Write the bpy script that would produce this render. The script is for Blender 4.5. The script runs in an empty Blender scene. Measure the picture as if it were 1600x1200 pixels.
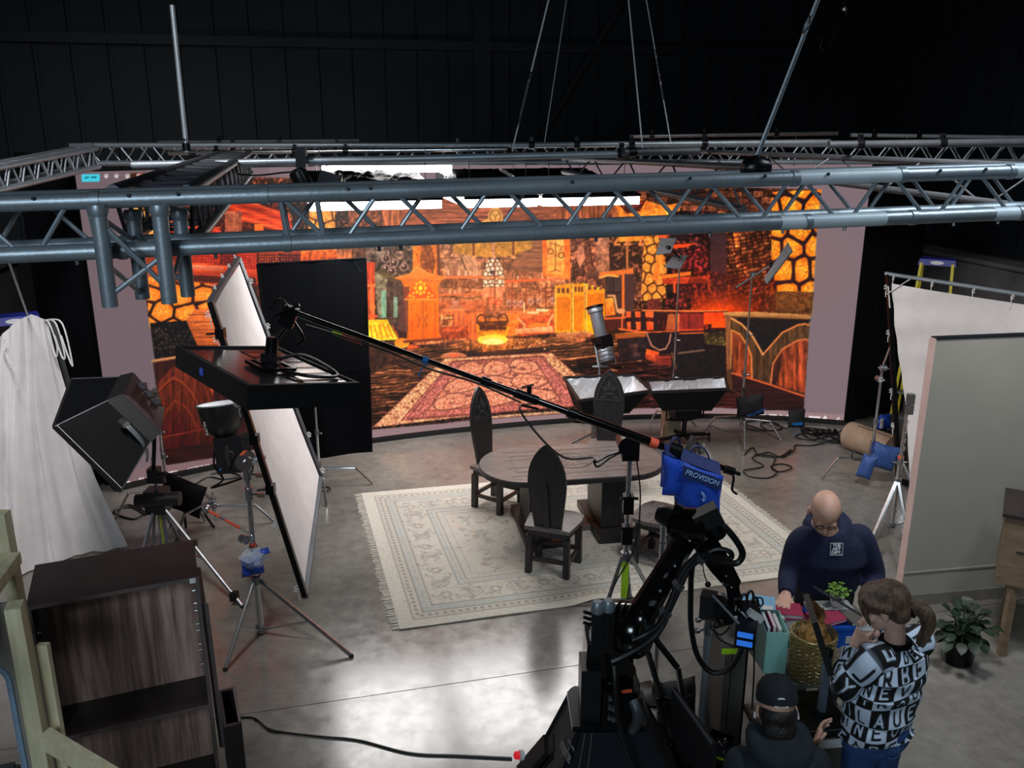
import bpy, bmesh, math, random
import numpy as np
from mathutils import Vector, Matrix

sc = bpy.context.scene
COL = sc.collection
rnd = random.Random(11)
PI = math.pi
# ---------------------------------------------------------------- camera (a gallery 3.7 m above the studio floor)
FPX, CAMH = 1370.0, 3.68
PITCH = math.atan(FPX/4700.0)
cam_d = bpy.data.cameras.new('camera'); cam = bpy.data.objects.new('camera', cam_d); COL.objects.link(cam)
cam.location = (0, 0, CAMH); cam.rotation_euler = (PI/2-PITCH, 0, 0)
cam_d.sensor_width = 36; cam_d.lens = 36*FPX/1600; cam_d.clip_start = .05; cam_d.clip_end = 100
sc.camera = cam
# ---------------------------------------------------------------- view, world, lamps
vs = sc.view_settings
vs.view_transform = 'Standard'; vs.look = 'None'; vs.exposure = 0.0; vs.gamma = 1.0; vs.use_curve_mapping = False
sc.display_settings.display_device = 'sRGB'
world = bpy.data.worlds.new('world'); sc.world = world; world.use_nodes = True
world.node_tree.nodes['Background'].inputs[0].default_value = (.5, .72, 1, 1)
world.node_tree.nodes['Background'].inputs[1].default_value = .014
def area_lamp(name, loc, target, size, power, col=(1, 1, 1), sy=None, spread=180):
    l = bpy.data.lights.new(name, 'AREA'); l.energy = power; l.color = col; l.size = size
    l.shape = 'RECTANGLE' if sy else 'SQUARE'
    if sy: l.size_y = sy
    l.spread = math.radians(spread)
    o = bpy.data.objects.new(name, l); COL.objects.link(o); o.location = loc
    o.rotation_euler = (Vector(target)-Vector(loc)).to_track_quat('-Z', 'Y').to_euler()
    return o
area_lamp('work_light_above_gallery', (-1.3, -2.2, 4.75), (0, 2.8, 2.6), 1.6, 118, (.72, .88, 1), spread=170)
area_lamp('work_light_over_bench', (3.1, 3.0, 5.4), (2.0, 4.6, .7), .7, 34, (.78, .9, 1), spread=120)
area_lamp('added_fill_right', (2.3, 4.6, 5.6), (3.9, 7.1, 1.5), .8, 75, (1, .98, .96), spread=100)  # unseen fill lamp, added and aimed to brighten the right silk
area_lamp('added_fill_left', (-2.3, 3.6, 5.7), (-4.3, 7.0, 1.2), .8, 66, (1, .97, .97), spread=95)  # added lamp out of view, lifts the draped cloth at the left
EMIT_KEY = 11.0
# ---------------------------------------------------------------- placing: a point of the room from where it is seen and how far away it stands
_c, _s = math.cos(PITCH), math.sin(PITCH)
def ray(px, py):
    a, b = (px-800)/FPX, (600-py)/FPX
    return Vector((a, _c+b*_s, -_s+b*_c))
def at(px, py, Y):
    d = ray(px, py); return Vector((0, 0, CAMH))+d*(Y/d.y)
def fl(px, py, z=0.):
    d = ray(px, py); return Vector((0, 0, CAMH))+d*((z-CAMH)/d.z)
def dp(px, py, dep): return Vector((0, 0, CAMH))+ray(px, py)*dep
def V(*a): return Vector(a)
def lerp(a, b, t): return a+(b-a)*t
TH = math.radians(13.8)                       # the set stands turned by this angle in the room
EX, EY, EZ = V(math.cos(TH), math.sin(TH), 0), V(-math.sin(TH), math.cos(TH), 0), V(0, 0, 1)
# ---------------------------------------------------------------- materials
def lin(c):
    return tuple((x/255/12.92 if x/255 <= .04045 else ((x/255+.055)/1.055)**2.4) for x in c[:3])
def nd(nt, t, **kw):
    n = nt.nodes.new(t)
    for k, v in kw.items():
        if k in n.inputs: n.inputs[k].default_value = v
        else: setattr(n, k, v)
    return n
def mat(name, col, rough=.5, metal=0., var=.12, scale=12., col2=None, bump=0., bscale=None, stretch=None, emit=None, estr=0., coat=0., spec=None, alpha=None, trans=0.):
    m = bpy.data.materials.new(name); m.use_nodes = True; nt = m.node_tree; L = nt.links
    p = nt.nodes['Principled BSDF']
    c1 = lin(col); c2 = lin(col2) if col2 else tuple(min(1, x*(1-var*2)) for x in c1)
    tc = nd(nt, 'ShaderNodeTexCoord'); vec = tc.outputs['Object']
    if stretch:
        mp = nd(nt, 'ShaderNodeMapping'); mp.inputs['Scale'].default_value = stretch; L.new(vec, mp.inputs[0]); vec = mp.outputs[0]
    n = nd(nt, 'ShaderNodeTexNoise', Scale=scale, Detail=5., Roughness=.6); L.new(vec, n.inputs['Vector'])
    r = nd(nt, 'ShaderNodeValToRGB'); r.color_ramp.elements[0].position = .35; r.color_ramp.elements[1].position = .65
    r.color_ramp.elements[0].color = (*c2, 1); r.color_ramp.elements[1].color = (*c1, 1)
    L.new(n.outputs['Fac'], r.inputs[0]); L.new(r.outputs[0], p.inputs['Base Color'])
    p.inputs['Roughness'].default_value = rough; p.inputs['Metallic'].default_value = metal
    if coat: p.inputs['Coat Weight'].default_value = coat; p.inputs['Coat Roughness'].default_value = .12
    if spec is not None: p.inputs['Specular IOR Level'].default_value = spec
    if trans: p.inputs['Transmission Weight'].default_value = trans
    if alpha is not None: p.inputs['Alpha'].default_value = alpha
    if emit: p.inputs['Emission Color'].default_value = (*lin(emit), 1); p.inputs['Emission Strength'].default_value = estr
    if bump:
        n2 = nd(nt, 'ShaderNodeTexNoise', Scale=bscale or scale*3, Detail=4.); L.new(vec, n2.inputs['Vector'])
        b = nd(nt, 'ShaderNodeBump', Strength=bump, Distance=.02); L.new(n2.outputs['Fac'], b.inputs['Height']); L.new(b.outputs[0], p.inputs['Normal'])
    return m
def mat_attr(name, rough=.7, emission=0., attr='col'):
    """colour printed on the surface, kept in the mesh attribute 'col'"""
    m = bpy.data.materials.new(name); m.use_nodes = True; nt = m.node_tree; p = nt.nodes['Principled BSDF']
    a = nd(nt, 'ShaderNodeAttribute'); a.attribute_name = attr
    if emission:
        p.inputs['Base Color'].default_value = (.01, .01, .01, 1)
        nt.links.new(a.outputs['Color'], p.inputs['Emission Color']); p.inputs['Emission Strength'].default_value = emission
        p.inputs['Specular IOR Level'].default_value = .1
    else: nt.links.new(a.outputs['Color'], p.inputs['Base Color'])
    p.inputs['Roughness'].default_value = rough
    return m
M = {}
M['alu'] = mat('mill_aluminium', (150, 160, 168), .42, .55, .1, 6, bump=.05, bscale=60)
M['alu_white'] = mat('pale_painted_aluminium', (196, 208, 214), .5, .1, .08, 9)
M['alu_dark'] = mat('dull_grey_tube', (86, 90, 96), .48, .5, .15, 6)
M['chrome'] = mat('chrome_steel', (205, 208, 212), .2, .95, .06, 20)
M['steel'] = mat('worn_steel', (150, 152, 156), .35, .9, .15, 18)
M['black'] = mat('black_plastic', (16, 17, 20), .38, 0, .2, 20)
M['black_gloss'] = mat('black_gloss_paint', (10, 10, 12), .16, .1, .2, 12, coat=.5)
M['wire'] = mat('galvanised_wire', (186, 190, 194), .5, .2, .05, 20)
M['black_metal'] = mat('black_anodised_metal', (20, 21, 25), .32, .5, .2, 15)
M['black_cloth'] = mat('black_duvetyne', (13, 15, 19), .95, 0, .2, 40, bump=.1, spec=.1)
M['rubber'] = mat('black_rubber', (14, 14, 15), .6, 0, .2, 30)
M['cable'] = mat('black_cable_jacket', (13, 13, 14), .45, 0, .2, 30)
M['white_cloth'] = mat('white_silk', (220, 215, 215), .85, 0, .05, 5, bump=.12, bscale=14)
M['rope'] = mat('white_cord', (222, 222, 222), .8, 0, .1, 30)
M['blue_cloth'] = mat('blue_nylon', (24, 72, 186), .5, 0, .12, 14, bump=.25, bscale=30)
M['blue_dull'] = mat('dusty_blue_nylon', (44, 78, 140), .6, 0, .15, 14, bump=.25, bscale=30)
M['blue_tape'] = mat('blue_tape', (30, 110, 190), .6, 0, .1, 30)
M['red_tape'] = mat('orange_tape', (230, 90, 60), .6, 0, .1, 30)
M['lime_tape'] = mat('lime_tape', (176, 226, 30), .6, 0, .08, 30)
M['white'] = mat('white_paint', (226, 228, 230), .5, 0, .05, 30)
M['screen_black'] = mat('glossy_black_panel', (8, 8, 10), .2, 0, .1, 20)
# ---------------------------------------------------------------- mesh building
def basis(d, up=None):
    d = Vector(d).normalized()
    u = Vector(up) if up is not None else (EZ if abs(d.z) < .95 else V(1, 0, 0))
    x = u.cross(d)
    if x.length < 1e-6: x = V(1, 0, 0).cross(d)
    x.normalize(); return x, d.cross(x).normalized(), d
class MB:
    def __init__(s): s.v = []; s.f = []; s.mi = []; s.k = 0
    def add(s, vs_, fs_):
        b = len(s.v); s.v += [tuple(p) for p in vs_]
        for f in fs_: s.f.append(tuple(b+i for i in f)); s.mi.append(s.k)
        return s
    def box(s, c, size, R=None):
        c = Vector(c); h = Vector(size)/2; pts = []
        for dx in (-1, 1):
            for dy in (-1, 1):
                for dz in (-1, 1):
                    p = V(dx*h.x, dy*h.y, dz*h.z)
                    pts.append(c+(R @ p if R is not None else p))
        return s.add(pts, [(0, 1, 3, 2), (4, 6, 7, 5), (0, 4, 5, 1), (2, 3, 7, 6), (0, 2, 6, 4), (1, 5, 7, 3)])
    def bar(s, p0, p1, w, h, up=None):
        x, y, d = basis(Vector(p1)-Vector(p0), up); pts = []
        for p in (Vector(p0), Vector(p1)):
            for a, b in ((-1, -1), (1, -1), (1, 1), (-1, 1)): pts.append(p+x*a*w/2+y*b*h/2)
        return s.add(pts, [(3, 2, 1, 0), (4, 5, 6, 7), (0, 1, 5, 4), (1, 2, 6, 5), (2, 3, 7, 6), (3, 0, 4, 7)])
    def hexa(s, p8):
        """8 corners: four below, four above, same order round"""
        return s.add(p8, [(3, 2, 1, 0), (4, 5, 6, 7), (0, 1, 5, 4), (1, 2, 6, 5), (2, 3, 7, 6), (3, 0, 4, 7)])
    def tube(s, pts, r, n=8, closed=False, caps=True, sq=1.):
        pts = [Vector(p) for p in pts]; m = len(pts); rs = r if isinstance(r, (list, tuple)) else [r]*m
        out = []; px = None
        for i, p in enumerate(pts):
            if closed: d = pts[(i+1) % m]-pts[i-1]
            else: d = pts[min(i+1, m-1)]-pts[max(i-1, 0)]
            if d.length < 1e-9: d = V(0, 0, 1)
            d.normalize()
            if px is None: px, _, _ = basis(d)
            else:
                px = px-d*px.dot(d)
                if px.length < 1e-5: px, _, _ = basis(d)
                px.normalize()
            py = d.cross(px)
            for k in range(n):
                a = 2*PI*k/n; out.append(p+px*math.cos(a)*rs[i]+py*math.sin(a)*rs[i]*sq)
        fs = []
        for i in range(m if closed else m-1):
            j = (i+1) % m
            for k in range(n): fs.append((i*n+k, i*n+(k+1) % n, j*n+(k+1) % n, j*n+k))
        if caps and not closed: fs.append(tuple(range(n-1, -1, -1))); fs.append(tuple((m-1)*n+k for k in range(n)))
        return s.add(out, fs)
    def cyl(s, p0, p1, r0, r1=None, n=12): return s.tube([p0, p1], [r0, r0 if r1 is None else r1], n)
    def lathe(s, prof, c=(0, 0, 0), axis=(0, 0, 1), n=16, closed=False):
        x, y, d = basis(axis); c = Vector(c); out = []; m = len(prof)
        for r, z in prof:
            for k in range(n):
                a = 2*PI*k/n; out.append(c+d*z+(x*math.cos(a)+y*math.sin(a))*max(r, 1e-4))
        fs = [(i*n+k, i*n+(k+1) % n, (i+1)*n+(k+1) % n, (i+1)*n+k) for i in range(m-1) for k in range(n)]
        if not closed: fs += [tuple(range(n-1, -1, -1)), tuple((m-1)*n+k for k in range(n))]
        return s.add(out, fs)
    def prism(s, poly, o, ax, ay, thick, az=None):
        """a flat outline (list of 2-D points) in the plane o, ax, ay, with thickness"""
        o = Vector(o); ax = Vector(ax); ay = Vector(ay); az = Vector(az) if az is not None else ax.cross(ay).normalized(); n = len(poly)
        a = [o+ax*p[0]+ay*p[1] for p in poly]; b = [p+az*thick for p in a]
        return s.add(a+b, [tuple(range(n-1, -1, -1)), tuple(range(n, 2*n))]+[(i, (i+1) % n, n+(i+1) % n, n+i) for i in range(n)])
    def grid(s, G, thick=0.):
        """rows of points; with a thickness the sheet gets a back and edges"""
        h, w = len(G), len(G[0]); P = [[Vector(p) for p in r] for r in G]
        fl_ = [p for r in P for p in r]
        fs = [(i*w+j, i*w+j+1, (i+1)*w+j+1, (i+1)*w+j) for i in range(h-1) for j in range(w-1)]
        if thick:
            B = []
            for i in range(h):
                for j in range(w):
                    du = P[i][min(j+1, w-1)]-P[i][max(j-1, 0)]; dv = P[min(i+1, h-1)][j]-P[max(i-1, 0)][j]
                    nn = du.cross(dv); nn = nn.normalized() if nn.length > 1e-9 else V(0, 0, 1)
                    B.append(P[i][j]-nn*thick)
            k = h*w
            fs += [tuple(reversed([k+q for q in f])) for f in fs[:]]
            ring = [j for j in range(w)]+[i*w+w-1 for i in range(1, h)]+[(h-1)*w+j for j in range(w-2, -1, -1)]+[i*w for i in range(h-2, 0, -1)]
            for a, b in zip(ring, ring[1:]+ring[:1]): fs.append((b, a, k+a, k+b))
            fl_ += B
        return s.add(fl_, fs)
    def ball(s, c, r, n=10, m=7, R=None):
        c = Vector(c); rr = Vector(r) if hasattr(r, '__len__') else V(r, r, r); out = []
        for i in range(m+1):
            t = PI*i/m
            for k in range(n):
                a = 2*PI*k/n; p = V(rr.x*math.sin(t)*math.cos(a), rr.y*math.sin(t)*math.sin(a), rr.z*math.cos(t))
                out.append(c+(R @ p if R is not None else p))
        return s.add(out, [(i*n+k, (i+1)*n+k, (i+1)*n+(k+1) % n, i*n+(k+1) % n) for i in range(m) for k in range(n)])
    def mesh(s, name, mats, smooth=None):
        me = bpy.data.meshes.new(name); me.from_pydata(s.v, [], s.f)
        for m in (mats if isinstance(mats, (list, tuple)) else [mats]): me.materials.append(m)
        if isinstance(mats, (list, tuple)): me.polygons.foreach_set('material_index', s.mi)
        bm = bmesh.new(); bm.from_mesh(me); bmesh.ops.remove_doubles(bm, verts=bm.verts, dist=1e-6); bmesh.ops.recalc_face_normals(bm, faces=bm.faces)
        if smooth is not None:
            for f in bm.faces: f.smooth = True
            ca = math.cos(math.radians(smooth))
            for e in bm.edges:
                if len(e.link_faces) == 2 and e.link_faces[0].normal.dot(e.link_faces[1].normal) < ca: e.smooth = False
        bm.to_mesh(me); bm.free()
        return me
    def build(s, name, mats, parent=None, smooth=40, kind=None):
        return link(name, s.mesh(name, mats, smooth), parent, kind)
def link(name, me, parent=None, kind=None):
    o = bpy.data.objects.new(name, me); COL.objects.link(o)
    if parent is not None:
        o.parent = parent
        if not parent.get('_local'): o.matrix_parent_inverse = parent.matrix_basis.inverted()
    if kind: o['kind'] = kind
    return o
def tag(o, label, cat, group=None, kind=None):
    o['label'] = label; o['category'] = cat
    if group: o['group'] = group
    if kind: o['kind'] = kind
    return o
def thing(name, loc, label, cat, group=None, local=False, rotz=0.):
    """an Empty at the base of a thing; with local=True its parts are built round its own origin"""
    o = bpy.data.objects.new(name, None); o.empty_display_size = .1; COL.objects.link(o)
    o.location = loc; o.rotation_euler = (0, 0, rotz)
    if local: o['_local'] = 1
    return tag(o, label, cat, group)
def copy_tree(o, loc=None, rotz=None, label=None):
    kids = {}
    for q in bpy.data.objects:
        if q.parent is not None: kids.setdefault(q.parent.name, []).append(q)
    def rec(a, par):
        c = a.copy(); COL.objects.link(c)
        if par is not None: c.parent = par
        for k in kids.get(a.name, []): rec(k, c)
        return c
    r = rec(o, None)
    if loc is not None: r.location = loc
    if rotz is not None: r.rotation_euler = (0, 0, rotz)
    if label: r['label'] = label
    return r
def struct(o): o['kind'] = 'structure'; return o
def text_mesh(name, s_, size, M4, m, parent=None, depth=.001, align='CENTER', bold=0.):
    cu = bpy.data.curves.new(name, 'FONT'); cu.body = s_; cu.size = size; cu.extrude = depth; cu.align_x = align; cu.align_y = 'CENTER'; cu.offset = bold; cu.resolution_u = 3
    o = bpy.data.objects.new('tmp', cu); COL.objects.link(o)
    dg = bpy.context.evaluated_depsgraph_get()
    me = bpy.data.meshes.new_from_object(o.evaluated_get(dg)); bpy.data.objects.remove(o)
    me.transform(M4); me.materials.clear(); me.materials.append(m); me.name = name
    return link(name, me, parent)
def frame_m(o, x, y):
    x = Vector(x).normalized(); y = Vector(y); y = (y-x*x.dot(y)).normalized(); z = x.cross(y)
    m = Matrix((x, y, z)).transposed().to_4x4(); m.translation = Vector(o); return m
def smooth_path(pts, n=6, closed=False):
    P = [Vector(p) for p in pts]; out = []; m = len(P)
    for i in range(m if closed else m-1):
        p0 = P[(i-1) % m] if closed or i > 0 else P[0]; p1 = P[i]; p2 = P[(i+1) % m]; p3 = P[(i+2) % m] if closed or i+2 < m else P[-1]
        for k in range(n):
            t = k/n; out.append(.5*((2*p1)+(p2-p0)*t+(2*p0-5*p1+4*p2-p3)*t*t+(3*p1-p0-3*p2+p3)*t**3))
    if not closed: out.append(P[-1])
    return out
def remesh(mb, voxel, it=4, name='body', fac=.5):
    """fuse overlapping volumes into one continuous skin"""
    me = bpy.data.meshes.new('tmp'); me.from_pydata(mb.v, [], mb.f)
    bm = bmesh.new(); bm.from_mesh(me); bmesh.ops.recalc_face_normals(bm, faces=bm.faces); bm.to_mesh(me); bm.free()
    o = bpy.data.objects.new('tmp', me); COL.objects.link(o)
    r = o.modifiers.new('r', 'REMESH'); r.mode = 'VOXEL'; r.voxel_size = voxel
    if it: q = o.modifiers.new('s', 'SMOOTH'); q.iterations = it; q.factor = fac
    dg = bpy.context.evaluated_depsgraph_get(); out = bpy.data.meshes.new_from_object(o.evaluated_get(dg))
    bpy.data.objects.remove(o); bpy.data.meshes.remove(me)
    for p in out.polygons: p.use_smooth = True
    out.name = name; out.materials.clear()
    return out
# ---------------------------------------------------------------- picture shown on the video screen
class Paint:
    """a small raster painter: the picture that the LED screen shows, in sRGB 0..1"""
    def __init__(s, x0, y0, x1, y1, sc=1.5):
        s.x0, s.y0, s.sc = x0, y0, sc
        s.w, s.h = int((x1-x0)*sc), int((y1-y0)*sc)
        s.im = np.zeros((s.h, s.w, 3), np.float32)
        yy, xx = np.mgrid[0:s.h, 0:s.w]
        s.X = xx/sc+x0; s.Y = yy/sc+y0
        rng = np.random.default_rng(5)
        s.rng = rng
        def up(n, m):
            a = rng.random((n+2, m+2))
            iy = np.linspace(0, n, s.h); ix = np.linspace(0, m, s.w)
            y_ = iy.astype(int); x_ = ix.astype(int); fy = (iy-y_)[:, None]; fx = (ix-x_)[None, :]
            return ((a[y_][:, x_]*(1-fx)+a[y_][:, x_+1]*fx)*(1-fy)+(a[y_+1][:, x_]*(1-fx)+a[y_+1][:, x_+1]*fx)*fy)-.5
        s.n = {'f': up(420, 960), 'm': up(130, 300)*.6+up(300, 700)*.5, 'c': up(24, 52)*.6+up(60, 130)*.5,
               'h': up(330, 40)*.7+up(300, 150)*.4, 'v': up(14, 620)*.7+up(70, 600)*.4,
               'b': np.maximum(up(200, 460), 0)*2-.4}
        k = 1.9
        d1 = np.sin((s.X+s.Y*1.2)*1.7+up(40, 90)*9); d2 = np.sin((s.X-s.Y*1.1)*1.9+up(40, 90)*9)
        m = up(26, 60) > 0
        s.n['x'] = np.where(m, d1, d2)*.5*(up(90, 200)+.6)
    def box(s, pts):
        p = np.array(pts, float)
        a = [int(np.floor((p[:, 0].min()-s.x0)*s.sc))-1, int(np.ceil((p[:, 0].max()-s.x0)*s.sc))+2,
             int(np.floor((p[:, 1].min()-s.y0)*s.sc))-1, int(np.ceil((p[:, 1].max()-s.y0)*s.sc))+2]
        return slice(max(a[2], 0), max(min(a[3], s.h), 0)), slice(max(a[0], 0), max(min(a[1], s.w), 0))
    def mask(s, pts, sl):
        X = s.X[sl]; Y = s.Y[sl]; m = np.zeros(X.shape, bool)
        n = len(pts)
        for i in range(n):
            x1, y1 = pts[i]; x2, y2 = pts[(i+1) % n]
            if y1 == y2: continue
            c = ((y1 > Y) != (y2 > Y)) & (X < (x2-x1)*(Y-y1)/(y2-y1)+x1)
            m ^= c
        return m
    def put(s, sl, m, col, col2=None, tex='m', amp=.0, a=1., grad='y', bb=None):
        X = s.X[sl]; Y = s.Y[sl]
        if m.size == 0: return
        c = np.array(col, float)/255
        base = np.broadcast_to(c, X.shape+(3,)).copy()
        if col2 is not None:
            G = Y if grad == 'y' else X
            g0, g1 = bb
            t = np.clip((G-g0)/max(g1-g0, 1e-6), 0, 1)[..., None]
            base = base*(1-t)+np.array(col2, float)/255*t
        if amp: base = base*(1+amp*2*s.n[tex][sl][..., None])
        m = m.astype(float)*a if m.dtype == bool else m*a
        s.im[sl] = s.im[sl]*(1-m[..., None])+base*m[..., None]
    def poly(s, pts, col, col2=None, tex='m', amp=.0, a=1., grad='y'):
        sl = s.box(pts); p = np.array(pts, float)
        s.put(sl, s.mask(pts, sl), col, col2, tex, amp, a, grad, (p[:, 1].min(), p[:, 1].max()) if grad == 'y' else (p[:, 0].min(), p[:, 0].max()))
    def rect(s, x0, y0, x1, y1, *k, **kw): s.poly([(x0, y0), (x1, y0), (x1, y1), (x0, y1)], *k, **kw)
    def ell(s, cx, cy, rx, ry, col, col2=None, tex='m', amp=0., a=1., soft=False, ring=0):
        pts = [(cx-rx-ring, cy-ry-ring), (cx+rx+ring, cy+ry+ring)]; sl = s.box(pts)
        d = np.hypot((s.X[sl]-cx)/rx, (s.Y[sl]-cy)/ry)
        if ring: m = np.abs(d-1)*min(rx, ry) < ring
        elif soft: m = np.clip(1-d, 0, 1)**1.3
        else: m = d < 1
        s.put(sl, m, col, col2, tex, amp, a, 'y', (cy-ry, cy+ry))
    def line(s, pts, w, col, a=1., tex='m', amp=0.):
        for (x1, y1), (x2, y2) in zip(pts[:-1], pts[1:]):
            sl = s.box([(min(x1, x2)-w, min(y1, y2)-w), (max(x1, x2)+w, max(y1, y2)+w)])
            X = s.X[sl]-x1; Y = s.Y[sl]-y1; dx, dy = x2-x1, y2-y1; L = dx*dx+dy*dy+1e-9
            t = np.clip((X*dx+Y*dy)/L, 0, 1)
            d = np.hypot(X-t*dx, Y-t*dy)
            s.put(sl, np.clip(w/2+.5-d, 0, 1), col, None, tex, amp, a)
    def stones(s, pts, w, h, amp=.3, joint=.5, seed=1, slant=0.):
        """courses of stone or brick: a tone per block and darker joints"""
        sl = s.box(pts); m = s.mask(pts, sl); r = np.random.default_rng(seed); X = s.X[sl]+s.n['c'][sl]*w*.5; Y = s.Y[sl]+slant*X+s.n['c'][sl]*h*.7
        row = np.floor(Y/h).astype(int); X = X+(row % 7)*w*.37+(row % 2)*w*.5; c = np.floor(X/w).astype(int); T_ = r.random((64, 64))-.5
        fx, fy = X/w-c, Y/h-row; e = np.minimum(np.minimum(fx, 1-fx)*w, np.minimum(fy, 1-fy)*h); k = 1+amp*2*T_[row % 64, c % 64]; k = k*(1-joint*np.clip(1.3-e, 0, 1))+.18*amp*np.clip(1.5-np.abs(e-2), 0, 1)
        s.im[sl] = s.im[sl]*np.where(m, k*(1+.5*s.n['m'][sl]), 1)[..., None]
    def cells(s, pts, size, cell, gap, gw, cell2=None, amp=.25, seed=1, ax=1.):
        """irregular amber stones with dark joints"""
        sl = s.box(pts); m = s.mask(pts, sl); X = s.X[sl]; Y = s.Y[sl]; p = np.array(pts, float)
        r = np.random.default_rng(seed); xs = []
        y = p[:, 1].min()-size; k = 0
        while y < p[:, 1].max()+size:
            x = p[:, 0].min()-size+(k % 2)*size*ax/2
            while x < p[:, 0].max()+size:
                xs.append((x+r.uniform(-.25, .25)*size*ax, y+r.uniform(-.25, .25)*size)); x += size*ax
            y += size*.9; k += 1
        d1 = np.full(X.shape, 1e9); d2 = d1.copy()
        for (x, y) in xs:
            d = np.hypot((X-x)/ax, Y-y); d2 = np.minimum(d2, np.maximum(d1, d)); d1 = np.minimum(d1, d)
        e = np.clip((d2-d1-gw)/1.6, 0, 1)
        s.put(sl, m, gap)
        s.put(sl, m*e, cell, None, 'f', amp)
        if cell2 is not None: s.put(sl, m*e*np.clip(1-d1/(size*.55), 0, 1), cell2, None, 'f', amp)

def paint_screen():
    P = Paint(80, 215, 1400, 800); R = random.Random(3)
    GR = (126, 107, 113)
    P.im[:] = np.array(GR)/255
    P.rect(80, 215, 260, 800, (112, 95, 101))
    P.rect(230, 215, 420, 300, (118, 100, 106))
    bot = [(260, 727), (330, 716), (420, 698), (500, 684), (576, 672), (699, 661), (787, 648), (904, 640), (1000, 637), (1100, 636), (1190, 639), (1256, 644)]
    pic = [(203, 270), (360, 276), (800, 284), (1284, 296), (1277, 350), (1266, 470)]+bot[::-1]+[(245, 581), (232, 493), (217, 362)]
    P.pic = P.mask(pic, (slice(0, P.h), slice(0, P.w))).astype(float)
    P.poly(pic, (74, 44, 30), (40, 26, 20), 'm', .5)
    # lower bar of the viewer window
    low = bot+[(1250, 690), (900, 690), (580, 720), (260, 790)]
    P.poly(low, (150, 122, 125)); P.poly([(260, 727), (330, 716), (420, 698), (576, 672), (576, 720), (260, 790)], (128, 100, 102))
    P.poly([(80, 752), (262, 724), (262, 800), (80, 800)], (122, 97, 100)); P.poly([(1250, 644), (1400, 652), (1400, 700), (1250, 700)], (150, 122, 125))
    P.stones(pic, 18, 11, .6, .6, 3)
    # --- left third: roofs, baskets, amber stones
    P.poly([(205, 275), (420, 280), (500, 320), (500, 500), (232, 500)], (66, 26, 16), (50, 24, 14), 'm', .6)
    P.stones([(205, 275), (420, 280), (500, 320), (500, 500), (232, 500)], 15, 9, .7, .7, 7, .12)
    P.rect(290, 322, 336, 362, (24, 18, 20), None, 'b', .5)
    P.cells([(207, 325), (238, 325), (246, 372), (216, 372)], 18, (214, 140, 64), (30, 18, 12), 2, (246, 196, 112), seed=3)
    P.poly([(262, 330), (310, 300), (312, 330), (270, 362)], (120, 70, 40), None, 'm', .5)
    P.poly([(330, 278), (372, 277), (372, 295), (330, 292)], (180, 70, 35), None, 'b', .5)
    P.rect(336, 279, 358, 296, (235, 120, 40), (190, 80, 30), 'm', .3)
    P.rect(370, 277, 395, 296, (34, 26, 28)); P.rect(395, 280, 450, 300, (110, 62, 38), None, 'b', .8)
    # beams
    P.poly([(330, 296), (400, 318), (470, 340), (520, 368), (470, 372), (330, 330)], (150, 42, 20), (190, 66, 30), 'h', .5)
    for k, c in ((0, (215, 92, 46)), (10, (120, 34, 18)), (18, (205, 80, 40)), (30, (225, 100, 50))):
        P.line([(330, 298+k), (400, 319+k*.9), (520, 368+k*.5)], 3.5, c, .85, 'h', .4)
    P.poly([(330, 345), (420, 362), (420, 400), (330, 400)], (60, 24, 16), None, 'b', .7)
    P.rect(352, 330, 378, 372, (150, 92, 66), (110, 66, 48), 'm', .5); P.rect(398, 350, 412, 375, (225, 110, 40))
    def basket(x0, y0, x1, y1, c1, c2):
        P.rect(x0, y0, x1, y1, c1)
        y = y0+2
        while y < y1-1:
            x = x0+2+((int(y)//4) % 2)
            while x < x1-2:
                P.rect(x, y, x+2.2, y+2.2, c2, None, 'f', .5); x += 4.2
            y += 4
        P.line([(x0, y0), (x1, y0)], 2, (235, 100, 60), .8)
    basket(268, 356, 344, 382, (120, 26, 20), (205, 70, 48)); P.line([(270, 362), (290, 356), (320, 355), (344, 362)], 3, (215, 70, 50))
    basket(274, 392, 345, 412, (110, 24, 18), (205, 72, 48)); basket(346, 392, 368, 416, (40, 12, 14), (140, 40, 34))
    basket(370, 394, 402, 424, (120, 26, 18), (225, 80, 50)); basket(403, 394, 437, 414, (60, 18, 14), (200, 90, 60)); basket(437, 394, 478, 413, (40, 14, 14), (170, 66, 50))
    P.poly([(268, 408), (350, 414), (402, 422), (402, 448), (268, 430)], (190, 78, 40), (110, 36, 22), 'h', .5)
    P.poly([(275, 412), (350, 417), (350, 424), (275, 420)], (196, 140, 112), (170, 90, 60), 'h', .4)
    P.poly([(268, 428), (400, 434), (400, 446), (270, 438)], (44, 20, 18)); P.poly([(270, 437), (380, 446), (380, 452), (270, 444)], (170, 70, 36), None, 'h', .5)
    P.poly([(225, 395), (262, 395), (268, 445), (232, 450)], (150, 66, 34), (200, 110, 60), 'b', .4)
    P.poly([(335, 447), (400, 447), (405, 480), (335, 482)], (24, 20, 24))
    P.cells([(227, 432), (330, 444), (334, 500), (310, 504), (234, 514)], 31, (226, 118, 34), (26, 15, 12), 3, (244, 160, 66), seed=9, ax=1.25)
    P.poly([(234, 505), (300, 500), (312, 552), (242, 562)], (20, 17, 18), None, 'b', .8)
    for i in range(150):
        x = R.uniform(236, 308); y = R.uniform(512, 552); P.rect(x, y, x+1.6, y+1.6, (120, 104, 96), a=R.uniform(.2, .8))
    P.poly([(291, 500), (304, 484), (330, 480), (352, 482), (368, 548), (312, 548)], (190, 108, 54), (150, 78, 36), 'h', .35)
    for k in range(5): P.line([(293+k*3, 492+k*12), (352+k*4, 490+k*12)], 1, (70, 36, 20))
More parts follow.
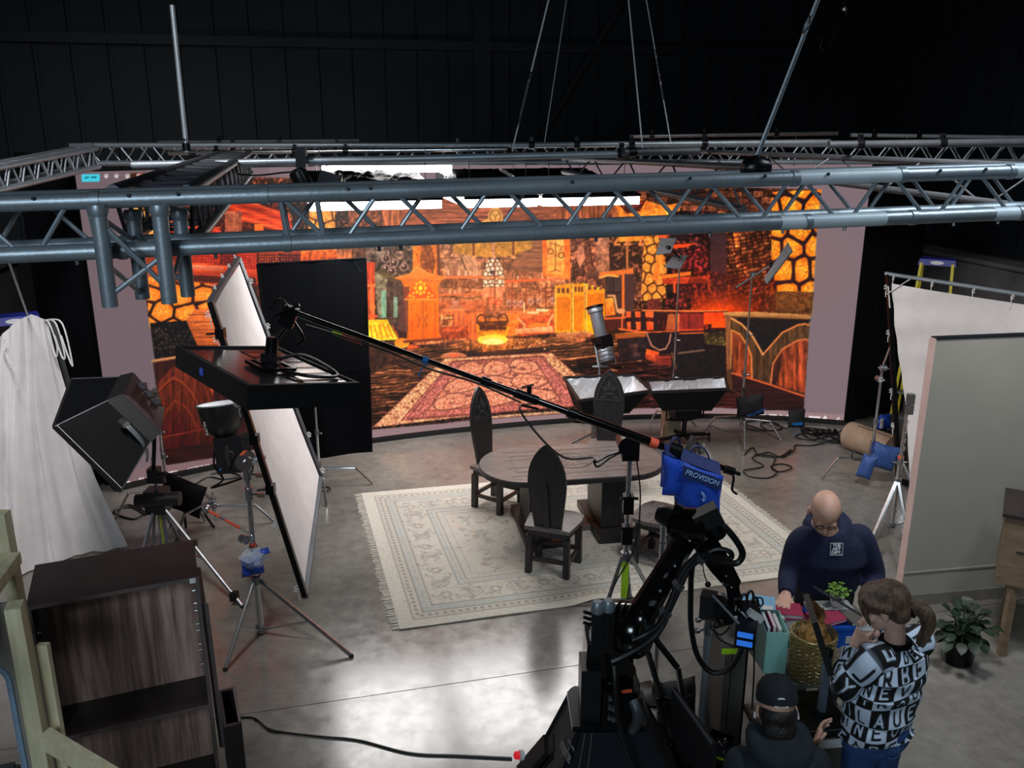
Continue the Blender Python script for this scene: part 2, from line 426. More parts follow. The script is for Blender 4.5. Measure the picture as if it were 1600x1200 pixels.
    P.line([(238, 564), (290, 556), (420, 548)], 4, (170, 126, 84))
    # left cabinet with pointed arches
    P.poly([(239, 566), (430, 548), (500, 640), (500, 684), (260, 727)], (44, 20, 16), (30, 12, 12), 'v', .5)
    P.poly([(246, 600), (270, 572), (300, 566), (330, 590), (342, 640), (340, 690), (250, 706)], (88, 38, 22), (48, 17, 13), 'v', .5)
    for w, c, pts in ((3, (100, 42, 24), [(284, 566), (300, 574), (314, 590), (323, 610), (328, 634)]), (3.4, (118, 54, 28), [(247, 612), (258, 600), (271, 590), (284, 597), (298, 612), (308, 630)]), (2, (60, 22, 16), [(247, 616), (258, 604), (271, 594), (284, 601), (298, 616), (308, 634)]), (3, (104, 44, 24), [(254, 652), (262, 640), (274, 626), (288, 634), (299, 648), (307, 668)]), (2, (90, 40, 24), [(246, 606), (256, 590), (271, 578), (286, 586), (304, 604), (316, 628)])): P.line(pts, w, c, .85)
    for k in range(12): P.line([(250+k*7, 640-abs(k-4)*4), (252+k*7, 664-abs(k-4)*3)], 1, (60, 22, 16), .6)
    P.poly([(252, 668), (262, 650), (274, 636), (292, 654), (304, 680), (304, 700), (255, 706)], (64, 20, 16), (44, 13, 13), 'v', .5)
    P.line([(300, 566), (324, 588), (336, 620)], 4, (190, 84, 44)); P.poly([(330, 570), (430, 560), (500, 650), (500, 684), (340, 712)], (40, 18, 18), None, 'v', .6)
    P.poly([(250, 704), (330, 692), (420, 676), (560, 655), (576, 672), (500, 684), (420, 698), (330, 716), (260, 727)], (34, 15, 14), None, 'h', .6)
    P.line([(252, 684), (330, 668)], 1.5, (120, 44, 34)); P.line([(336, 650), (400, 640)], 2, (90, 34, 34), .8)
    # --- stone walls and beam across the middle
    P.poly([(440, 300), (640, 290), (640, 440), (480, 430)], (92, 56, 36), (70, 46, 32), 'b', .8)
    P.stones([(440, 300), (640, 290), (640, 440), (480, 430)], 14, 10, .5, .6, 8)
    P.cells([(486, 300), (522, 300), (524, 372), (480, 372)], 20, (206, 132, 54), (50, 28, 15), 1.4, (232, 166, 84), seed=6)
    P.rect(620, 300, 1010, 362, (122, 74, 50), (140, 82, 56), 'h', .55)
    P.rect(544, 312, 625, 372, (120, 74, 46), (96, 60, 42), 'm', .8); P.poly([(590, 300), (625, 300), (630, 372), (606, 372)], (158, 96, 60), None, 'v', .6)
    P.poly([(470, 385), (540, 385), (560, 410), (470, 410)], (220, 116, 46), (190, 80, 36), 'm', .5)
    P.rect(526, 375, 556, 408, (66, 44, 38), (216, 130, 70), 'v', .7); P.rect(550, 372, 575, 410, (84, 58, 40), None, 'm', .6)
    P.rect(571, 372, 646, 440, (96, 84, 72), (82, 66, 54), 'm', .6); P.stones([(571, 372), (646, 372), (646, 440), (571, 440)], 22, 17, .25, .5, 9)
    P.rect(588, 380, 600, 410, (150, 140, 124), (96, 84, 74), 'm', .4)
    for x, y in ((604, 404), (616, 411), (603, 420), (632, 417), (613, 424)):
        P.line([(x-2, y-24), (x, y-5)], 1.2, (60, 46, 40)); P.ell(x, y, 5.5, 5.5, (64, 46, 42)); P.ell(x-.5, y, 6, 6, (176, 150, 136), ring=.7); P.ell(x-2, y-2, 1.5, 1.5, (210, 190, 170))
    P.rect(570, 410, 586, 512, (190, 70, 34), (210, 96, 46), 'v', .5); P.line([(571, 446), (588, 446)], 3, (236, 130, 64)); P.line([(572, 495), (590, 494)], 4, (220, 92, 46))
    P.ell(582, 480, 5, 6, (226, 120, 60)); P.ell(580, 462, 2.5, 16, (220, 120, 66))
    P.poly([(585, 425), (606, 428), (606, 497), (590, 497)], (130, 130, 104), (98, 100, 80), 'm', .5); P.rect(596, 455, 604, 497, (130, 210, 180), (110, 180, 150), 'v', .3, a=.8)
    P.poly([(586, 424), (600, 420), (622, 436), (618, 444)], (86, 76, 50), None, 'h', .4); P.poly([(604, 440), (632, 438), (632, 512), (604, 512)], (70, 58, 50), (58, 48, 44), 'm', .5)
    P.rect(615, 464, 621, 496, (150, 220, 190), (120, 190, 160), a=.7)
    P.poly([(632, 436), (648, 436), (636, 520), (622, 516)], (78, 50, 50))
    P.poly([(572, 500), (605, 499), (622, 530), (574, 534)], (250, 190, 40), (255, 225, 60), 'm', .25)
    for k in range(6): P.line([(578+k*7, 508), (582+k*8, 528)], 1.5, (190, 96, 30))
    P.poly([(574, 534), (628, 530), (646, 540), (576, 590)], (52, 34, 26), None, 'm', .6)
    P.ell(628, 536, 12, 8, (240, 120, 40), (250, 170, 50)); P.ell(645, 545, 9, 7, (222, 90, 40))
    # wall behind the hearth
    P.poly([(646, 366), (1010, 362), (1010, 505), (646, 540)], (124, 92, 68), (176, 104, 64), 'm', .35)
    P.stones([(646, 366), (1010, 362), (1010, 505), (646, 540)], 26, 15, .22, .4, 2)
    P.poly([(690, 405), (740, 400), (760, 430), (700, 433)], (150, 112, 84), None, 'm', .3); P.poly([(715, 400), (742, 397), (748, 440), (720, 433)], (170, 132, 98), None, 'm', .3)
    P.poly([(830, 372), (850, 372), (850, 430), (796, 420), (806, 402)], (124, 86, 62), None, 'h', .4); P.line([(720, 402), (734, 436)], 2, (70, 52, 42))
    P.poly([(790, 440), (830, 470), (800, 500), (760, 480)], (168, 104, 70), None, 'm', .3, a=.6); P.rect(645, 366, 688, 436, (226, 128, 44), (212, 110, 40), 'm', .35)
    P.poly([(660, 372), (672, 372), (680, 410), (676, 430), (658, 430), (656, 405)], (126, 72, 34), None, 'm', .4); P.line([(684, 366), (686, 436)], 5, (92, 56, 38))
    P.ell(668, 425, 9, 7, (220, 100, 40)); P.ell(668, 425, 8, 6, (80, 44, 24), ring=1); P.ell(668, 425, 3, 3, (90, 50, 24))
    P.poly([(709, 374), (832, 372), (832, 388), (800, 400), (760, 402), (709, 396)], (158, 122, 52), (176, 130, 56), 'm', .25)
    for x in (740, 802): P.line([(x, 374), (x, 400)], 4, (110, 66, 40)); P.ell(x, 402, 4, 3, (214, 150, 90))
    for k in range(9): P.ell(771, 378+k*3.2, 1.7, 1.5, (200, 140, 130))
    # medallion in the beam
    P.poly([(754, 344), (773, 338), (792, 344), (800, 354), (748, 354)], (205, 160, 84), None, 'm', .3); P.ell(774, 338, 11.5, 13, (200, 158, 84)); P.ell(774, 338, 8.5, 10, (120, 84, 44), ring=1)
    P.line([(769, 334), (774, 338), (779, 334)], 1.4, (110, 76, 40)); P.line([(774, 338), (774, 345)], 1.4, (110, 76, 40)); P.rect(769, 320, 779, 328, (196, 160, 84))
    # shelves with jars
    P.line([(688, 434), (756, 433)], 4, (208, 110, 62)); P.line([(788, 440), (892, 434)], 4.5, (206, 100, 56)); P.line([(684, 461), (752, 459)], 3.5, (196, 108, 66))
    for x0, x1, y in ((690, 752, 431), (790, 880, 436), (686, 722, 459)):
        x = x0
        while x < x1:
            h = R.uniform(4, 12); w = R.uniform(2, 5); P.rect(x, y-h, x+w, y, R.choice([(216, 160, 118), (170, 110, 76), (226, 186, 150), (150, 92, 66)]), a=.85); x += w+R.uniform(.5, 3)
    # leaded window
    P.poly([(755, 448), (756, 424), (762, 408), (771, 401), (780, 408), (787, 424), (788, 447)], (90, 60, 40))
    P.cells([(755, 448), (756, 424), (762, 408), (771, 401), (780, 408), (787, 424), (788, 447)], 7.5, (244, 226, 196), (96, 62, 40), .8, seed=2, amp=.15)
    P.rect(766, 423, 774, 428, (60, 50, 56)); P.line([(754, 434), (788, 434)], 3, (226, 136, 84)); P.poly([(757, 449), (788, 449), (786, 464), (752, 466)], (210, 130, 92), None, 'm', .3)
    P.line([(773, 405), (773, 486)], 2, (104, 52, 34)); P.ell(768, 470, 5, 5, (196, 80, 52), ring=1); P.ell(779, 472, 4, 4, (196, 80, 52), ring=1)
    # instruments on stands
    for x, y in ((795, 474), (805, 474), (814, 474), (829, 471), (842, 470), (864, 469)):
        P.line([(x, y-22), (x, y-4)], 1, (110, 66, 48)); P.ell(x, y, 4.4, 4.8, (140, 96, 80)); P.ell(x, y, 4.4, 4.8, (206, 150, 124), ring=.6); P.ell(x-1, y-2, 1.2, 1.2, (240, 210, 190))
    for x in (800, 822, 853): P.line([(x, 446), (x, 486)], 1.6, (110, 54, 36))
    P.line([(792, 462), (806, 462)], 1.4, (120, 60, 40)); P.line([(813, 461), (832, 461)], 1.4, (120, 60, 40)); P.line([(838, 457), (866, 455)], 1.5, (120, 60, 40))
    # scales banner
    P.poly([(847, 370), (890, 368), (892, 436), (848, 432)], (214, 104, 36), (240, 130, 54), 'm', .2); P.poly([(855, 371), (881, 370), (882, 430), (855, 428)], (244, 180, 96), (246, 156, 70), 'm', .2)
    P.line([(868, 378), (868, 423)], 1.6, (116, 54, 24)); P.line([(858, 379), (880, 386)], 1.3, (116, 54, 24)); P.line([(862, 424), (868, 421), (876, 425)], 1.3, (116, 54, 24))
    for x, y in ((860, 393), (877, 399)): P.ell(x, y, 4.5, 4, (116, 54, 24), ring=.7); P.line([(x, y-12), (x-4, y)], .8, (116, 54, 24)); P.line([(x, y-12), (x+4, y)], .8, (116, 54, 24))
    # tall cupboard
    P.poly([(634, 442), (684, 442), (690, 530), (636, 534)], (240, 120, 30), (228, 104, 24), 'v', .2)
    P.poly([(628, 438), (640, 440), (638, 534), (634, 500)], (110, 60, 44))
    P.poly([(615, 434), (640, 427), (650, 417), (656, 417), (672, 427), (698, 433), (690, 438), (684, 448), (632, 448), (626, 438)], (240, 150, 70), (224, 110, 34), 'h', .2)
    P.poly([(634, 466), (645, 448), (657, 440), (672, 448), (682, 466)], (206, 84, 24))
    P.ell(657, 450, 3.5, 4, (255, 230, 50))
    for k in range(8):
        a_ = k*math.pi/4; P.ell(657+8*math.cos(a_), 450+8.5*math.sin(a_), 2.6, 2.6, (255, 190, 40))
    for x, y in ((641, 462), (646, 458), (646, 464), (670, 458), (669, 464), (675, 462)): P.ell(x, y, 2.3, 2, (255, 180, 50))
    P.rect(638, 470, 684, 530, (242, 118, 26), (226, 102, 22), 'v', .18); P.line([(661, 470), (662, 530)], 1.4, (150, 64, 20))
    for x in (642, 658, 665, 680): P.line([(x, 474), (x, 528)], .9, (176, 76, 22))
    P.line([(652, 492), (656, 500), (653, 510)], 1.1, (120, 50, 16)); P.line([(668, 492), (664, 500), (667, 510)], 1.1, (120, 50, 16)); P.line([(632, 468), (684, 468)], 2, (255, 160, 60)); P.line([(632, 534), (690, 530)], 4, (90, 46, 32))
    # side table, stools, benches around the hearth
    P.rect(686, 470, 760, 520, (170, 92, 58), (160, 80, 50), 'm', .4); P.poly([(696, 486), (726, 484), (732, 520), (698, 522)], (206, 110, 62), (176, 80, 46), 'v', .4); P.line([(694, 485), (728, 483)], 2.5, (230, 140, 86))
    P.ell(712, 474, 6, 5, (190, 140, 116)); P.poly([(702, 483), (724, 482), (718, 474), (706, 474)], (170, 112, 86))
    for k in range(30): P.rect(R.uniform(688, 710), R.uniform(490, 510), R.uniform(690, 712), R.uniform(491, 512), R.choice([(240, 190, 120), (190, 110, 60), (90, 44, 30)]), a=.8)
    P.poly([(686, 512), (730, 510), (740, 528), (690, 530)], (170, 74, 40), (120, 50, 30), 'm', .5); P.poly([(726, 490), (756, 487), (752, 530), (734, 530)], (220, 110, 56), (190, 88, 44), 'v', .35)
    P.poly([(790, 486), (870, 482), (872, 520), (792, 524)], (216, 116, 62), (200, 96, 50), 'm', .35)
    P.rect(792, 490, 812, 524, (240, 130, 50), (226, 110, 40), 'm', .25); P.poly([(812, 498), (862, 492), (868, 520), (808, 526)], (176, 76, 40), None, 'm', .4)
    P.line([(808, 496), (820, 508), (818, 516)], 3, (236, 170, 110)); P.line([(864, 492), (856, 506), (860, 518)], 3, (236, 170, 110)); P.poly([(806, 514), (862, 510), (866, 518), (806, 522)], (240, 190, 136), (210, 130, 76), 'm', .2)
    P.poly([(824, 508), (838, 504), (856, 506), (856, 510), (826, 512)], (226, 130, 50)); P.rect(838, 483, 857, 487, (250, 224, 170)); P.rect(824, 487, 842, 491, (246, 210, 150)); P.line([(819, 474), (819, 488)], 2, (250, 220, 160))
    # cauldron with the fire under it
    P.ell(770, 536, 44, 20, (255, 150, 30), soft=True)
    P.poly([(746, 500), (794, 498), (796, 514), (790, 530), (780, 538), (762, 538), (750, 530), (744, 514)], (190, 100, 30), (255, 190, 30), 'm', .4)
    P.poly([(749, 505), (791, 503), (791, 516), (749, 517)], (120, 66, 30), (80, 40, 18), 'b', .5); P.poly([(748, 516), (792, 515), (789, 523), (752, 524)], (206, 110, 30), (240, 150, 20), 'm', .5)
    P.ell(770, 534, 20, 6, (255, 220, 60), soft=True); P.line([(745, 504), (794, 502)], 2.4, (60, 32, 20))
    P.ell(752, 500, 7, 8, (50, 28, 18), ring=1); P.ell(786, 499, 7, 8, (50, 28, 18), ring=1)
    # folding screen
    for (x0, x1, yt, yb) in ((868, 893, 446, 520), (895, 914, 444, 520), (916, 946, 441, 522)):
        P.poly([(x0, yt), (x1, yt-3), (x1, yb), (x0, yb)], (226, 148, 36), (240, 160, 22), 'm', .12)
        for k in range(3):
            xx = x0+3+k*(x1-x0-4)/3; P.rect(xx, yt+4, xx+(x1-x0)/6, yt+12, (90, 50, 40))
        P.rect(x0+2, yt+18, x1-2, yb-3, (206, 116, 18), (228, 130, 12), 'm', .15)
        x = x0+4
        while x < x1-2: P.line([(x, yt+20), (x, yb-5)], .8, (196, 110, 16)); x += 4
        y = yt+21
        while y < yb-4: P.line([(x0+2, y), (x1-2, y)], .8, (196, 110, 16)); y += 5
        P.line([(x0, yt), (x0, yb)], 1.4, (255, 210, 90))
    P.ell(922, 505, 16, 30, (255, 226, 40), soft=True, a=.8)
    # stone pillars right of the centre
    P.poly([(892, 362), (1010, 360), (1010, 470), (892, 436)], (124, 78, 56), (110, 66, 48), 'm', .5)
    P.stones([(892, 362), (1002, 360), (1002, 470), (892, 440)], 16, 13, .4, .6, 4, .3)
    P.poly([(932, 362), (952, 362), (952, 430), (932, 436)], (156, 112, 84), (140, 96, 70), 'm', .4); P.poly([(903, 385), (912, 380), (914, 404), (906, 420), (900, 402)], (170, 116, 88), None, 'm', .3)
    P.line([(900, 376), (930, 400), (918, 440)], 1.4, (70, 40, 34)); P.rect(952, 370, 1004, 440, (104, 66, 44), (92, 58, 42), 'b', .7)
    P.poly([(950, 312), (1000, 310), (1036, 322), (1066, 316), (1056, 346), (1040, 344), (960, 344)], (214, 122, 46), (226, 134, 50), 'm', .4)
    P.poly([(870, 312), (960, 316), (970, 350), (870, 350)], (116, 70, 44), (136, 80, 50), 'v', .7); P.poly([(965, 318), (1010, 312), (1000, 330), (980, 334)], (120, 50, 36), None, 'b', .6)
    P.poly([(965, 362), (1010, 360), (1008, 376), (966, 378)], (226, 140, 50), None, 'm', .3)
    for x in (964, 980, 1002): P.line([(x, 374), (x-3, 382), (x+4, 382)], 3, (216, 132, 70))
    P.line([(980, 378), (980, 420)], 3, (180, 116, 66))
    P.cells([(1008, 362), (1026, 360), (1034, 390), (1042, 420), (1040, 470), (1002, 470), (1004, 410)], 17, (214, 136, 54), (58, 32, 20), 1.6, (228, 154, 64), seed=12, ax=.85)
    P.poly([(1024, 362), (1048, 360), (1046, 374), (1030, 372)], (236, 76, 34), None, 'h', .4); P.poly([(1030, 395), (1040, 402), (1028, 440), (1018, 436)], (226, 130, 50), None, 'v', .3)
    # dark alcove with red glow
    P.poly([(1046, 330), (1112, 330), (1112, 470), (1042, 470)], (66, 34, 34), (70, 26, 24), 'b', .9)
    P.stones([(1042, 330), (1112, 330), (1112, 490), (1042, 490)], 11, 8, .7, .8, 5, -.2); 
    P.rect(1050, 356, 1075, 372, (30, 20, 22)); P.poly([(1050, 382), (1090, 380), (1068, 387), (1052, 388)], (226, 74, 34)); P.poly([(1062, 400), (1104, 384), (1108, 420), (1066, 424)], (110, 34, 36), None, 'b', .8)
    P.poly([(1032, 430), (1080, 424), (1080, 430), (1034, 436)], (226, 116, 44), None, 'h', .2); P.poly([(1034, 436), (1106, 430), (1106, 444), (1036, 444)], (184, 70, 34), (150, 50, 28), 'h', .3)
    P.line([(1107, 431), (1108, 450)], 4, (206, 86, 46)); P.line([(1054, 440), (1054, 456)], 4, (196, 80, 36)); P.rect(1040, 446, 1052, 456, (30, 20, 20))
    P.rect(1056, 446, 1106, 490, (72, 28, 28), None, 'b', .6); P.poly([(1110, 346), (1136, 346), (1136, 482), (1110, 482)], (38, 32, 38), (52, 30, 36), 'm', .15)
    P.poly([(1136, 330), (1210, 330), (1212, 492), (1136, 492)], (50, 29, 20), (62, 30, 20), 'm', .5)
    sl = P.box([(1136, 330), (1262, 492)]); m = (P.n['x'][sl] > .12)&(P.X[sl] > 1150)|((P.n['f'][sl] > .2)&(P.X[sl] < 1165))
    P.put(sl, m, (150, 88, 46), None, 'm', .6, .75)
    P.rect(1146, 352, 1155, 398, (226, 116, 50), (210, 104, 50), 'b', .6); P.rect(1150, 400, 1168, 470, (120, 56, 30), None, 'b', .8, a=.6)
    P.stones([(1136, 330), (1212, 330), (1212, 492), (1136, 492)], 9, 6, .7, .8, 6, .2)
    # amber stone window, far right
    P.cells([(1206, 300), (1284, 296), (1277, 350), (1271, 456), (1205, 455)], 37, (232, 112, 24), (26, 17, 22), 5, (250, 172, 62), seed=20, ax=.92, amp=.4)
    P.poly([(1200, 455), (1272, 456), (1268, 494), (1138, 490), (1138, 470)], (52, 30, 18), None, 'x', .9)
    sl = P.box([(1196, 456), (1270, 492)]); P.put(sl, P.n['x'][sl] > .1, (190, 134, 60), None, 'm', .5, .7)
    P.poly([(1085, 420), (1212, 440), (1212, 492), (1060, 520), (1060, 470)], (110, 34, 20), (120, 40, 22), 'b', .8, a=.55)
    P.ell(1122, 492, 86, 46, (255, 84, 16), soft=True, a=.95); P.ell(1118, 504, 34, 26, (255, 120, 20), soft=True, a=.9)
    # --- shelving, tables and stools in front of the alcove
    P.rect(945, 428, 992, 512, (52, 38, 34), None, 'v', .4); P.poly([(936, 426), (982, 420), (990, 418), (990, 428), (940, 432)], (196, 110, 50)); P.rect(972, 428, 976, 512, (216, 110, 44)); P.rect(976, 428, 992, 512, (62, 42, 42))
    P.rect(951, 436, 958, 456, (46, 36, 40)); P.rect(961, 438, 970, 456, (56, 46, 48)); P.rect(948, 456, 972, 458, (20, 16, 16)); P.line([(937, 434), (950, 430), (966, 432)], 3, (236, 170, 80))
    for x in (922, 930): P.ell(x, 430, 6, 6.5, (104, 70, 56), (60, 38, 34))
    P.poly([(946, 466), (958, 465), (962, 492), (946, 494)], (240, 140, 50), (230, 110, 40), 'm', .3); P.line([(950, 462), (960, 462), (964, 484)], 2.5, (236, 170, 120)); P.ell(970, 486, 7, 4, (200, 150, 100))
    P.poly([(944, 497), (980, 495), (980, 514), (946, 516)], (60, 26, 24)); P.line([(944, 498), (984, 496)], 2.5, (236, 100, 46)); P.line([(972, 498), (972, 514)], 2, (230, 110, 60))
    P.rect(990, 470, 1030, 490, (96, 56, 36), None, 'b', .8); P.poly([(1012, 468), (1032, 466), (1032, 484), (1012, 486)], (86, 36, 30), None, 'f', .4); P.rect(1035, 466, 1080, 484, (70, 26, 24), None, 'b', .9); P.rect(1056, 466, 1074, 482, (120, 44, 34), None, 'b', .7)
    P.line([(1004, 485), (1078, 486), (1136, 486)], 2, (236, 130, 70))
    P.poly([(990, 490), (1138, 486), (1138, 520), (1000, 530)], (66, 24, 22), None, 'b', .5)
    for (x0, x1) in ((978, 986), (992, 1001), (1008, 1021)):
        P.poly([(x0, 487), (x1, 487), (x1+1, 515), (x0+3, 516)], (234, 100, 50), (226, 84, 40), 'm', .3); P.rect(x0, 496, x1+3, 503, (70, 22, 20), None, 'b', .7); P.rect(x1, 488, x1+7, 516, (34, 20, 22))
    P.poly([(1044, 491), (1062, 490), (1062, 516), (1040, 516)], (176, 100, 58), (150, 74, 40), 'v', .4); P.poly([(1062, 490), (1100, 490), (1100, 516), (1062, 516)], (120, 40, 32), None, 'v', .3)
    P.rect(1100, 488, 1136, 512, (200, 60, 20), (240, 84, 16), 'm', .2)
    # floor
    P.poly([(576, 590), (640, 545), (760, 534), (960, 520), (1138, 530), (1180, 610), (1256, 640), (1256, 644), (1190, 639), (1100, 636), (904, 640), (787, 648), (699, 661), (576, 672)], (88, 58, 36), (52, 32, 24), 'h', .9)
    P.poly([(900, 560), (1138, 545), (1180, 610), (1256, 640), (1190, 639), (1100, 636), (920, 640)], (44, 24, 20), (40, 20, 18), 'h', 1.1)
    for i in range(150):
        x = R.uniform(585, 700) if i % 2 else R.uniform(890, 1180); y = R.uniform(560, 634); w = R.uniform(4, 16)
        if i % 2 and y < 595-(x-585)*.3: continue
        P.line([(x, y), (x+w, y+w*R.uniform(-.2, .2)+(-.3*w if i % 2 else .3*w))], 1.2, R.choice([(150, 100, 62), (24, 16, 12), (120, 66, 40), (200, 140, 96)]), R.uniform(.3, .8))
    P.stones([(576, 590), (640, 545), (760, 534), (960, 520), (1138, 530), (1180, 610), (1256, 640), (1190, 639), (1100, 636), (904, 640), (787, 648), (699, 661), (576, 672)], 60, 5, .5, .6, 10, .12)
    # hearth edge, cushions, bellows
    P.poly([(700, 540), (740, 530), (846, 528), (858, 541), (858, 549), (760, 556), (740, 552)], (150, 96, 56), (120, 70, 40), 'm', .7); P.poly([(742, 551), (858, 541), (858, 550), (742, 559)], (40, 26, 26))
    for k in range(60): P.rect(750+R.uniform(0, 100), 534+R.uniform(0, 12), 753+R.uniform(0, 100), 536+R.uniform(0, 12), (230, 170, 110), a=.35) if k < 0 else P.ell(R.uniform(748, 852), R.uniform(532, 546), R.uniform(1, 2.4), 1.2, R.choice([(240, 190, 130), (120, 60, 34), (60, 30, 22)]), a=.8)
    P.ell(709, 557, 20, 6.5, (190, 132, 96), (150, 90, 60)); P.poly([(700, 553), (720, 553), (708, 560)], (226, 100, 60)); P.poly([(730, 548), (745, 546), (752, 556), (732, 560)], (30, 22, 24)); P.line([(735, 532), (736, 556)], 2.5, (34, 24, 24)); P.line([(728, 540), (720, 546), (716, 544)], 1.6, (44, 28, 24)); P.line([(744, 550), (752, 542), (753, 556)], 2, (40, 28, 26))
    for x, y in ((886, 524), (899, 530), (910, 523)): P.ell(x, y, 17, 5.5, (200, 140, 90), (130, 70, 44), 'm', .3)
    P.ell(770, 537, 60, 20, (255, 150, 40), soft=True, a=.5); P.ell(770, 531, 24, 8, (255, 222, 80)); P.ell(770, 534, 17, 5, (255, 246, 150))
    # patterned carpet in the picture
    A_, B_, C_, D_ = (694, 560), (862, 551), (960, 640), (582, 668)
    def cq(u, v):
        w = 1/(1+v*.0)
        xl = A_[0]+(D_[0]-A_[0])*v; yl = A_[1]+(D_[1]-A_[1])*v; xr = B_[0]+(C_[0]-B_[0])*v; yr = B_[1]+(C_[1]-B_[1])*v
        return (xl+(xr-xl)*u, yl+(yr-yl)*u)
    def quad(u0, v0, u1, v1, *a, **k): P.poly([cq(u0, v0), cq(u1, v0), cq(u1, v1), cq(u0, v1)], *a, **k)
    quad(0, 0, 1, 1, (206, 150, 108), (200, 146, 110), 'f', .5)
    for i in range(420):
        u, v = R.random(), R.random()
        if .1 < u < .9 and .06 < v < .9: continue
        x, y = cq(u, v); P.ell(x, y, 2.6, 1.2, R.choice([(96, 56, 42), (236, 190, 150), (120, 66, 50)]), a=.7)
    quad(.1, .05, .9, .92, (166, 104, 92), (170, 104, 92), 'f', .35)
    for i in range(140):
        u, v = R.random()*.8+.1, R.random()*.86+.05
        x, y = cq(u, v); P.ell(x, y, 2, .9, (110, 62, 58), a=.6)
    quad(.19, .1, .81, .8, (192, 126, 98), (196, 128, 104), 'f', .4)
    for u0, v0, u1, v1 in ((.1, .05, .9, .92), (.12, .06, .88, .9), (.19, .1, .81, .8), (0.0, 0, 1, 1)):
        P.line([cq(u0, v0), cq(u1, v0), cq(u1, v1), cq(u0, v1), cq(u0, v0)], 1.3, (92, 50, 44), .9)
    sl = P.box([A_, (862, 551), (960, 640), (582, 668)])
    for j in range(3):
        for i in range(3):
            cu, cv = .3+.2*i, .2+.24*j
            pts = [cq(cu+.11*math.cos(t), cv+.125*math.sin(t)*(1+.2*math.cos(3*t))) for t in np.linspace(0, 2*math.pi, 13)]
            P.poly(pts, (214, 144, 112), None, 'f', .3, .8); P.line(pts, 2, (100, 62, 54), .8)
            pts = [cq(cu+.06*math.cos(t), cv+.06*math.sin(t)) for t in np.linspace(0, 2*math.pi, 9)]
            P.line(pts, 1.1, (140, 84, 74), .7)
    for i in range(12):
        x, y = cq(R.uniform(.22, .78), R.uniform(.12, .78)); P.ell(x, y, 5, 2, (96, 60, 54), a=.7)
    P.poly([(576, 672), (582, 668), (787, 644), (904, 634), (904, 640), (787, 648), (699, 661)], (58, 36, 32), None, 'b', .7)
    # tables on the right
    P.poly([(960, 522), (1010, 517), (1012, 526), (962, 530)], (170, 100, 46), (130, 66, 34), 'h', .3); P.poly([(964, 530), (1012, 526), (1014, 562), (968, 566)], (34, 24, 26), None, 'm', .5)
    for k in range(8): P.rect(982+R.uniform(0, 18), 534+R.uniform(0, 22), 984+R.uniform(0, 20), 535+R.uniform(0, 24), (130, 90, 80), a=.2)
    P.line([(968, 514), (1010, 520), (1060, 518)], 3, (216, 104, 50)); P.poly([(1008, 520), (1060, 518), (1138, 515), (1138, 545), (1016, 556)], (28, 19, 22), None, 'm', .3)
    P.line([(1010, 520), (1018, 540), (1030, 547), (1040, 545), (1046, 534), (1048, 522)], 2, (176, 128, 104)); P.line([(1060, 516), (1100, 515)], 2.4, (190, 72, 34)); P.line([(1062, 521), (1100, 520)], 1.6, (226, 110, 56))
    P.poly([(1010, 545), (1030, 550), (1026, 568), (1008, 560)], (226, 96, 40), (120, 50, 34), 'm', .3); P.poly([(1024, 556), (1060, 556), (1060, 572), (1028, 570)], (150, 56, 40), (70, 30, 26), 'h', .5)
    P.poly([(1048, 552), (1070, 546), (1130, 548), (1136, 620), (1060, 610), (1050, 580)], (24, 20, 20), None, 'm', .3); P.line([(1060, 552), (1100, 547)], 3, (96, 78, 66)); P.line([(1050, 552), (1056, 576)], 3, (92, 64, 40))
    P.poly([(1098, 520), (1134, 517), (1136, 540), (1102, 538)], (58, 44, 28), (96, 84, 44), 'b', .5); P.poly([(1100, 508), (1112, 506), (1112, 514), (1100, 518)], (36, 20, 16)); P.ell(1104, 511, 3, 4, (120, 40, 24))
    # long counter with arched panels
    P.poly([(1133, 490), (1266, 494), (1256, 642), (1190, 639), (1136, 606)], (74, 56, 34), (54, 38, 26), 'v', .5)
    P.poly([(1130, 488), (1175, 487), (1267, 492), (1266, 499), (1180, 496), (1132, 494)], (190, 150, 92), (110, 80, 46), 'h', .25); P.line([(1132, 495), (1266, 500)], 2, (40, 28, 22))
    P.poly([(1150, 497), (1265, 501), (1262, 506), (1248, 507), (1222, 520), (1192, 554), (1172, 522), (1152, 502)], (24, 21, 22), None, 'm', .2)
    P.line([(1142, 497), (1158, 506), (1174, 522), (1192, 554), (1222, 520), (1246, 508), (1258, 506), (1264, 508)], 2.6, (186, 118, 66)); P.line([(1142, 497), (1158, 506), (1174, 522), (1192, 554)], 2, (206, 156, 94))
    P.poly([(1143, 519), (1154, 522), (1168, 540), (1174, 560), (1174, 592), (1146, 582)], (124, 64, 36), (112, 52, 28), 'v', .7); P.line([(1141, 582), (1143, 516), (1156, 522), (1168, 540), (1174, 556), (1175, 592)], 2, (216, 136, 70))
    P.poly([(1206, 600), (1210, 566), (1224, 542), (1246, 532), (1262, 530), (1258, 614)], (112, 56, 34), (120, 56, 32), 'v', .8); P.poly([(1206, 600), (1210, 566), (1222, 546), (1222, 570), (1212, 602)], (30, 20, 20), a=.7)
    P.line([(1204, 600), (1208, 568), (1222, 546), (1246, 532), (1258, 530), (1263, 532)], 2.6, (172, 104, 60)); P.poly([(1143, 584), (1256, 618), (1256, 643), (1190, 639), (1142, 606)], (44, 22, 22), (34, 16, 16), 'h', .4)
    P.line([(1144, 583), (1200, 600), (1256, 619)], 2.6, (178, 88, 50)); P.poly([(1133, 490), (1142, 494), (1142, 580), (1136, 590)], (112, 76, 48), None, 'v', .4); P.poly([(1135, 580), (1142, 576), (1145, 606), (1136, 600)], (66, 48, 30))
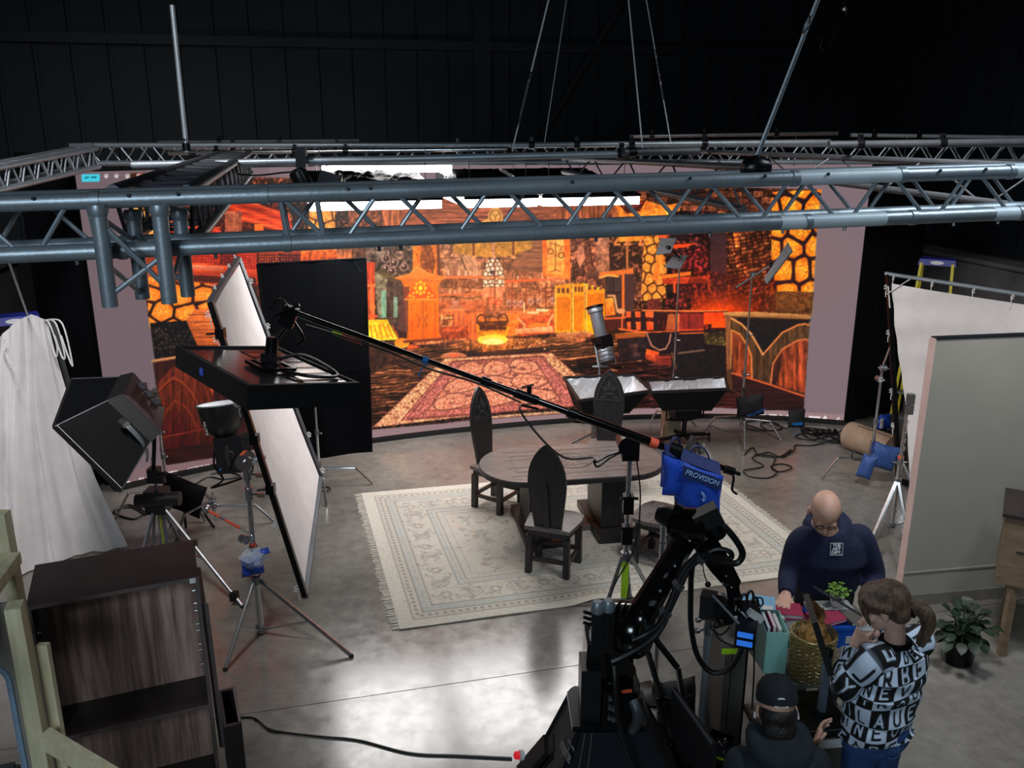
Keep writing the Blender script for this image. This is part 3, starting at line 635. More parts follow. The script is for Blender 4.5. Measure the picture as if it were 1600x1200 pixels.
    P.poly([(1136, 606), (1190, 636), (1256, 642), (1190, 641), (1100, 636), (1020, 636), (1020, 610)], (40, 18, 18), None, 'h', .9, a=.8)
    # viewer window furniture
    P.rect(128, 272, 156, 284, (66, 205, 226)); P.line([(133, 278), (138, 277)], 2.4, (24, 96, 120)); P.line([(143, 277), (150, 277)], 2.4, (24, 96, 120))
    for x in (166, 182, 199, 216, 232): P.ell(x, 275, 3.2, 3.4, (220, 206, 206)); P.ell(x, 274, 1.2, 1.2, (120, 100, 106))
    wh = (238, 226, 226)
    def icon(x, y, k=0):
        if k == 0: P.rect(x-3.5, y-3, x+3.5, y+3, wh); P.rect(x-1.6, y-1, x+1.6, y+1.2, (126, 100, 104))
        elif k == 1: P.poly([(x-4, y-2), (x-2, y-4), (x, y-2.5), (x+2, y-4), (x+4, y-2), (x, y+4)], wh); P.ell(x, y-1, 1.4, 1.4, (126, 100, 104))
        else: P.ell(x, y, 3.4, 3, wh)
    icon(200, 755, 0); icon(221, 750, 1); P.line([(211, 748), (211, 759)], .8, (150, 124, 126))
    icon(253, 744, 2)
    G = {'0': '75557', '1': '26227', '2': '71747', '3': '71717', '5': '74717', '6': '74757', '7': '71222', '8': '75757', 'x': '00525', 'K': '55655', 'B': '65656', ' ': '00000'}
    def digits(t, x, y, dy):
        for ch in t:
            for j, row in enumerate(G[ch]):
                for i in range(3):
                    if int(row) & (4 >> i): P.rect(x+i*1.3, y+j*1.5-dy*x*0, x+i*1.3+1.35, y+j*1.5+1.5, wh)
            x += 5.0; y += dy*5.0
    digits('2688 x 1728', 258, 738, -.19); digits('573 KB', 314, 727.5, -.19)
    for x0, x1, y in ((1186, 1196, 648), (1202, 1214, 649), (1219, 1221, 649), (1230, 1238, 650), (1264, 1282, 652)): P.poly([(x0, y-1.8), (x1, y-1.4), (x1, y+1.8), (x0, y+1.4)], wh)
    P.poly([(1284, 655), (1290, 649), (1293, 656)], wh); P.line([(1306, 658), (1311, 653)], 2, wh); P.ell(1191, 648, 4.5, 3.4, wh); P.ell(1234, 650, 4, 3.4, wh)
    P.line([(1226, 643), (1226, 656)], .8, (176, 150, 152)); P.line([(1299, 647), (1299, 662)], .8, (176, 150, 152))
    P.ell(775, 470, 330, 130, (255, 150, 50), soft=True, a=.16)
    P.ell(330, 400, 200, 110, (240, 70, 20), soft=True, a=.18)
    P.ell(1170, 420, 200, 110, (230, 90, 30), soft=True, a=.14)
    im = np.clip(P.im, 0, 1)
    pm = P.pic[..., None]; im = im*(1-pm)+pm*np.clip((lambda q: q.mean(2, keepdims=True)*-.08+q*1.08)(im*np.array((1.2, 1.07, 1.05))*(1+.15*P.n['m']+.2*P.n['f'])[..., None]-.012), 0, 1)
    b = im.copy()
    b[1:-1, 1:-1] = (im[1:-1, 1:-1]*4+im[:-2, 1:-1]+im[2:, 1:-1]+im[1:-1, :-2]+im[1:-1, 2:])/8
    P.im = b
    return P
# ---------------------------------------------------------------- the room
U0, U1, V0, V1, ZC = -4.0, 9.0, -4.0, 13.0, 8.6
def uv(u, v, z=0.): return EX*u+EY*v+EZ*z
RZ = Matrix.Rotation(TH, 3, 'Z')
def concrete():
    m = bpy.data.materials.new('polished_concrete'); m.use_nodes = True; nt = m.node_tree; L = nt.links; p = nt.nodes['Principled BSDF']
    tc = nd(nt, 'ShaderNodeTexCoord')
    a = nd(nt, 'ShaderNodeTexNoise', Scale=.55, Detail=7., Roughness=.65, Distortion=.5); L.new(tc.outputs['Object'], a.inputs['Vector'])
    b = nd(nt, 'ShaderNodeTexNoise', Scale=9., Detail=8., Roughness=.7); L.new(tc.outputs['Object'], b.inputs['Vector'])
    r = nd(nt, 'ShaderNodeValToRGB'); e = r.color_ramp.elements; e[0].position = .3; e[1].position = .72
    e[0].color = (*lin((90, 87, 83)), 1); e[1].color = (*lin((134, 131, 125)), 1); L.new(a.outputs['Fac'], r.inputs[0])
    mx = nd(nt, 'ShaderNodeMix'); mx.data_type = 'RGBA'; mx.blend_type = 'OVERLAY'; mx.inputs[0].default_value = .5
    L.new(r.outputs[0], mx.inputs[6]); L.new(b.outputs['Fac'], mx.inputs[7])
    sc_ = nd(nt, 'ShaderNodeTexVoronoi', Scale=5.); sc_.feature = 'DISTANCE_TO_EDGE'; mp = nd(nt, 'ShaderNodeMapping'); mp.inputs['Scale'].default_value = (.4, 2.2, 1); mp.inputs['Rotation'].default_value = (0, 0, .5)
    L.new(tc.outputs['Object'], mp.inputs[0]); L.new(mp.outputs[0], sc_.inputs['Vector'])
    L.new(mx.outputs[2], p.inputs['Base Color'])
    rr = nd(nt, 'ShaderNodeMapRange'); rr.inputs[1].default_value = .3; rr.inputs[2].default_value = .7; rr.inputs[3].default_value = .13; rr.inputs[4].default_value = .26
    L.new(b.outputs['Fac'], rr.inputs[0]); L.new(rr.outputs[0], p.inputs['Roughness'])
    bp = nd(nt, 'ShaderNodeBump', Strength=.03, Distance=.002); L.new(b.outputs['Fac'], bp.inputs['Height']); L.new(bp.outputs[0], p.inputs['Normal'])
    p.inputs['Specular IOR Level'].default_value = .85
    return m
M['concrete'] = concrete()
M['wall_clad'] = mat('dark_cladding', (19, 26, 35), .6, .2, .12, 2.5)
M['wall_black'] = mat('black_wall_paint', (13, 14, 16), .85, 0, .2, 3)
M['wall_grey'] = mat('charcoal_block_paint', (104, 101, 104), .8, 0, .12, 4, bump=.1)
M['steelwork'] = mat('dark_steelwork', (24, 31, 40), .55, .3, .15, 3)
mb = MB(); g = .007; js = [V0, -1.0, 5.18, 11.3, V1]
for a, b in zip(js[:-1], js[1:]):
    a_ = a+(g/2 if a > V0 else 0); b_ = b-(g/2 if b < V1 else 0)
    mb.add([uv(U0, a_), uv(U1, a_), uv(U1, b_), uv(U0, b_)], [(0, 1, 2, 3)])
    if b < V1:                                            # the saw-cut joint, recessed
        q = [uv(U0, b_), uv(U1, b_), uv(U1, b_, -.008), uv(U0, b_, -.008), uv(U0, b_+g), uv(U1, b_+g), uv(U1, b_+g, -.008), uv(U0, b_+g, -.008)]
        mb.add(q, [(0, 1, 2, 3), (3, 2, 6, 7), (7, 6, 5, 4)])
floor = struct(mb.build('floor', M['concrete'], smooth=None))
def slab(name, c, size, m, kids=None):
    mb = MB(); mb.box(c, size, RZ); return struct(mb.build(name, m, smooth=None))
uc, vc = (U0+U1)/2, (V0+V1)/2
wall_back = slab('wall_back', uv(uc, V1+.1, ZC/2), (U1-U0+.4, .2, ZC), M['wall_black'])
wall_left = slab('wall_left', uv(U0-.1, vc, ZC/2), (.2, V1-V0, ZC), M['wall_black'])
wall_right = slab('wall_right', uv(U1+.1, vc, ZC/2), (.2, V1-V0, ZC), M['wall_black'])
wall_front = slab('wall_front', uv(uc, V0-.1, ZC/2), (U1-U0+.4, .2, ZC), M['wall_black'])
ceiling = slab('ceiling', uv(uc, vc, ZC+.1), (U1-U0+.4, V1-V0+.4, .2), M['wall_black'])
# cladding sheets of the back wall, each with its own raised edges
def sheet(c, ax, w, h, out, parent, m):
    mb = MB(); mb.prism([(-w/2, -h/2), (-w/2+.04, -h/2), (-w/2+.055, -h/2), (w/2, -h/2), (w/2, h/2), (-w/2, h/2)], c, ax, EZ, .03, out)
    mb.prism([(-w/2+.01, -h/2), (-w/2+.05, -h/2), (-w/2+.05, h/2), (-w/2+.01, h/2)], c+out*.03, ax, EZ, .018, out)
    return mb.build('cladding_panel', m, parent, smooth=None)
u = U0+.25
while u < U1: sheet(uv(u, V1-.002, 5.3), EX, .43, 6.4, -EY, wall_back, M['wall_clad']); u += .445
v = 5.0
while v < V1: sheet(uv(U1-.002, v, 5.2), EY, .4, 6.2, -EX, wall_right, M['wall_clad']); v += .42
mb = MB(); mb.box(uv(uc, V1-.13, 4.78), (U1-U0, .16, .12), RZ); mb.build('girt', M['steelwork'], wall_back)
cu = [uv(2.72, V1-.2)]
for c in cu:
    mb = MB(); mb.box(c+EZ*4.2, (.24, .03, 8.4), RZ); mb.box(c+EY*.15+EZ*4.2, (.24, .03, 8.4), RZ); mb.box(c+EY*.075+EZ*4.2, (.03, .15, 8.4), RZ); mb.build('column', M['steelwork'], wall_back)
mb = MB(); mb.bar(uv(3.6, V1-.2, 3.6), uv(5.0, V1-.2, 5.8), .08, .08); mb.build('wind_brace', M['steelwork'], wall_back)
# the low block wall with a ledge that lines the right and left walls
def dado(name, u, sgn, par):
    mb = MB(); mb.box(uv(u+sgn*.18, 9.2, 1.0), (.36, 7.5, 2.0), RZ); o = mb.build('block_dado', M['wall_grey'], par, smooth=None)
    mb = MB(); mb.box(uv(u+sgn*.2, 9.2, 2.02), (.42, 7.5, .05), RZ); mb.build('ledge', M['wall_grey'], par, smooth=None)
dado('dado', U1, -1, wall_right); dado('dado', U0, 1, wall_left)
mb = MB(); mb.bar(uv(U1-.09, 11.05, 0), uv(U1-.09, 11.05, 2.6), .09, .09); mb.box(uv(U1-.1, 11.05, 2.15), (.14, .2, .06), RZ); mb.build('conduit', M['steelwork'], wall_right)
# black drapes at both ends of the video screen
def drape(label, a, b, h, n, ph):
    G = []
    a, b = Vector(a), Vector(b); d = (b-a); nn = V(-d.y, d.x, 0).normalized()
    for i in range(6):
        z = .02+(h-.02)*i/5
        G.append([a+d*(j/n)+nn*(.035*math.sin(j*1.55+ph)+.02*math.sin(j*.63+ph*2))*(1-.35*i/5)+EZ*z for j in range(n+1)])
    mb = MB(); mb.grid(G, .006); o = mb.build('black_drape', M['black_cloth'], smooth=80); return tag(o, label, 'curtain')
drape('black blackout drape hanging at the left end of the LED screen', V(-5.05, 9.15, 0), V(-4.22, 8.66, 0), 3.45, 46, .3)
drape('black blackout drape hanging at the right end of the LED screen', V(4.33, 10.8, 0), V(5.3, 11.35, 0), 3.4, 46, 1.2)
# ---------------------------------------------------------------- the curved LED video screen
SU = np.array([-1.97, -1.10, .75, 1.69, 2.44, 3.42, 4.27, 5.17, 5.71, 6.69]); SV = np.array([9.35, 9.74, 10.2, 10.27, 10.34, 10.36, 10.3, 10.08, 9.86, 9.44])
pf = np.polyfit(SU, SV, 4)
SCR_Z0, SCR_Z1 = .06, 3.28
def scr(u, z, back=0.):
    v = float(np.polyval(pf, u)); s = float(np.polyval(np.polyder(pf), u)); n = V(-s, 1, 0).normalized()
    return uv(u+n.x*back, v+n.y*back, z)
t = thing('video_screen', scr(2.36, 0), 'huge curved LED wall showing an orange lit alchemist room picture', 'screen')
def screen_mesh():
    P = paint_screen(); N, K = 1000, 330
    us = np.linspace(-2.0, 6.72, N); v = np.polyval(pf, us); zs = np.linspace(SCR_Z0, SCR_Z1, K)
    ex, ey = np.array(EX), np.array(EY)
    xy = us[:, None]*ex[None, :2]+v[:, None]*ey[None, :2]
    pts = np.zeros((K, N, 3)); pts[..., :2] = xy[None]; pts[..., 2] = zs[:, None]
    d = pts-np.array([0, 0, CAMH]); dep = d[..., 1]*_c-d[..., 2]*_s; up = d[..., 1]*_s+d[..., 2]*_c
    px = 800+FPX*d[..., 0]/dep; py = 600-FPX*up/dep                      # where on the painted picture each diode sits
    fx = np.clip((px-P.x0)*P.sc, 0, P.w-2); fy = np.clip((py-P.y0)*P.sc, 0, P.h-2); ix = fx.astype(int); iy = fy.astype(int); tx = (fx-ix)[..., None]; ty = (fy-iy)[..., None]
    c = (P.im[iy, ix]*(1-tx)+P.im[iy, ix+1]*tx)*(1-ty)+(P.im[iy+1, ix]*(1-tx)+P.im[iy+1, ix+1]*tx)*ty
    c = np.where(c <= .04045, c/12.92, ((c+.055)/1.055)**2.4)
    me = bpy.data.meshes.new('display'); nv = N*K; nf = (N-1)*(K-1)
    me.vertices.add(nv); me.vertices.foreach_set('co', pts.reshape(-1).astype(np.float32))
    a = (np.arange(K-1)[:, None]*N+np.arange(N-1)[None]).reshape(-1)
    q = np.stack([a, a+1, a+N+1, a+N], 1)
    me.loops.add(nf*4); me.loops.foreach_set('vertex_index', q.reshape(-1).astype(np.int32))
    me.polygons.add(nf); me.polygons.foreach_set('loop_start', (np.arange(nf)*4).astype(np.int32)); me.update(calc_edges=True)
    at_ = me.attributes.new('col', 'FLOAT_COLOR', 'POINT')
    rgba = np.ones((nv, 4), np.float32); rgba[:, :3] = c.reshape(-1, 3); at_.data.foreach_set('color', rgba.reshape(-1))
    me.materials.append(mat_attr('led_picture', .5, 1.0)); return me
link('display', screen_mesh(), t)
mb = MB()
for b0, b1, z0, z1 in ((.012, .1, .05, SCR_Z1+.01),):
    us = np.linspace(-2.01, 6.73, 60)
    A = [scr(u, z0, b0) for u in us]; B = [scr(u, z1, b0) for u in us]; A2 = [scr(u, z0, b1) for u in us]; B2 = [scr(u, z1, b1) for u in us]
    n = 60; mb.add(A+B+B2+A2, [(k*n+i, k*n+i+1, ((k+1) % 4)*n+i+1, ((k+1) % 4)*n+i) for k in range(4) for i in range(n-1)]+[(0, n, 2*n, 3*n), (n-1, 4*n-1, 3*n-1, 2*n-1)])
mb.build('housing', M['black_metal'], t)
mb = MB(); us = np.linspace(-2.03, 6.75, 60); n = 60
A = [scr(u, 0, -.03) for u in us]; B = [scr(u, .05, -.03) for u in us]; B2 = [scr(u, .05, .14) for u in us]; A2 = [scr(u, 0, .14) for u in us]
mb.add(A+B+B2+A2, [(k*n+i, k*n+i+1, ((k+1) % 4)*n+i+1, ((k+1) % 4)*n+i) for k in range(4) for i in range(n-1)]+[(0, n, 2*n, 3*n), (n-1, 4*n-1, 3*n-1, 2*n-1)])
mb.build('plinth', M['rubber'], t)
for u in (-1.9, 2.4, 6.6):
    mb = MB(); mb.bar(scr(u, 0, .3), scr(u, SCR_Z1, .14), .06, .06); mb.bar(scr(u, .03, .14), scr(u, .03, .7), .06, .06); mb.build('support_frame', M['black_metal'], t)
# ---------------------------------------------------------------- lattice trusses, tubes and hanging gear
def zigzag(a0, a1, b0, b1, n, gap, r, mt, parent, phase=0):
    """diagonal braces between two chords, each brace an object of its own"""
    k = 0
    for i in range(n):
        t0, t1 = i/n, (i+1)/n
        if (i+phase) % 2 == 0: p, q = lerp(a0, a1, t0+gap/n), lerp(b0, b1, t1-gap/n)
        else: p, q = lerp(b0, b1, t0+gap/n), lerp(a0, a1, t1-gap/n)
        mb = MB(); mb.cyl(p, q, r, n=8); mb.build('brace', mt, parent)
def chord(p, q, r, mt, parent, nm='chord', n=14):
    mb = MB(); mb.cyl(p, q, r, n=n); return mb.build(nm, mt, parent)
def clamp(p, d, r, parent=None, m=None, nm='clamp'):
    x, y, d = basis(d); mb = MB(); mb.cyl(p-d*.025, p+d*.025, r+.009, n=12); mb.box(p+EZ*(r+.018), (.03, .03, .05)); mb.cyl(p+EZ*(r+.03)-x*.03, p+EZ*(r+.03)+x*.03, .007, n=6)
    return mb.build(nm, m or M['black_metal'], parent)
# --- front truss
A0, A1 = dp(0, 318, 2.56), dp(1590, 268, 3.28); d = A1-A0
B0, B1 = dp(22, 398, 2.6), dp(1590, 333, 3.31)
ft = thing('lattice_truss', A0, 'long aluminium box truss crossing the whole picture nearest the gallery', 'truss')
bk = V(-d.y, d.x, 0).normalized()*.17
def T(t): return lerp(A0, A1, t)
def Bt(t): return lerp(B0, B1, t)
for fn, cuts in ((T, (.735, .858, .99)), (Bt, (.716, .836, .968))):
    seg = [(-.14, cuts[0], 'alu'), (cuts[0], cuts[1], 'alu_white'), (cuts[1], cuts[2], 'alu'), (cuts[2], 1.14, 'alu_white')]
    for a, b, m in seg: chord(fn(a), fn(b), .025 if m == 'alu' else .0256, M[m], ft)
    chord(fn(-.14)+bk, fn(1.14)+bk, .025, M['alu'], ft)
for t in (.075, .215, .735, .858, .99, -.12, 1.12):
    for q in (T(t), Bt(t+.012)): mb = MB(); mb.cyl(q-d.normalized()*.012, q+d.normalized()*.012, .0285, n=14); mb.build('spigot_joint', M['alu'], ft)
L0, L1 = -.1, 1.1
for off, ph in ((0, 0), (1, 1)):
    o = bk*off; nb = 26
    zigzag(T(.22)+o, T(1.1)+o, Bt(.22)+o, Bt(1.1)+o, 17, .14, .0075, M['alu'], ft, ph)
    zigzag(T(-.13)+o, T(.06)+o, Bt(-.13)+o, Bt(.06)+o, 4, .14, .0075, M['alu'], ft, ph)
    for t in (.068, .228, .26): mb = MB(); mb.cyl(T(t)+o, Bt(t)+o, .0085, n=8); mb.build('batten', M['alu'], ft)
zigzag(T(.0), T(1.1), T(.0)+bk, T(1.1)+bk, 19, .14, .0075, M['alu'], ft); zigzag(Bt(.0), Bt(1.1), Bt(.0)+bk, Bt(1.1)+bk, 19, .14, .0075, M['alu'], ft, 1)
for t in (.03, .105, .145, .29, .31, .5, .62, .7, .77, .9, .955):
    mb = MB(); q = T(t)+V(0, -.024, .012); mb.cyl(q, q+V(0, -.006, .002), .006, n=8); mb.build('pin', M['steelwork'], ft); mb = MB(); q = Bt(t+.02)+V(0, -.01, -.024); mb.cyl(q, q+V(0, 0, -.012), .006, n=8); mb.build('pin', M['steel'], ft)
# --- the corner leg stubs that hang from the front truss
lg = thing('truss_corner_leg', dp(165, 320, 2.5), 'short aluminium corner leg with four tubes hanging below the front truss', 'truss leg')
fr, bk2 = V(0, -.035, 0), V(.01, .22, 0)
tops = [(152, 322, 2.52), (248, 322, 2.56), (207, 330, 2.82), (280, 330, 2.86)]
bots = [(178, 488, 2.52), (270, 482, 2.56), (231, 474, 2.82), (299, 470, 2.86)]
LP = []
for (a, b) in zip(tops, bots):
    p = dp(*a); q = dp(*b); q.x, q.y = p.x, p.y; LP.append((p, q)); chord(p, q, .0232, M['alu'], lg, 'leg_tube')
def lb(i, j, t0, t1): mb = MB(); mb.cyl(lerp(*LP[i], t0), lerp(*LP[j], t1), .008, n=8); mb.build('brace', M['alu'], lg)
lb(0, 1, .9, .5); lb(0, 1, .15, .85); lb(0, 2, .55, .95); lb(2, 3, .2, .9); lb(2, 1, .25, .6); lb(0, 2, .1, .35); lb(1, 3, .9, .4)
for i in range(4):
    p = LP[i][0]; mb = MB(); mb.lathe([(.0232, -.03), (.03, -.012), (.026, .004)], p, EZ, 12); mb.build('weld_collar', M['alu'], lg)
# --- left side truss running away from the corner
def box_truss(name, label, corners0, corners1, n, r=.024, rb=.008, m='alu', faces=((0, 1), (2, 3), (0, 2), (1, 3))):
    t = thing(name, corners0[0], label, 'truss')
    for a, b in zip(corners0, corners1): chord(a, b, r, M[m], t, n=10)
    for k, (i, j) in enumerate(faces): zigzag(corners0[i], corners1[i], corners0[j], corners1[j], n, .1, rb, M[m], t, k % 2)
    return t
s = EY*5.0
p0, p1 = dp(176, 300, 2.78), dp(292, 300, 2.84); dz = V(0, 0, -.17)
box_truss('lattice_truss', 'dull aluminium truss running back from the corner leg toward the screen', [p0, p0+dz, p1, p1+dz], [p0+s, p0+s+dz, p1+s, p1+s+dz], 26, m='alu_dark')
# --- outer ring: left truss, back truss
q0, q1 = dp(-160, 285, 5.9), dp(118, 232, 8.1); b_ = V(.16, .08, 0); dz = V(0, 0, -.165)
box_truss('lattice_truss', 'aluminium truss on the far left leading to the rear corner', [q0, q0+dz, q0+b_, q0+b_+dz], [q1, q1+dz, q1+b_, q1+b_+dz], 22, m='alu')
q0, q1 = dp(132, 227, 8.2), dp(1660, 226, 8.8); b_ = V(-.03, .16, 0)
box_truss('lattice_truss', 'rear aluminium truss spanning over the top of the screen', [q0, q0+dz, q0+b_, q0+b_+dz], [q1, q1+dz, q1+b_, q1+b_+dz], 64, m='alu', faces=((0, 1), (2, 3)))
mb = MB(); mb.box(dp(124, 243, 8.15)+V(.02, .06, 0), (.2, .2, .22), RZ)
tag(mb.build('corner_block', M['alu_dark'], smooth=None), 'grey cube corner block joining the left and rear trusses', 'truss corner')
# --- right side truss
c0 = [at(1640, 261, 5.05), at(1640, 328, 4.8), at(1180, 262, 4.95), at(1162, 327, 4.85)]
c1 = [at(1060, 235, 8.7), at(1060, 254, 8.3), at(880, 247, 8.0), at(880, 268, 7.7)]
box_truss('lattice_truss', 'aluminium truss angling back from the right end of the front truss', c0, c1, 9, m='alu_dark', r=.022, rb=.0065, faces=((0, 1), (2, 3)))
# --- scaffold tubes laid over the trusses
def pipe(label, p, q, r=.024, m='steel', nm='scaffold_tube', sl=None, drop=0.):
    t = thing(nm, p, label, 'pipe', 'scaffold tubes over the trusses'); p, q = Vector(p), Vector(q)
    mb = MB(); N = 12
    mb.cyl(p, q, r, n=14); mb.build('tube', M[m], t)
    for e, dd in ((p, (p-q).normalized()), (q, (q-p).normalized())): mb = MB(); mb.cyl(e, e+dd*.006, r*1.08, n=14); mb.build('end_ring', M['alu_dark'], t)
    for f in sl or (.3, .7): clamp(lerp(p, q, f), q-p, r, t)
    if drop:
        for f in (.25, .8): mb = MB(); k = lerp(p, q, f); mb.cyl(k, k-EZ*drop, .009, n=8); mb.build('drop_bracket', M['black_metal'], t)
    return t
pipe('long grey tube just behind the front truss, its left end open', dp(207, 258, 5.4), dp(986, 240, 5.5), .0225, 'alu', sl=(.12, .98))
pipe('dark tube carrying on to the right from the long grey tube', dp(975, 238, 5.4), dp(1090, 236, 5.6), .024, 'alu_dark', sl=(.1,))
pipe('bright tube on the left over the rear truss, lower of two', dp(264, 239, 8.2), dp(792, 233, 8.3), .021, 'chrome', sl=(.14, .37, .52))
pipe('bright tube on the left over the rear truss, upper of two', dp(255, 231, 8.6), dp(795, 226, 8.7), .021, 'alu', sl=(.2, .5, .85))
pipe('slim tube lying topmost at the left beside the upright pole', dp(248, 222, 9.2), dp(560, 219, 9.4), .02, 'alu_dark', sl=(.3, .6))
pipe('blue grey tube over the middle of the rear truss', dp(800, 227, 7.6), dp(1296, 222, 7.8), .025, 'alu', sl=(.06, .2, .37, .6))
pipe('thick grey tube at the right over the rear truss', dp(1296, 226, 6.2), dp(1680, 221, 6.4), .0265, 'alu_dark', sl=(.12, .45))
pipe('slim topmost tube at the right beside the twin strop', dp(985, 213, 9.0), dp(1308, 208, 9.2), .02, 'steel', sl=(.1, .35, .7), drop=.32)
pipe('slim topmost tube at the far right corner', dp(1330, 211, 9.0), dp(1680, 216, 9.0), .02, 'alu', sl=(.1, .3), drop=.25)
t = thing('upright_pole', at(291, 224, 6.6), 'grey upright pole clamped on top of the left tubes', 'pole')
b0 = at(292, 238, 6.6); t0 = V(b0.x, b0.y, at(270, 8, 6.6).z)
mb = MB(); mb.cyl(b0, t0, .0185, n=12); mb.build('tube', M['alu'], t); clamp(b0+EZ*.04, EZ, .02, t)
# --- suspension lines up to the roof
def line_up(label, px0, py0, px1, py1, Y, r=.006, hard=(), nm='steel_wire', cat='wire', m='wire', off=0):
    a, b = at(px0, py0, Y), at(px1, py1, Y); k = (ZC-.01-a.z)/(b.z-a.z); e = a+(b-a)*k
    t = thing(nm, a, label, cat); mb = MB(); mb.tube([a, e], r, 6); mb.build('strand', M[m], t)
    if off: mb = MB(); mb.tube([a+V(off, .03, 0), e+V(off*.3, 0, 0)], r, 6); mb.build('strand', M[m], t)
    for f, kind in hard:
        p = lerp(a, b, f); dd = (b-a).normalized(); x, y, _ = basis(dd); mb = MB()
        if kind == 'tb':
            mb.cyl(p-dd*.09, p+dd*.09, .004, n=6); mb.tube([p+dd*.06+x*.011, p-dd*.06+x*.011], .004, 6); mb.tube([p+dd*.06-x*.011, p-dd*.06-x*.011], .004, 6); mb.build('turnbuckle', M['chrome'], t)
        else:
            mb.tube([p+x*.02*math.cos(a_)+dd*.03*math.sin(a_) for a_ in np.linspace(0, 2*PI, 11)[:-1]], .006, 6, True); mb.build('shackle', M['chrome'], t)
    return t
line_up('steel wire with turnbuckle and shackles, leftmost of the thick hangers', 800, 236, 857, 0, 5.5, .0055, ((.3, 'tb'), (.42, 'tb'), (.2, 'sh'), (.5, 'sh')))
line_up('thin plain wire just right of the left turnbuckle wire', 851, 222, 885, 0, 7.6, .0045)
line_up('thin plain wire left of the chained hanger', 1004, 232, 982, 0, 6.4, .0055)
line_up('steel hanger with a short chain of links in its middle', 1048, 222, 1010, 0, 7.6, .0055, ((.36, 'tb'), (.45, 'sh'), (.5, 'sh'), (.56, 'tb'), (.63, 'sh')))
line_up('pale twin strop slanting up from the front truss at the right', 1178, 252, 1276, 0, 3.35, .0052, ((.85, 'sh'),), 'webbing_strop', 'strop', 'alu', .016)
mb = MB(); p = dp(1180, 262, 3.15); mb.lathe([(.02, -.05), (.04, -.03), (.045, .01), (.03, .05)], p, d, 12); tag(mb.build('beam_clamp', M['black_metal']), 'black beam clamp holding the twin strop on the front truss', 'clamp')
t = thing('hanging_hook', uv(6.3, V1-.2, 5.5), 'small chrome hook with a black lead dangling high on the back wall', 'hook')
p = at(1320, 13, 11.3); mb = MB(); mb.ball(p, .045); mb.build('ball', M['chrome'], t); mb = MB()
mb.tube(smooth_path([p, at(1323, 26, 11.3), at(1314, 40, 11.3), at(1301, 60, 11.3), at(1294, 78, 11.3), at(1282, 75, 11.3), at(1284, 62, 11.3), at(1272, 60, 11.3)], 5), .008, 6); mb.build('lead', M['cable'], t)
mb = MB(); mb.cyl(p, V(p.x, p.y, ZC-.02), .006, n=6); mb.build('drop_wire', M['cable'], t)
# small black spotlight hung on the tubes, cable along the rear
t = thing('rigging_light', dp(471, 250, 5.4), 'small black lamp hanging on the long grey tube', 'lamp')
p = dp(471, 246, 5.35); mb = MB(); mb.box(p+EZ*-.0, (.06, .06, .12)); mb.build('yoke', M['black_metal'], t)
mb = MB(); mb.lathe([(.03, -.1), (.055, -.08), (.06, .06), (.045, .09)], p+V(.0, 0, -.16), V(.4, 0, -1), 14); mb.build('housing', M['black_metal'], t)
mb = MB(); mb.box(p+V(.15, .02, -.17), (.14, .01, .16), Matrix.Rotation(.3, 3, 'Y')); mb.build('barn_door', M['black_metal'], t)
mb = MB(); mb.tube(smooth_path([dp(320, 266, 5.5), dp(352, 270, 5.5), dp(400, 274, 5.5), dp(440, 270, 5.5), dp(470, 268, 5.4)], 5), .006, 6); tag(mb.build('cable', M['cable']), 'thin black lead strung behind the tube at upper left', 'cable')
M['panel_skirt'] = mat('black_nylon_skirt', (13, 14, 17), .75, 0, .15, 20, spec=.2)
# --- the bright overhead light boxes
def light_box(label, c0, w, l, z, g):
    """soft box hanging flat under the trusses: glowing sheet below, black cover above"""
    t = thing('overhead_soft_light', c0+EX*w/2+EY*l/2+EZ*z, label, 'studio light', g)
    def q(a, b, h): return c0+EX*a+EY*b+EZ*(z+h)
    h = .09
    mb = MB(); mb.hexa([q(0, 0, 0), q(w, 0, 0), q(w, l, 0), q(0, l, 0), q(0, 0, h), q(w, 0, h), q(w, l, h), q(0, l, h)]); mb.build('diffuser', M['glow'], t, smooth=None)
    mb = MB(); G = []
    for i in range(17):
        G.append([q(w*j/20, l*i/16, h+.012+.17*i/16+.03*abs(math.sin(i*1.9+j*2.3))*rnd.random()*(0 < i < 16)) for j in range(21)])
    mb.grid(G, .004); mb.build('black_foil_cover', M['foil'], t, smooth=25)
    mb = MB(); mb.hexa([q(0, l-.02, h), q(w, l-.02, h), q(w, l, h), q(0, l, h), q(0, l-.02, h+.17), q(w, l-.02, h+.17), q(w, l, h+.17), q(0, l, h+.17)]); mb.build('rear_flap', M['panel_skirt'], t, smooth=None)
    for e in ((q(0, 0, h), q(w, 0, h)), (q(0, l, h), q(w, l, h)), (q(0, 0, h), q(0, l, h)), (q(w, 0, h), q(w, l, h))): mb = MB(); mb.bar(*e, .03, .03); mb.build('frame_bar', M['black_metal'], t)
    for a, b in ((.1*w, .1*l), (.9*w, .1*l), (.1*w, .9*l), (.9*w, .9*l)): mb = MB(); mb.cyl(q(a, b, h), q(a, b, h)+EZ*.45, .004, n=6); mb.build('hanger', M['steel'], t)
    return t
M['glow'] = mat('glowing_diffusion', (250, 250, 250), .8, 0, .0, 5, emit=(255, 252, 250), estr=EMIT_KEY)
M['foil'] = mat('crinkled_black_foil', (15, 15, 17), .3, .25, .3, 30, bump=.8, bscale=25)
zb = 3.02
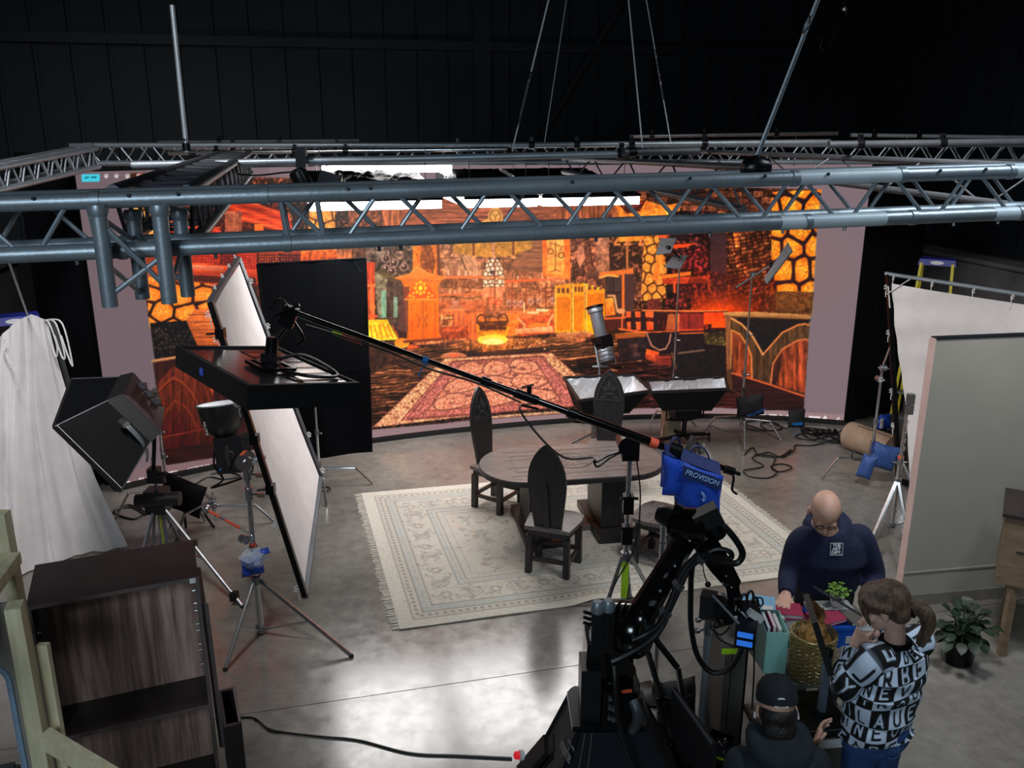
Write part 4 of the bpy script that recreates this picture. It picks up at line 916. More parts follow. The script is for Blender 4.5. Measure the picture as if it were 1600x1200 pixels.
for (xa, xb, la) in ((500, 692, 'bright overhead soft light on the left, white front edge showing under the truss'), (729, 840, 'bright narrow overhead soft light in the middle of the three'), (850, 1006, 'bright overhead soft light on the right, beside the narrow one')):
    p = at(xa, 320, 8.3); q = at(xb, 317, 8.3); z = p.z
    light_box(la, V(p.x, 8.3+(p.x)*.24, 0), (q.x-p.x)/math.cos(TH), 1.75, z-.02, 'overhead soft lights')
p = at(512, 264, 9.72); q = at(705, 261, 9.72)
t = thing('striplight', p, 'bright strip of light with white cloth at the back of the overhead lights', 'studio light')
mb = MB(); mb.hexa([p+V(0, 0, -.05), q+V(0, 0, -.05), q+V(0, .1, -.05), p+V(0, .1, -.05), p+V(0, 0, .035), q+V(0, 0, .035), q+V(0, .1, .035), p+V(0, .1, .035)]); mb.build('tube_cover', M['glow'], t, smooth=None)
mb = MB(); mb.bar(p+V(-.03, .05, .05), q+V(.03, .05, .05), .1, .03); mb.build('rail', M['black_metal'], t)
mb = MB(); G = [[lerp(at(503, 259, 9.7), at(503, 290, 9.66), i/6)+V((.03+.2*i/6)*j/4, .012*math.sin(j*2+i), 0) for j in range(5)] for i in range(7)]; mb.grid(G, .006); mb.build('side_diffuser', M['glow'], t, smooth=60)
# ---------------------------------------------------------------- rug
def paint_rug():
    W, H_ = 376., 270.
    P = Paint(0, 0, W, H_, 1.6); R = random.Random(4)
    P.im[:] = np.array((174, 168, 157))/255
    P.im *= (1+.10*P.n['m'][..., None]+.05*P.n['c'][..., None])
    ink, ink2, grey, rose = (118, 118, 112), (142, 140, 134), (164, 164, 158), (160, 134, 122)
    def rr(m, w, c, a=.9): P.line([(m, m), (W-m, m), (W-m, H_-m), (m, H_-m), (m, m)], w, c, a)
    def band(m0, m1, c, a=1.):
        for q in ((m0, m0, W-m0, m1), (m0, H_-m1, W-m0, H_-m0), (m0, m1, m1, H_-m1), (W-m1, m1, W-m0, H_-m1)): P.rect(*q, c, None, 'f', .12, a)
    band(0, 12, (182, 177, 166)); band(22, 28, grey); band(58, 63, grey)
    for m, w in ((12, 1.), (21, 1.2), (29.5, 1.2), (57.5, 1.1), (65.5, 1.2), (72, .7)): rr(m, w, ink)
    def ring_(m, step, fn):
        for (x0, y0, x1, y1) in ((m, m, W-m, m), (W-m, m, W-m, H_-m), (W-m, H_-m, m, H_-m), (m, H_-m, m, m)):
            L = math.hypot(x1-x0, y1-y0); n = int(L/step)
            for i in range(n): fn(x0+(x1-x0)*(i+.5)/n, y0+(y1-y0)*(i+.5)/n, i, math.atan2(y1-y0, x1-x0))
    ring_(16.5, 6, lambda x, y, i, a: (P.ell(x, y, 1.6, 1.6, ink, a=.8), P.ell(x+R.uniform(-2, 2), y+2, .8, .8, rose, a=.7)))
    ring_(25.5, 4, lambda x, y, i, a: P.ell(x, y, 1.3, .7, ink2, a=.8)); ring_(61.5, 4, lambda x, y, i, a: P.ell(x, y, 1.2, .8, ink2, a=.8)); ring_(69, 5, lambda x, y, i, a: P.ell(x, y, 1, 1, ink2, a=.7))
    def palm(x, y, r, a0, c=ink):
        for k, s_ in enumerate((1, .62, .3)):
            pts = [(x+r*s_*math.cos(t+a0)*(1+.25*math.cos(2*t)), y+r*s_*math.sin(t+a0)) for t in np.linspace(.5, 2*PI-.5, 16)]; P.line(pts, .9 if k == 0 else .6, c, .75)
        P.ell(x, y, r*.2, r*.2, rose, a=.7)
    def vine(x, y, r, a0):
        pts = [(x+r*t*math.cos(a0+t*3.4), y+r*t*math.sin(a0+t*3.4)) for t in np.linspace(.15, 1, 10)]; P.line(pts, .6, ink2, .7); P.ell(*pts[-1], 1.6, 1.2, ink, a=.7)
    def bloom(x, y, r, c=ink):
        for k in range(6): P.ell(x+r*math.cos(k*1.047), y+r*math.sin(k*1.047), r*.42, r*.42, c, a=.55)
        P.ell(x, y, r*.5, r*.5, (196, 170, 150), a=.8)
    ring_(43.5, 40, lambda x, y, i, a: palm(x, y, 8.5, a+PI*(i % 2)))
    ring_(43.5, 40, lambda x, y, i, a: (bloom(x+20*math.cos(a), y+20*math.sin(a), 4), vine(x+10*math.cos(a)-6*math.sin(a), y+10*math.sin(a)+6*math.cos(a), 9, a), vine(x+28*math.cos(a)+6*math.sin(a), y+28*math.sin(a)-6*math.cos(a), 9, a+2)))
    ring_(50, 11, lambda x, y, i, a: vine(x, y, 5, i*1.7)); ring_(37, 11, lambda x, y, i, a: (P.ell(x, y, 1.4, 1., ink, a=.6), vine(x, y, 4, i*2.3)))
    for i in range(330):
        x, y = R.uniform(76, W-76), R.uniform(76, H_-76); k = i % 5
        if k == 0: palm(x, y, R.uniform(3, 5), R.uniform(0, 6), ink2)
        elif k == 1: bloom(x, y, R.uniform(1.6, 2.6), R.choice([ink2, rose]))
        else: vine(x, y, R.uniform(4, 10), R.uniform(0, 6))
    P.im = np.clip(P.im, 0, 1); return P
rA, rB, rC, rD = fl(565, 772), fl(625, 985), fl(1304, 892), fl(1090, 727)
def rugp(s, t, z=.012): p = lerp(lerp(rA, rD, s), lerp(rB, rC, s), t); return V(p.x, p.y, z)
def printed(name, P, fn, N, K, m, parent=None, x1=None, y1=None):
    """a sheet with a printed colour: fn(s, t) gives its points, P its picture"""
    S = np.linspace(0, 1, N); T_ = np.linspace(0, 1, K)
    co = np.array([fn(float(s), float(t)) for t in T_ for s in S], np.float32)
    fx = np.clip(S*(P.w-2), 0, P.w-2)[None].repeat(K, 0); fy = np.clip(T_*(P.h-2), 0, P.h-2)[:, None].repeat(N, 1)
    ix, iy = fx.astype(int), fy.astype(int); c = (P.im[iy, ix]+P.im[iy, ix+1]+P.im[iy+1, ix]+P.im[iy+1, ix+1])/4
    c = np.where(c <= .04045, c/12.92, ((c+.055)/1.055)**2.4)
    me = bpy.data.meshes.new(name); nf = (N-1)*(K-1); me.vertices.add(N*K); me.vertices.foreach_set('co', co.reshape(-1))
    a = (np.arange(K-1)[:, None]*N+np.arange(N-1)[None]).reshape(-1); q = np.stack([a, a+N, a+N+1, a+1], 1)
    me.loops.add(nf*4); me.loops.foreach_set('vertex_index', q.reshape(-1).astype(np.int32)); me.polygons.add(nf); me.polygons.foreach_set('loop_start', (np.arange(nf)*4).astype(np.int32)); me.update(calc_edges=True)
    at_ = me.attributes.new('col', 'FLOAT_COLOR', 'POINT'); rgba = np.ones((N*K, 4), np.float32); rgba[:, :3] = c.reshape(-1, 3); at_.data.foreach_set('color', rgba.reshape(-1))
    me.materials.append(m); return link(name, me, parent)
rug = thing('rug', rugp(.5, .5, 0), 'large cream patterned rug with floral border under the table', 'rug')
def rugz(s, t):
    p = rugp(s, t); e = math.exp(-((s-.42)/.035)**2)*max(0, (t-.9)/.1); p.z += .03*e+.002*math.sin(s*23)*math.sin(t*17); return p
printed('pile', paint_rug(), rugz, 470, 340, mat_attr('rug_pile', .95), rug)
mb = MB(); mb.hexa([rugp(0, 0, .001), rugp(0, 1, .001), rugp(1, 1, .001), rugp(1, 0, .001), rugp(0, 0, .0095), rugp(0, 1, .0095), rugp(1, 1, .0095), rugp(1, 0, .0095)]); mb.build('backing', mat('rug_backing', (150, 140, 124), .95), rug, smooth=None)
M['fringe'] = mat('cream_fringe', (206, 200, 188), .95)
for s0, sg in ((0, -1), (1, 1)):
    mb = MB(); k = 0
    while k < 150:
        t = (k+rnd.random()*.6)/150; a = rugp(s0, t, .008); b = rugp(s0+sg*(.014+.008*rnd.random()), t+.004*(rnd.random()-.5), .004); mb.bar(a, b, .007, .005); k += 1
    mb.build('fringe', M['fringe'], rug, kind='stuff')
# ---------------------------------------------------------------- table and chairs
M['oak_dark'] = mat('dark_stained_oak', (112, 106, 104), .3, 0, .22, 5, (74, 66, 64), bump=.12, stretch=(1.5, 14, 6))
M['oak_black'] = mat('blackened_oak', (40, 36, 37), .42, 0, .2, 6, (26, 23, 25), bump=.12, stretch=(9, 9, 1.2))
M['oak_inlay'] = mat('worn_oak_inlay', (92, 86, 84), .4, 0, .15, 9)
M['oak_carved'] = mat('carved_oak', (54, 54, 56), .5, 0, .15, 9)
TZ = .68
tl, tr = fl(750, 729, TZ), fl(1032, 711, TZ); tc_ = (tl+tr)/2; ax = (tr-tl); L_ = ax.length; ax.normalize(); ay = V(-ax.y, ax.x, 0)
tb = thing('oval_table', V(tc_.x, tc_.y, 0), 'long dark oak table with rounded ends on two block pedestals', 'table')
def ovalpts(hl, hw, n=14):
    r = hw*.96; pts = []
    for k in range(n+1): a = -PI/2+PI*k/n; pts.append((hl-r*.92+r*.92*math.cos(a), hw*math.sin(a)))
    return pts+[(-x, -y) for x, y in pts]
HW = .445
mb = MB(); mb.prism(ovalpts(L_/2, HW), V(tc_.x, tc_.y, TZ-.012), ax, ay, .012); mb.build('table_surface', M['oak_dark'], tb, smooth=30)
mb = MB(); mb.prism(ovalpts(L_/2+.008, HW+.008), V(tc_.x, tc_.y, TZ-.052), ax, ay, .04); mb.build('table_edge', M['oak_black'], tb, smooth=30)
for k in (-.3, -.1, .1, .3):
    mb = MB(); mb.bar(tc_+ax*-.62+ay*k+EZ*.0006, tc_+ax*.62+ay*k+EZ*.0006, .006, .0016); mb.build('plank_joint', M['oak_black'], tb)
for sg in (-1, 1):                                        # inlaid frames at both ends and the carved star in the middle
    c = tc_+ax*sg*.42; mb = MB(); q = [c+ax*a+ay*b+EZ*.001 for a, b in ((-.14, -.2), (.14, -.2), (.14, .2), (-.14, .2))]
    for a, b in zip(q, q[1:]+q[:1]): mb.bar(a, b, .012, .003)
    mb.build('inlay', M['oak_inlay'], tb)
mb = MB(); mb.tube([tc_+ax*.19*math.cos(a)+ay*.19*math.sin(a)+EZ*.001 for a in np.linspace(0, 2*PI, 25)[:-1]], .005, 4, True)
for k in range(8): a = k*PI/4; mb.bar(tc_+ax*.05*math.cos(a)+ay*.05*math.sin(a)+EZ*.001, tc_+ax*.17*math.cos(a)+ay*.17*math.sin(a)+EZ*.001, .014, .003)
mb.build('carved_rosette', M['oak_inlay'], tb)
for sg in (-1, 1):
    c = tc_+ax*sg*.34; RT = Matrix.Rotation(math.atan2(ax.y, ax.x), 3, 'Z')
    mb = MB(); mb.box(V(c.x, c.y, .07+(TZ-.12)/2+.012), (.22, .5, TZ-.14), RT); mb.build('pedestal', M['oak_black'], tb, smooth=None)
    mb = MB(); mb.box(V(c.x, c.y, .0475), (.34, .86, .07), RT); mb.build('pedestal_foot', M['oak_black'], tb, smooth=None)
mb = MB(); mb.box(V(tc_.x, tc_.y, .0375), (.6, .26, .05), RT); mb.build('base_plank', M['oak_dark'], tb, smooth=None)
# chair (built round its own origin, facing +y)
def make_chair(label):
    t = thing('high_back_chair', (0, 0, 0), label, 'chair', 'pointed high back chairs', local=True)
    seat = [(-.2, -.2), (.2, -.2), (.235, .05), (.22, .17), (.12, .215), (-.12, .215), (-.22, .17), (-.235, .05)]
    mb = MB(); mb.prism(seat, (0, 0, .425), (1, 0, 0), (0, 1, 0), .035); mb.build('seat', M['oak_dark'], t, smooth=30)
    mb = MB(); mb.prism([(x*.88, y*.9) for x, y in seat], (0, 0, .37), (1, 0, 0), (0, 1, 0), .055); mb.build('apron', M['oak_black'], t, smooth=30)
    for x, y in ((-.17, -.17), (.17, -.17), (-.185, .15), (.185, .15)):
        mb = MB(); mb.bar((x, y, 0.012), (x*.97, y*.97, .37), .052, .052); mb.build('leg', M['oak_black'], t, smooth=None)
    for a, b in (((-.17, -.17), (.17, -.17)), ((-.185, .15), (.185, .15)), ((-.17, -.17), (-.185, .15)), ((.17, -.17), (.185, .15))):
        mb = MB(); mb.bar((*a, .15), (*b, .15), .026, .034); mb.build('stretcher', M['oak_black'], t, smooth=None)
    half = [(.112, .40), (.118, .47), (.135, .6), (.155, .75), (.166, .86), (.165, .93), (.155, 1.0), (.134, 1.07), (.1, 1.14), (.055, 1.2), (.018, 1.235), (0, 1.243)]
    outl = [(x, z-.4) for x, z in half]+[(-x, z-.4) for x, z in reversed(half[:-1])]
    tilt = .1; by = V(0, -math.sin(tilt), math.cos(tilt)); bx = V(1, 0, 0); bn = V(0, math.cos(tilt), math.sin(tilt))
    o = V(0, -.17, .385)
    mb = MB(); mb.prism(outl, o, bx, by, .028, bn); mb.build('backrest', M['oak_black'], t, smooth=25)
    mb = MB(); mb.prism([(-.022, .0), (.022, .0), (.014, .42), (0, .5), (-.014, .42)], o, bx, by, .022, -bn); mb.build('spine_rib', M['oak_black'], t, smooth=None)
    # carving on the front: arch frame, bar, leaves and a small plaque
    f = o+bn*.028; mb = MB()
    arch = [(-.13, .52), (-.118, .6), (-.09, .68), (-.045, .76), (0, .8), (.045, .76), (.09, .68), (.118, .6), (.13, .52), (-.13, .52)]
    for a, b in zip(arch[:-1], arch[1:]): mb.bar(f+bx*a[0]+by*a[1], f+bx*b[0]+by*b[1], .012, .014, bn)
    mb.build('carved_arch', M['oak_carved'], t, smooth=None)
    mb = MB(); mb.prism([(-.045, .575), (.045, .575), (.045, .6), (-.045, .6)], f, bx, by, .01, bn)
    for a in (-1, 1): mb.prism([(a*.04, .61), (a*.085, .66), (a*.05, .665), (a*.02, .62)][::a], f, bx, by, .008, bn)
    for a in (-1, 1): mb.prism([(a*.05, .57), (a*.1, .545), (a*.08, .53), (a*.03, .545)][::-a], f, bx, by, .008, bn)
    mb.build('carved_leaves', M['oak_carved'], t, smooth=None)
    mb = MB(); mb.prism([(0, .62), (.022, .68), (0, .745), (-.022, .68)], f, bx, by, .011, bn)
    for a in (-1, 1): mb.prism([(a*.006, .62), (a*.035, .64), (a*.055, .7), (a*.03, .68)][::a], f, bx, by, .008, bn)
    mb.build('carved_bud', M['oak_carved'], t, smooth=None)
    return t
c1 = make_chair('dark pointed high back chair seen from behind on the near side of the table'); c1.location = (.36, 6.9, 0); c1.rotation_euler = (0, 0, math.radians(-20))
copy_tree(c1, (-.14, 8.2, 0), math.radians(-124), 'dark pointed high back chair at the left end of the table, carved face turned right')
copy_tree(c1, (1.02, 8.72, 0), math.radians(176), 'dark pointed high back chair on the far side, its carved face toward the gallery')
copy_tree(c1, (1.3, 7.02, 0), math.radians(58), 'dark pointed high back chair at the right of the table behind the robot arm')
# ---------------------------------------------------------------- the fill cabinet and set pieces at the left
M['walnut'] = mat('walnut_veneer', (214, 180, 166), .42, 0, .2, 3.0, (132, 106, 96), bump=.05, stretch=(9, 9, .55))
M['walnut_dark'] = mat('dark_walnut_panel', (50, 40, 40), .36, 0, .2, 2.2, (36, 29, 30))
M['walnut_edge'] = mat('walnut_edging', (104, 92, 90), .5, 0, .1, 12)
M['pine'] = mat('raw_pine', (230, 222, 188), .7, 0, .1, 4, (208, 196, 154), bump=.05, stretch=(7, 7, .8))
M['flat_grey'] = mat('grey_flat_paint', (150, 144, 134), .75, 0, .06, 3)
wz = 1.5
wA, wB, wC, wD = fl(40, 948, wz), fl(310, 900, wz), fl(299, 843, wz), fl(49, 885, wz); wD = wA+(wC-wB)
wx = (wB-wA); ww = wx.length; wx.normalize(); wy = V(-wx.y, wx.x, 0); wdp = (wC-wB).length
wo = V(wA.x, wA.y, 0); RW = Matrix.Rotation(math.atan2(wx.y, wx.x), 3, 'Z')
wr = thing('open_cabinet', wo+wx*ww/2+wy*wdp/2, 'tall open walnut cabinet with a dark top, front toward the gallery', 'cabinet')
def wp(a, b, z): return wo+wx*a+wy*b+EZ*z
def wbox(nm, a0, a1, b0, b1, z0, z1, m): mb = MB(); mb.box(wp((a0+a1)/2, (b0+b1)/2, (z0+z1)/2), (a1-a0, b1-b0, z1-z0), RW); return mb.build(nm, M[m], wr, smooth=None)
wbox('top_panel', 0, ww, 0, wdp, wz-.022, wz, 'walnut_dark'); wbox('top_edging', 0, ww, -.002, 0, wz-.022, wz-.002, 'walnut_edge')
for a in (0, ww-.02): wbox('side_panel', a, a+.02, 0, wdp, 0, wz-.022, 'walnut_dark'); wbox('side_edging', a, a+.02, -.002, 0, 0, wz-.022, 'walnut_edge')
wbox('back_panel', .02, ww-.02, wdp-.16, wdp-.14, .0, wz-.022, 'walnut')
for z in (.72, .2): wbox('shelf', .02, ww-.02, 0.01, wdp-.16, z, z+.02, 'walnut_dark'); wbox('shelf_edging', .02, ww-.02, .008, .0105, z, z+.02, 'walnut_edge')
wbox('stile', .02, .07, .06, .08, .74, wz-.022, 'walnut_dark'); wbox('kickboard', .02, ww-.02, .03, .05, 0, .08, 'walnut_dark')
M['pin'] = mat('nickel_pin', (220, 220, 220), .25, .9)
for a, sg in ((.021, 1), (ww-.021, -1)):
    for b in (.06, .2):
        for z in (.96, 1.08, 1.2, 1.32): mb = MB(); mb.cyl(wp(a, b, z), wp(a+sg*.016, b, z), .0085, .007, 8); mb.build('shelf_pin', M['pin'], wr)
mb = MB(); mb.box(wp(ww-.03, -.003, wz-.02), (.028, .002, .026), RW); mb.build('price_sticker', M['white'], wr)
t = thing('leaning_door_panel', wp(ww+.05, .2, 0), 'dark cabinet door panel leaning on the right side of the walnut cabinet', 'panel')
mb = MB(); mb.hexa([wp(ww+.012, .06, .42), wp(ww+.034, .06, .42), wp(ww+.034, .44, .42), wp(ww+.012, .44, .42), wp(ww+.002, .0, 1.34), wp(ww+.022, .0, 1.34), wp(ww+.022, .42, 1.34), wp(ww+.002, .42, 1.34)]); mb.build('board', M['walnut_dark'], t, smooth=None)
mb = MB(); mb.bar(wp(ww+.0345, .05, .42), wp(ww+.0225, -.004, 1.34), .003, .02); mb.build('edging', M['walnut_edge'], t)
t = thing('drawer_box', wp(ww+.13, .1, 0), 'black open topped drawer box standing right of the walnut cabinet', 'box')
for a0, a1, b0, b1, z0, z1 in ((.04, .13, -.12, -.1, 0, .67), (.04, .13, .2, .22, 0, .67), (.04, .055, -.1, .2, 0, .67), (.115, .13, -.1, .2, 0, .67), (.055, .115, -.1, .2, 0, .02)):
    mb = MB(); mb.box(wp(ww+(a0+a1)/2, (b0+b1)/2, (z0+z1)/2), (a1-a0, b1-b0, z1-z0), RW); mb.build('box_side', M['walnut_dark'], t, smooth=None)
mb = MB(); mb.bar(wp(ww+.122, -.1, .67), wp(ww+.122, .21, .67), .012, .004); mb.build('edging', M['walnut_edge'], t)
# the timber framed flat at the left edge
s_top = at(22, 945, 3.0); ps = V(s_top.x, s_top.y, 0); nx, ny = V(-.95, -.31, 0), V(.31, -.95, 0)          # runs to the left, its front toward the gallery
sf = thing('set_flat', ps, 'raw pine framed set flat with a rounded window at the left edge', 'set flat')
def sp(a, b, z): return ps+nx*a+ny*b+EZ*z
RF = Matrix((nx, ny, EZ)).transposed()
def pbar(nm, p, q, w, h, up=None): mb = MB(); mb.bar(p, q, w, h, up); mb.build(nm, M['pine'], sf, smooth=None)
mb = MB(); mb.box(sp(0, 0, s_top.z/2), (.056, .075, s_top.z), RF); mb.build('stud', M['pine'], sf, smooth=None)
mb = MB(); mb.box(sp(.62, 0, s_top.z/2), (.056, .075, s_top.z), RF); mb.build('stud', M['pine'], sf, smooth=None)
q0 = at(16, 872, 3.3); pbar('top_rail', q0, V(q0.x+.2, q0.y-1.0, q0.z), .085, .05, EZ)
q1 = at(2, 800, 3.34); pbar('stud', V(q1.x, q1.y, .012), q1, .05, .05)
b0 = at(66, 1150, 2.97); b1 = at(150, 1200, 2.93); k_ = b0.z/(b0.z-b1.z)*.97; pbar('diagonal_brace', b0, lerp(b0, b1, min(k_, 4.2)), .045, .07, V(0, -1, 0))
pbar('edge_batten', sp(-.06, -.06, .02), sp(-.06, -.06, s_top.z-.22), .026, .045)
W0, W1, Z0w, zt = .075, .56, .2, s_top.z-.01; Z1w = at(18, 1038, 3.0).z
ow = [(W0+.09+.09*math.cos(a)*1., Z1w-.09+.09*math.sin(a)) for a in np.linspace(PI, PI/2, 6)]+[(W1-.09+.09*math.cos(a), Z1w-.09+.09*math.sin(a)) for a in np.linspace(PI/2, 0, 6)]+[(W1-.09+.09*math.cos(a), Z0w+.09+.09*math.sin(a)) for a in np.linspace(0, -PI/2, 6)]+[(W0+.09+.09*math.cos(a), Z0w+.09+.09*math.sin(a)) for a in np.linspace(-PI/2, -PI, 6)]
bm_o = []
for i, (x, z) in enumerate(ow):
    cx, cz = (W0+W1)/2, (Z0w+Z1w)/2; dx, dz = x-cx, z-cz
    k = min((.66-cx)/dx if dx > 1e-6 else (0-cx)/dx if dx < -1e-6 else 9e9, (zt-cz)/dz if dz > 1e-6 else (.02-cz)/dz if dz < -1e-6 else 9e9); bm_o.append((cx+dx*k, cz+dz*k))
n = len(ow); mb = MB(); off = -.045
vs_ = [sp(x, off, z) for x, z in ow]+[sp(x, off, z) for x, z in bm_o]+[sp(x, off-.012, z) for x, z in ow]+[sp(x, off-.012, z) for x, z in bm_o]
mb.add(vs_, [(i, (i+1) % n, n+(i+1) % n, n+i) for i in range(n)]+[(2*n+i, 3*n+i, 3*n+(i+1) % n, 2*n+(i+1) % n) for i in range(n)]+[(i, 2*n+i, 2*n+(i+1) % n, (i+1) % n) for i in range(n)]); mb.build('plywood_skin', M['flat_grey'], sf, smooth=None)
mb = MB(); mb.tube([sp(x, off, z) for x, z in ow], .013, 6, True); mb.build('window_gasket', mat('pale_blue_gasket', (150, 178, 206), .5), sf)
t = thing('metal_frame', sp(.3, -.5, 0), 'pale metal frame standing behind the rounded window at the left edge', 'frame')
for a, b in (((.2, -.35, 0), (.2, -.35, .95)), ((.5, -.35, 0), (.5, -.35, .95)), ((.2, -.35, .95), (.5, -.35, .95)), ((.2, -.35, .1), (.5, -.35, .1))): mb = MB(); mb.bar(sp(*a), sp(*b), .035, .03); mb.build('frame_tube', M['alu_dark'], t)
# ---------------------------------------------------------------- stands, flags, frames and lamps
def tripod(t, base, top, legs, col=.017, hub=.75, low=.22, m='chrome', brace=True, foot='rubber', legr=.013):
    """column, three legs to given floor points, braces to a lower collar"""
    base, top = Vector(base), Vector(top)
    mb = MB(); mb.cyl(V(base.x, base.y, low), lerp(V(base.x, base.y, low), top, .5), col, n=12); mb.build('lower_column', M[m], t)
    mb = MB(); mb.cyl(lerp(V(base.x, base.y, low), top, .5), top, col*.75, n=12); mb.build('upper_column', M[m], t)
    mb = MB(); q = lerp(V(base.x, base.y, low), top, .5); mb.cyl(q-EZ*.035, q+EZ*.035, col*1.35, n=12); mb.cyl(q, q+V(.055, -.02, 0), .007, n=6); mb.build('collar', M['steel'], t)
    h = V(base.x, base.y, hub); mb = MB(); mb.cyl(h-EZ*.03, h+EZ*.03, col*1.7, n=12); mb.build('hub', M['steel'], t)
    lo = V(base.x, base.y, low+.02); mb = MB(); mb.cyl(lo-EZ*.025, lo+EZ*.025, col*1.6, n=12); mb.build('lower_collar', M['steel'], t)
    for l in legs:
        l = V(l[0], l[1], .012); d = (V(l.x, l.y, 0)-V(h.x, h.y, 0)).normalized()*col*1.4
        mb = MB(); mb.tube([h+d, l], legr, 8); lo_ = mb.build('leg', M[m], t)
        mb = MB(); mb.ball(l, legr*1.25, 8, 5); mb.build('foot', M[foot], lo_)
        if brace: mb = MB(); mb.bar(lo+d, lerp(h+d, l, .55), .022, .01); mb.build('brace', M[m], t)
def c_base(t, base, dirs, h=.24, L=.42, m='chrome', r=.0125):
    base = Vector(base)
    for k, a in enumerate(dirs):
        d = V(math.cos(a), math.sin(a), 0); z = h+.035*k
        p = [base+EZ*z, base+d*(L*.62)+EZ*z, base+d*(L*.72)+EZ*(z-.02), base+d*L+EZ*.013]
        mb = MB(); mb.tube(smooth_path(p, 4), r, 8); l = mb.build('leg', M[m], t); mb = MB(); mb.cyl(base+EZ*(z-.02), base+EZ*(z+.02), .026, n=12); mb.build('leg_collar', M['steel'], l)
def column(t, p, q, r=.016, m='chrome', joints=(.45,)):
    p, q = Vector(p), Vector(q); js = [0]+list(joints)+[1]; rr = r
    for a, b in zip(js[:-1], js[1:]):
        mb = MB(); mb.cyl(lerp(p, q, a), lerp(p, q, b), rr, n=12); mb.build('riser', M[m], t)
        if b < 1:
            j = lerp(p, q, b); mb = MB(); mb.cyl(j-EZ*.03, j+EZ*.025, rr*1.5, n=12); mb.cyl(j, j+V(.045, -.03, 0), .006, n=6); mb.ball(j+V(.05, -.033, 0), .012, 8, 5); mb.build('lock_knob', M['steel'], t)
        rr *= .8
def gobo(t, p, ax, m='chrome', r=.032):
    ax = Vector(ax).normalized(); x, y, d = basis(ax); mb = MB(); p = Vector(p)
    mb.cyl(p-d*.03, p-d*.004, r, n=14); mb.cyl(p+d*.004, p+d*.03, r, n=14); mb.cyl(p-d*.05, p+d*.05, .008, n=8); mb.bar(p+d*.05-x*.035, p+d*.05+x*.035, .012, .01); mb.build('grip_head', M[m], t)
def ties(t, pts, out, m='rope', nm='tie'):
    for p in pts:
        p = Vector(p); o = Vector(out); mb = MB()
        for a in (-1, 1): mb.tube([p, p+o*.04+EZ*.025*a, p+o*.06+EZ*.012*a+V(0, -.01, 0), p+o*.02], .0045, 5)
        mb.tube([p, p+o*.03-EZ*.05, p+o*.025-EZ*.1], .004, 5); mb.build(nm, M[m], t)
def pillow_bag(t, c, ax, ay, w, h, th, m, nm='bag', lump=0.):
    ax, ay = Vector(ax).normalized(), Vector(ay).normalized(); az = ax.cross(ay).normalized(); mb = MB(); N = 14
    for sg in (1, -1):
        G = []
        for i in range(N+1):
            row = []
            for j in range(N+1):
                u, v = j/N*2-1, i/N*2-1; k = max(0, (1-abs(u)**2.6)*(1-abs(v)**2.6))**.5
                pin = 1-.08*(1-abs(v))*abs(u)-.05*(1-abs(u))*0
                row.append(Vector(c)+ax*u*w/2*pin+ay*v*h/2*(1-.07*(1-abs(u))*abs(v))+az*sg*th/2*k*(1+lump*math.sin(u*5+v*3)))
            G.append(row)
        mb.grid(G if sg > 0 else [r[::-1] for r in G])
    return mb.build(nm, M[m], t, smooth=60)
# --- the boom stand with the boom
bs = fl(973, 988); bt = at(984, 700, bs.y); bt.x = bs.x+.02
t = thing('boom_stand', V(bs.x, bs.y, 0), 'tall chrome boom stand with lime tape in the middle of the set', 'light stand')
hubz = at(972, 868, bs.y).z
tripod(t, bs, V(bs.x, bs.y, bt.z-.06), [fl(925, 1010), fl(1040, 968), fl(985, 935)], .024, hubz, .12, 'chrome', True, legr=.016)
for z in (hubz+.18, hubz+.42): mb = MB(); mb.box(V(bs.x, bs.y-.01, z), (.075, .075, .14)); mb.cyl(V(bs.x-.06, bs.y-.03, z+.05), V(bs.x+.07, bs.y-.03, z+.05), .012, n=8); mb.build('rack_housing', M['black_metal'], t)
mb = MB(); mb.cyl(V(bs.x, bs.y, hubz-.34), V(bs.x, bs.y, hubz-.04), .0275, n=14); mb.build('lime_tape_wrap', M['lime_tape'], t)
mb = MB(); mb.box(V(bs.x, bs.y, bt.z), (.12, .11, .16)); mb.cyl(V(bs.x-.02, bs.y-.09, bt.z+.04), V(bs.x-.02, bs.y+.09, bt.z+.04), .075, n=16); mb.build('pivot_head', M['black_metal'], t)
for a in (-1, 1): mb = MB(); mb.tube(smooth_path([V(bs.x-.05, bs.y-.05, bt.z-.0), V(bs.x-.16, bs.y-.1, bt.z-.03-a*.012), V(bs.x-.24, bs.y-.11, bt.z-.08-a*.02), V(bs.x-.27, bs.y-.11, bt.z-.05)], 4), .008, 6); mb.build('crank_handle', M['black_metal'], t)
mb = MB(); mb.tube(smooth_path([V(bs.x+.04, bs.y-.03, bt.z-.05), V(bs.x+.08, bs.y-.05, bt.z-.35), V(bs.x+.06, bs.y-.04, hubz+.1), V(bs.x-.09, bs.y-.09, hubz-.2), V(bs.x-.12, bs.y-.1, hubz-.42), V(bs.x-.03, bs.y-.1, hubz-.5), V(bs.x+.03, bs.y-.06, hubz-.2)], 6), .006, 6); mb.build('power_lead', M['cable'], t)
BT, BE = at(456, 487, 5.35), at(1136, 734, 5.62)
k = (bs.x-BT.x)/(BE.x-BT.x); BP = lerp(BT, BE, k)
bd = (BE-BT).normalized()
t = thing('light_boom', BP, 'long black boom arm reaching left across the set to the big light', 'boom arm')
for a, b, r in ((0, .42, .018), (.42, .62, .023), (.62, .84, .029), (.84, 1.0, .022)): mb = MB(); mb.cyl(lerp(BT, BE, a), lerp(BT, BE, b), r, n=14); mb.build('boom_tube', M['black_gloss'], t)
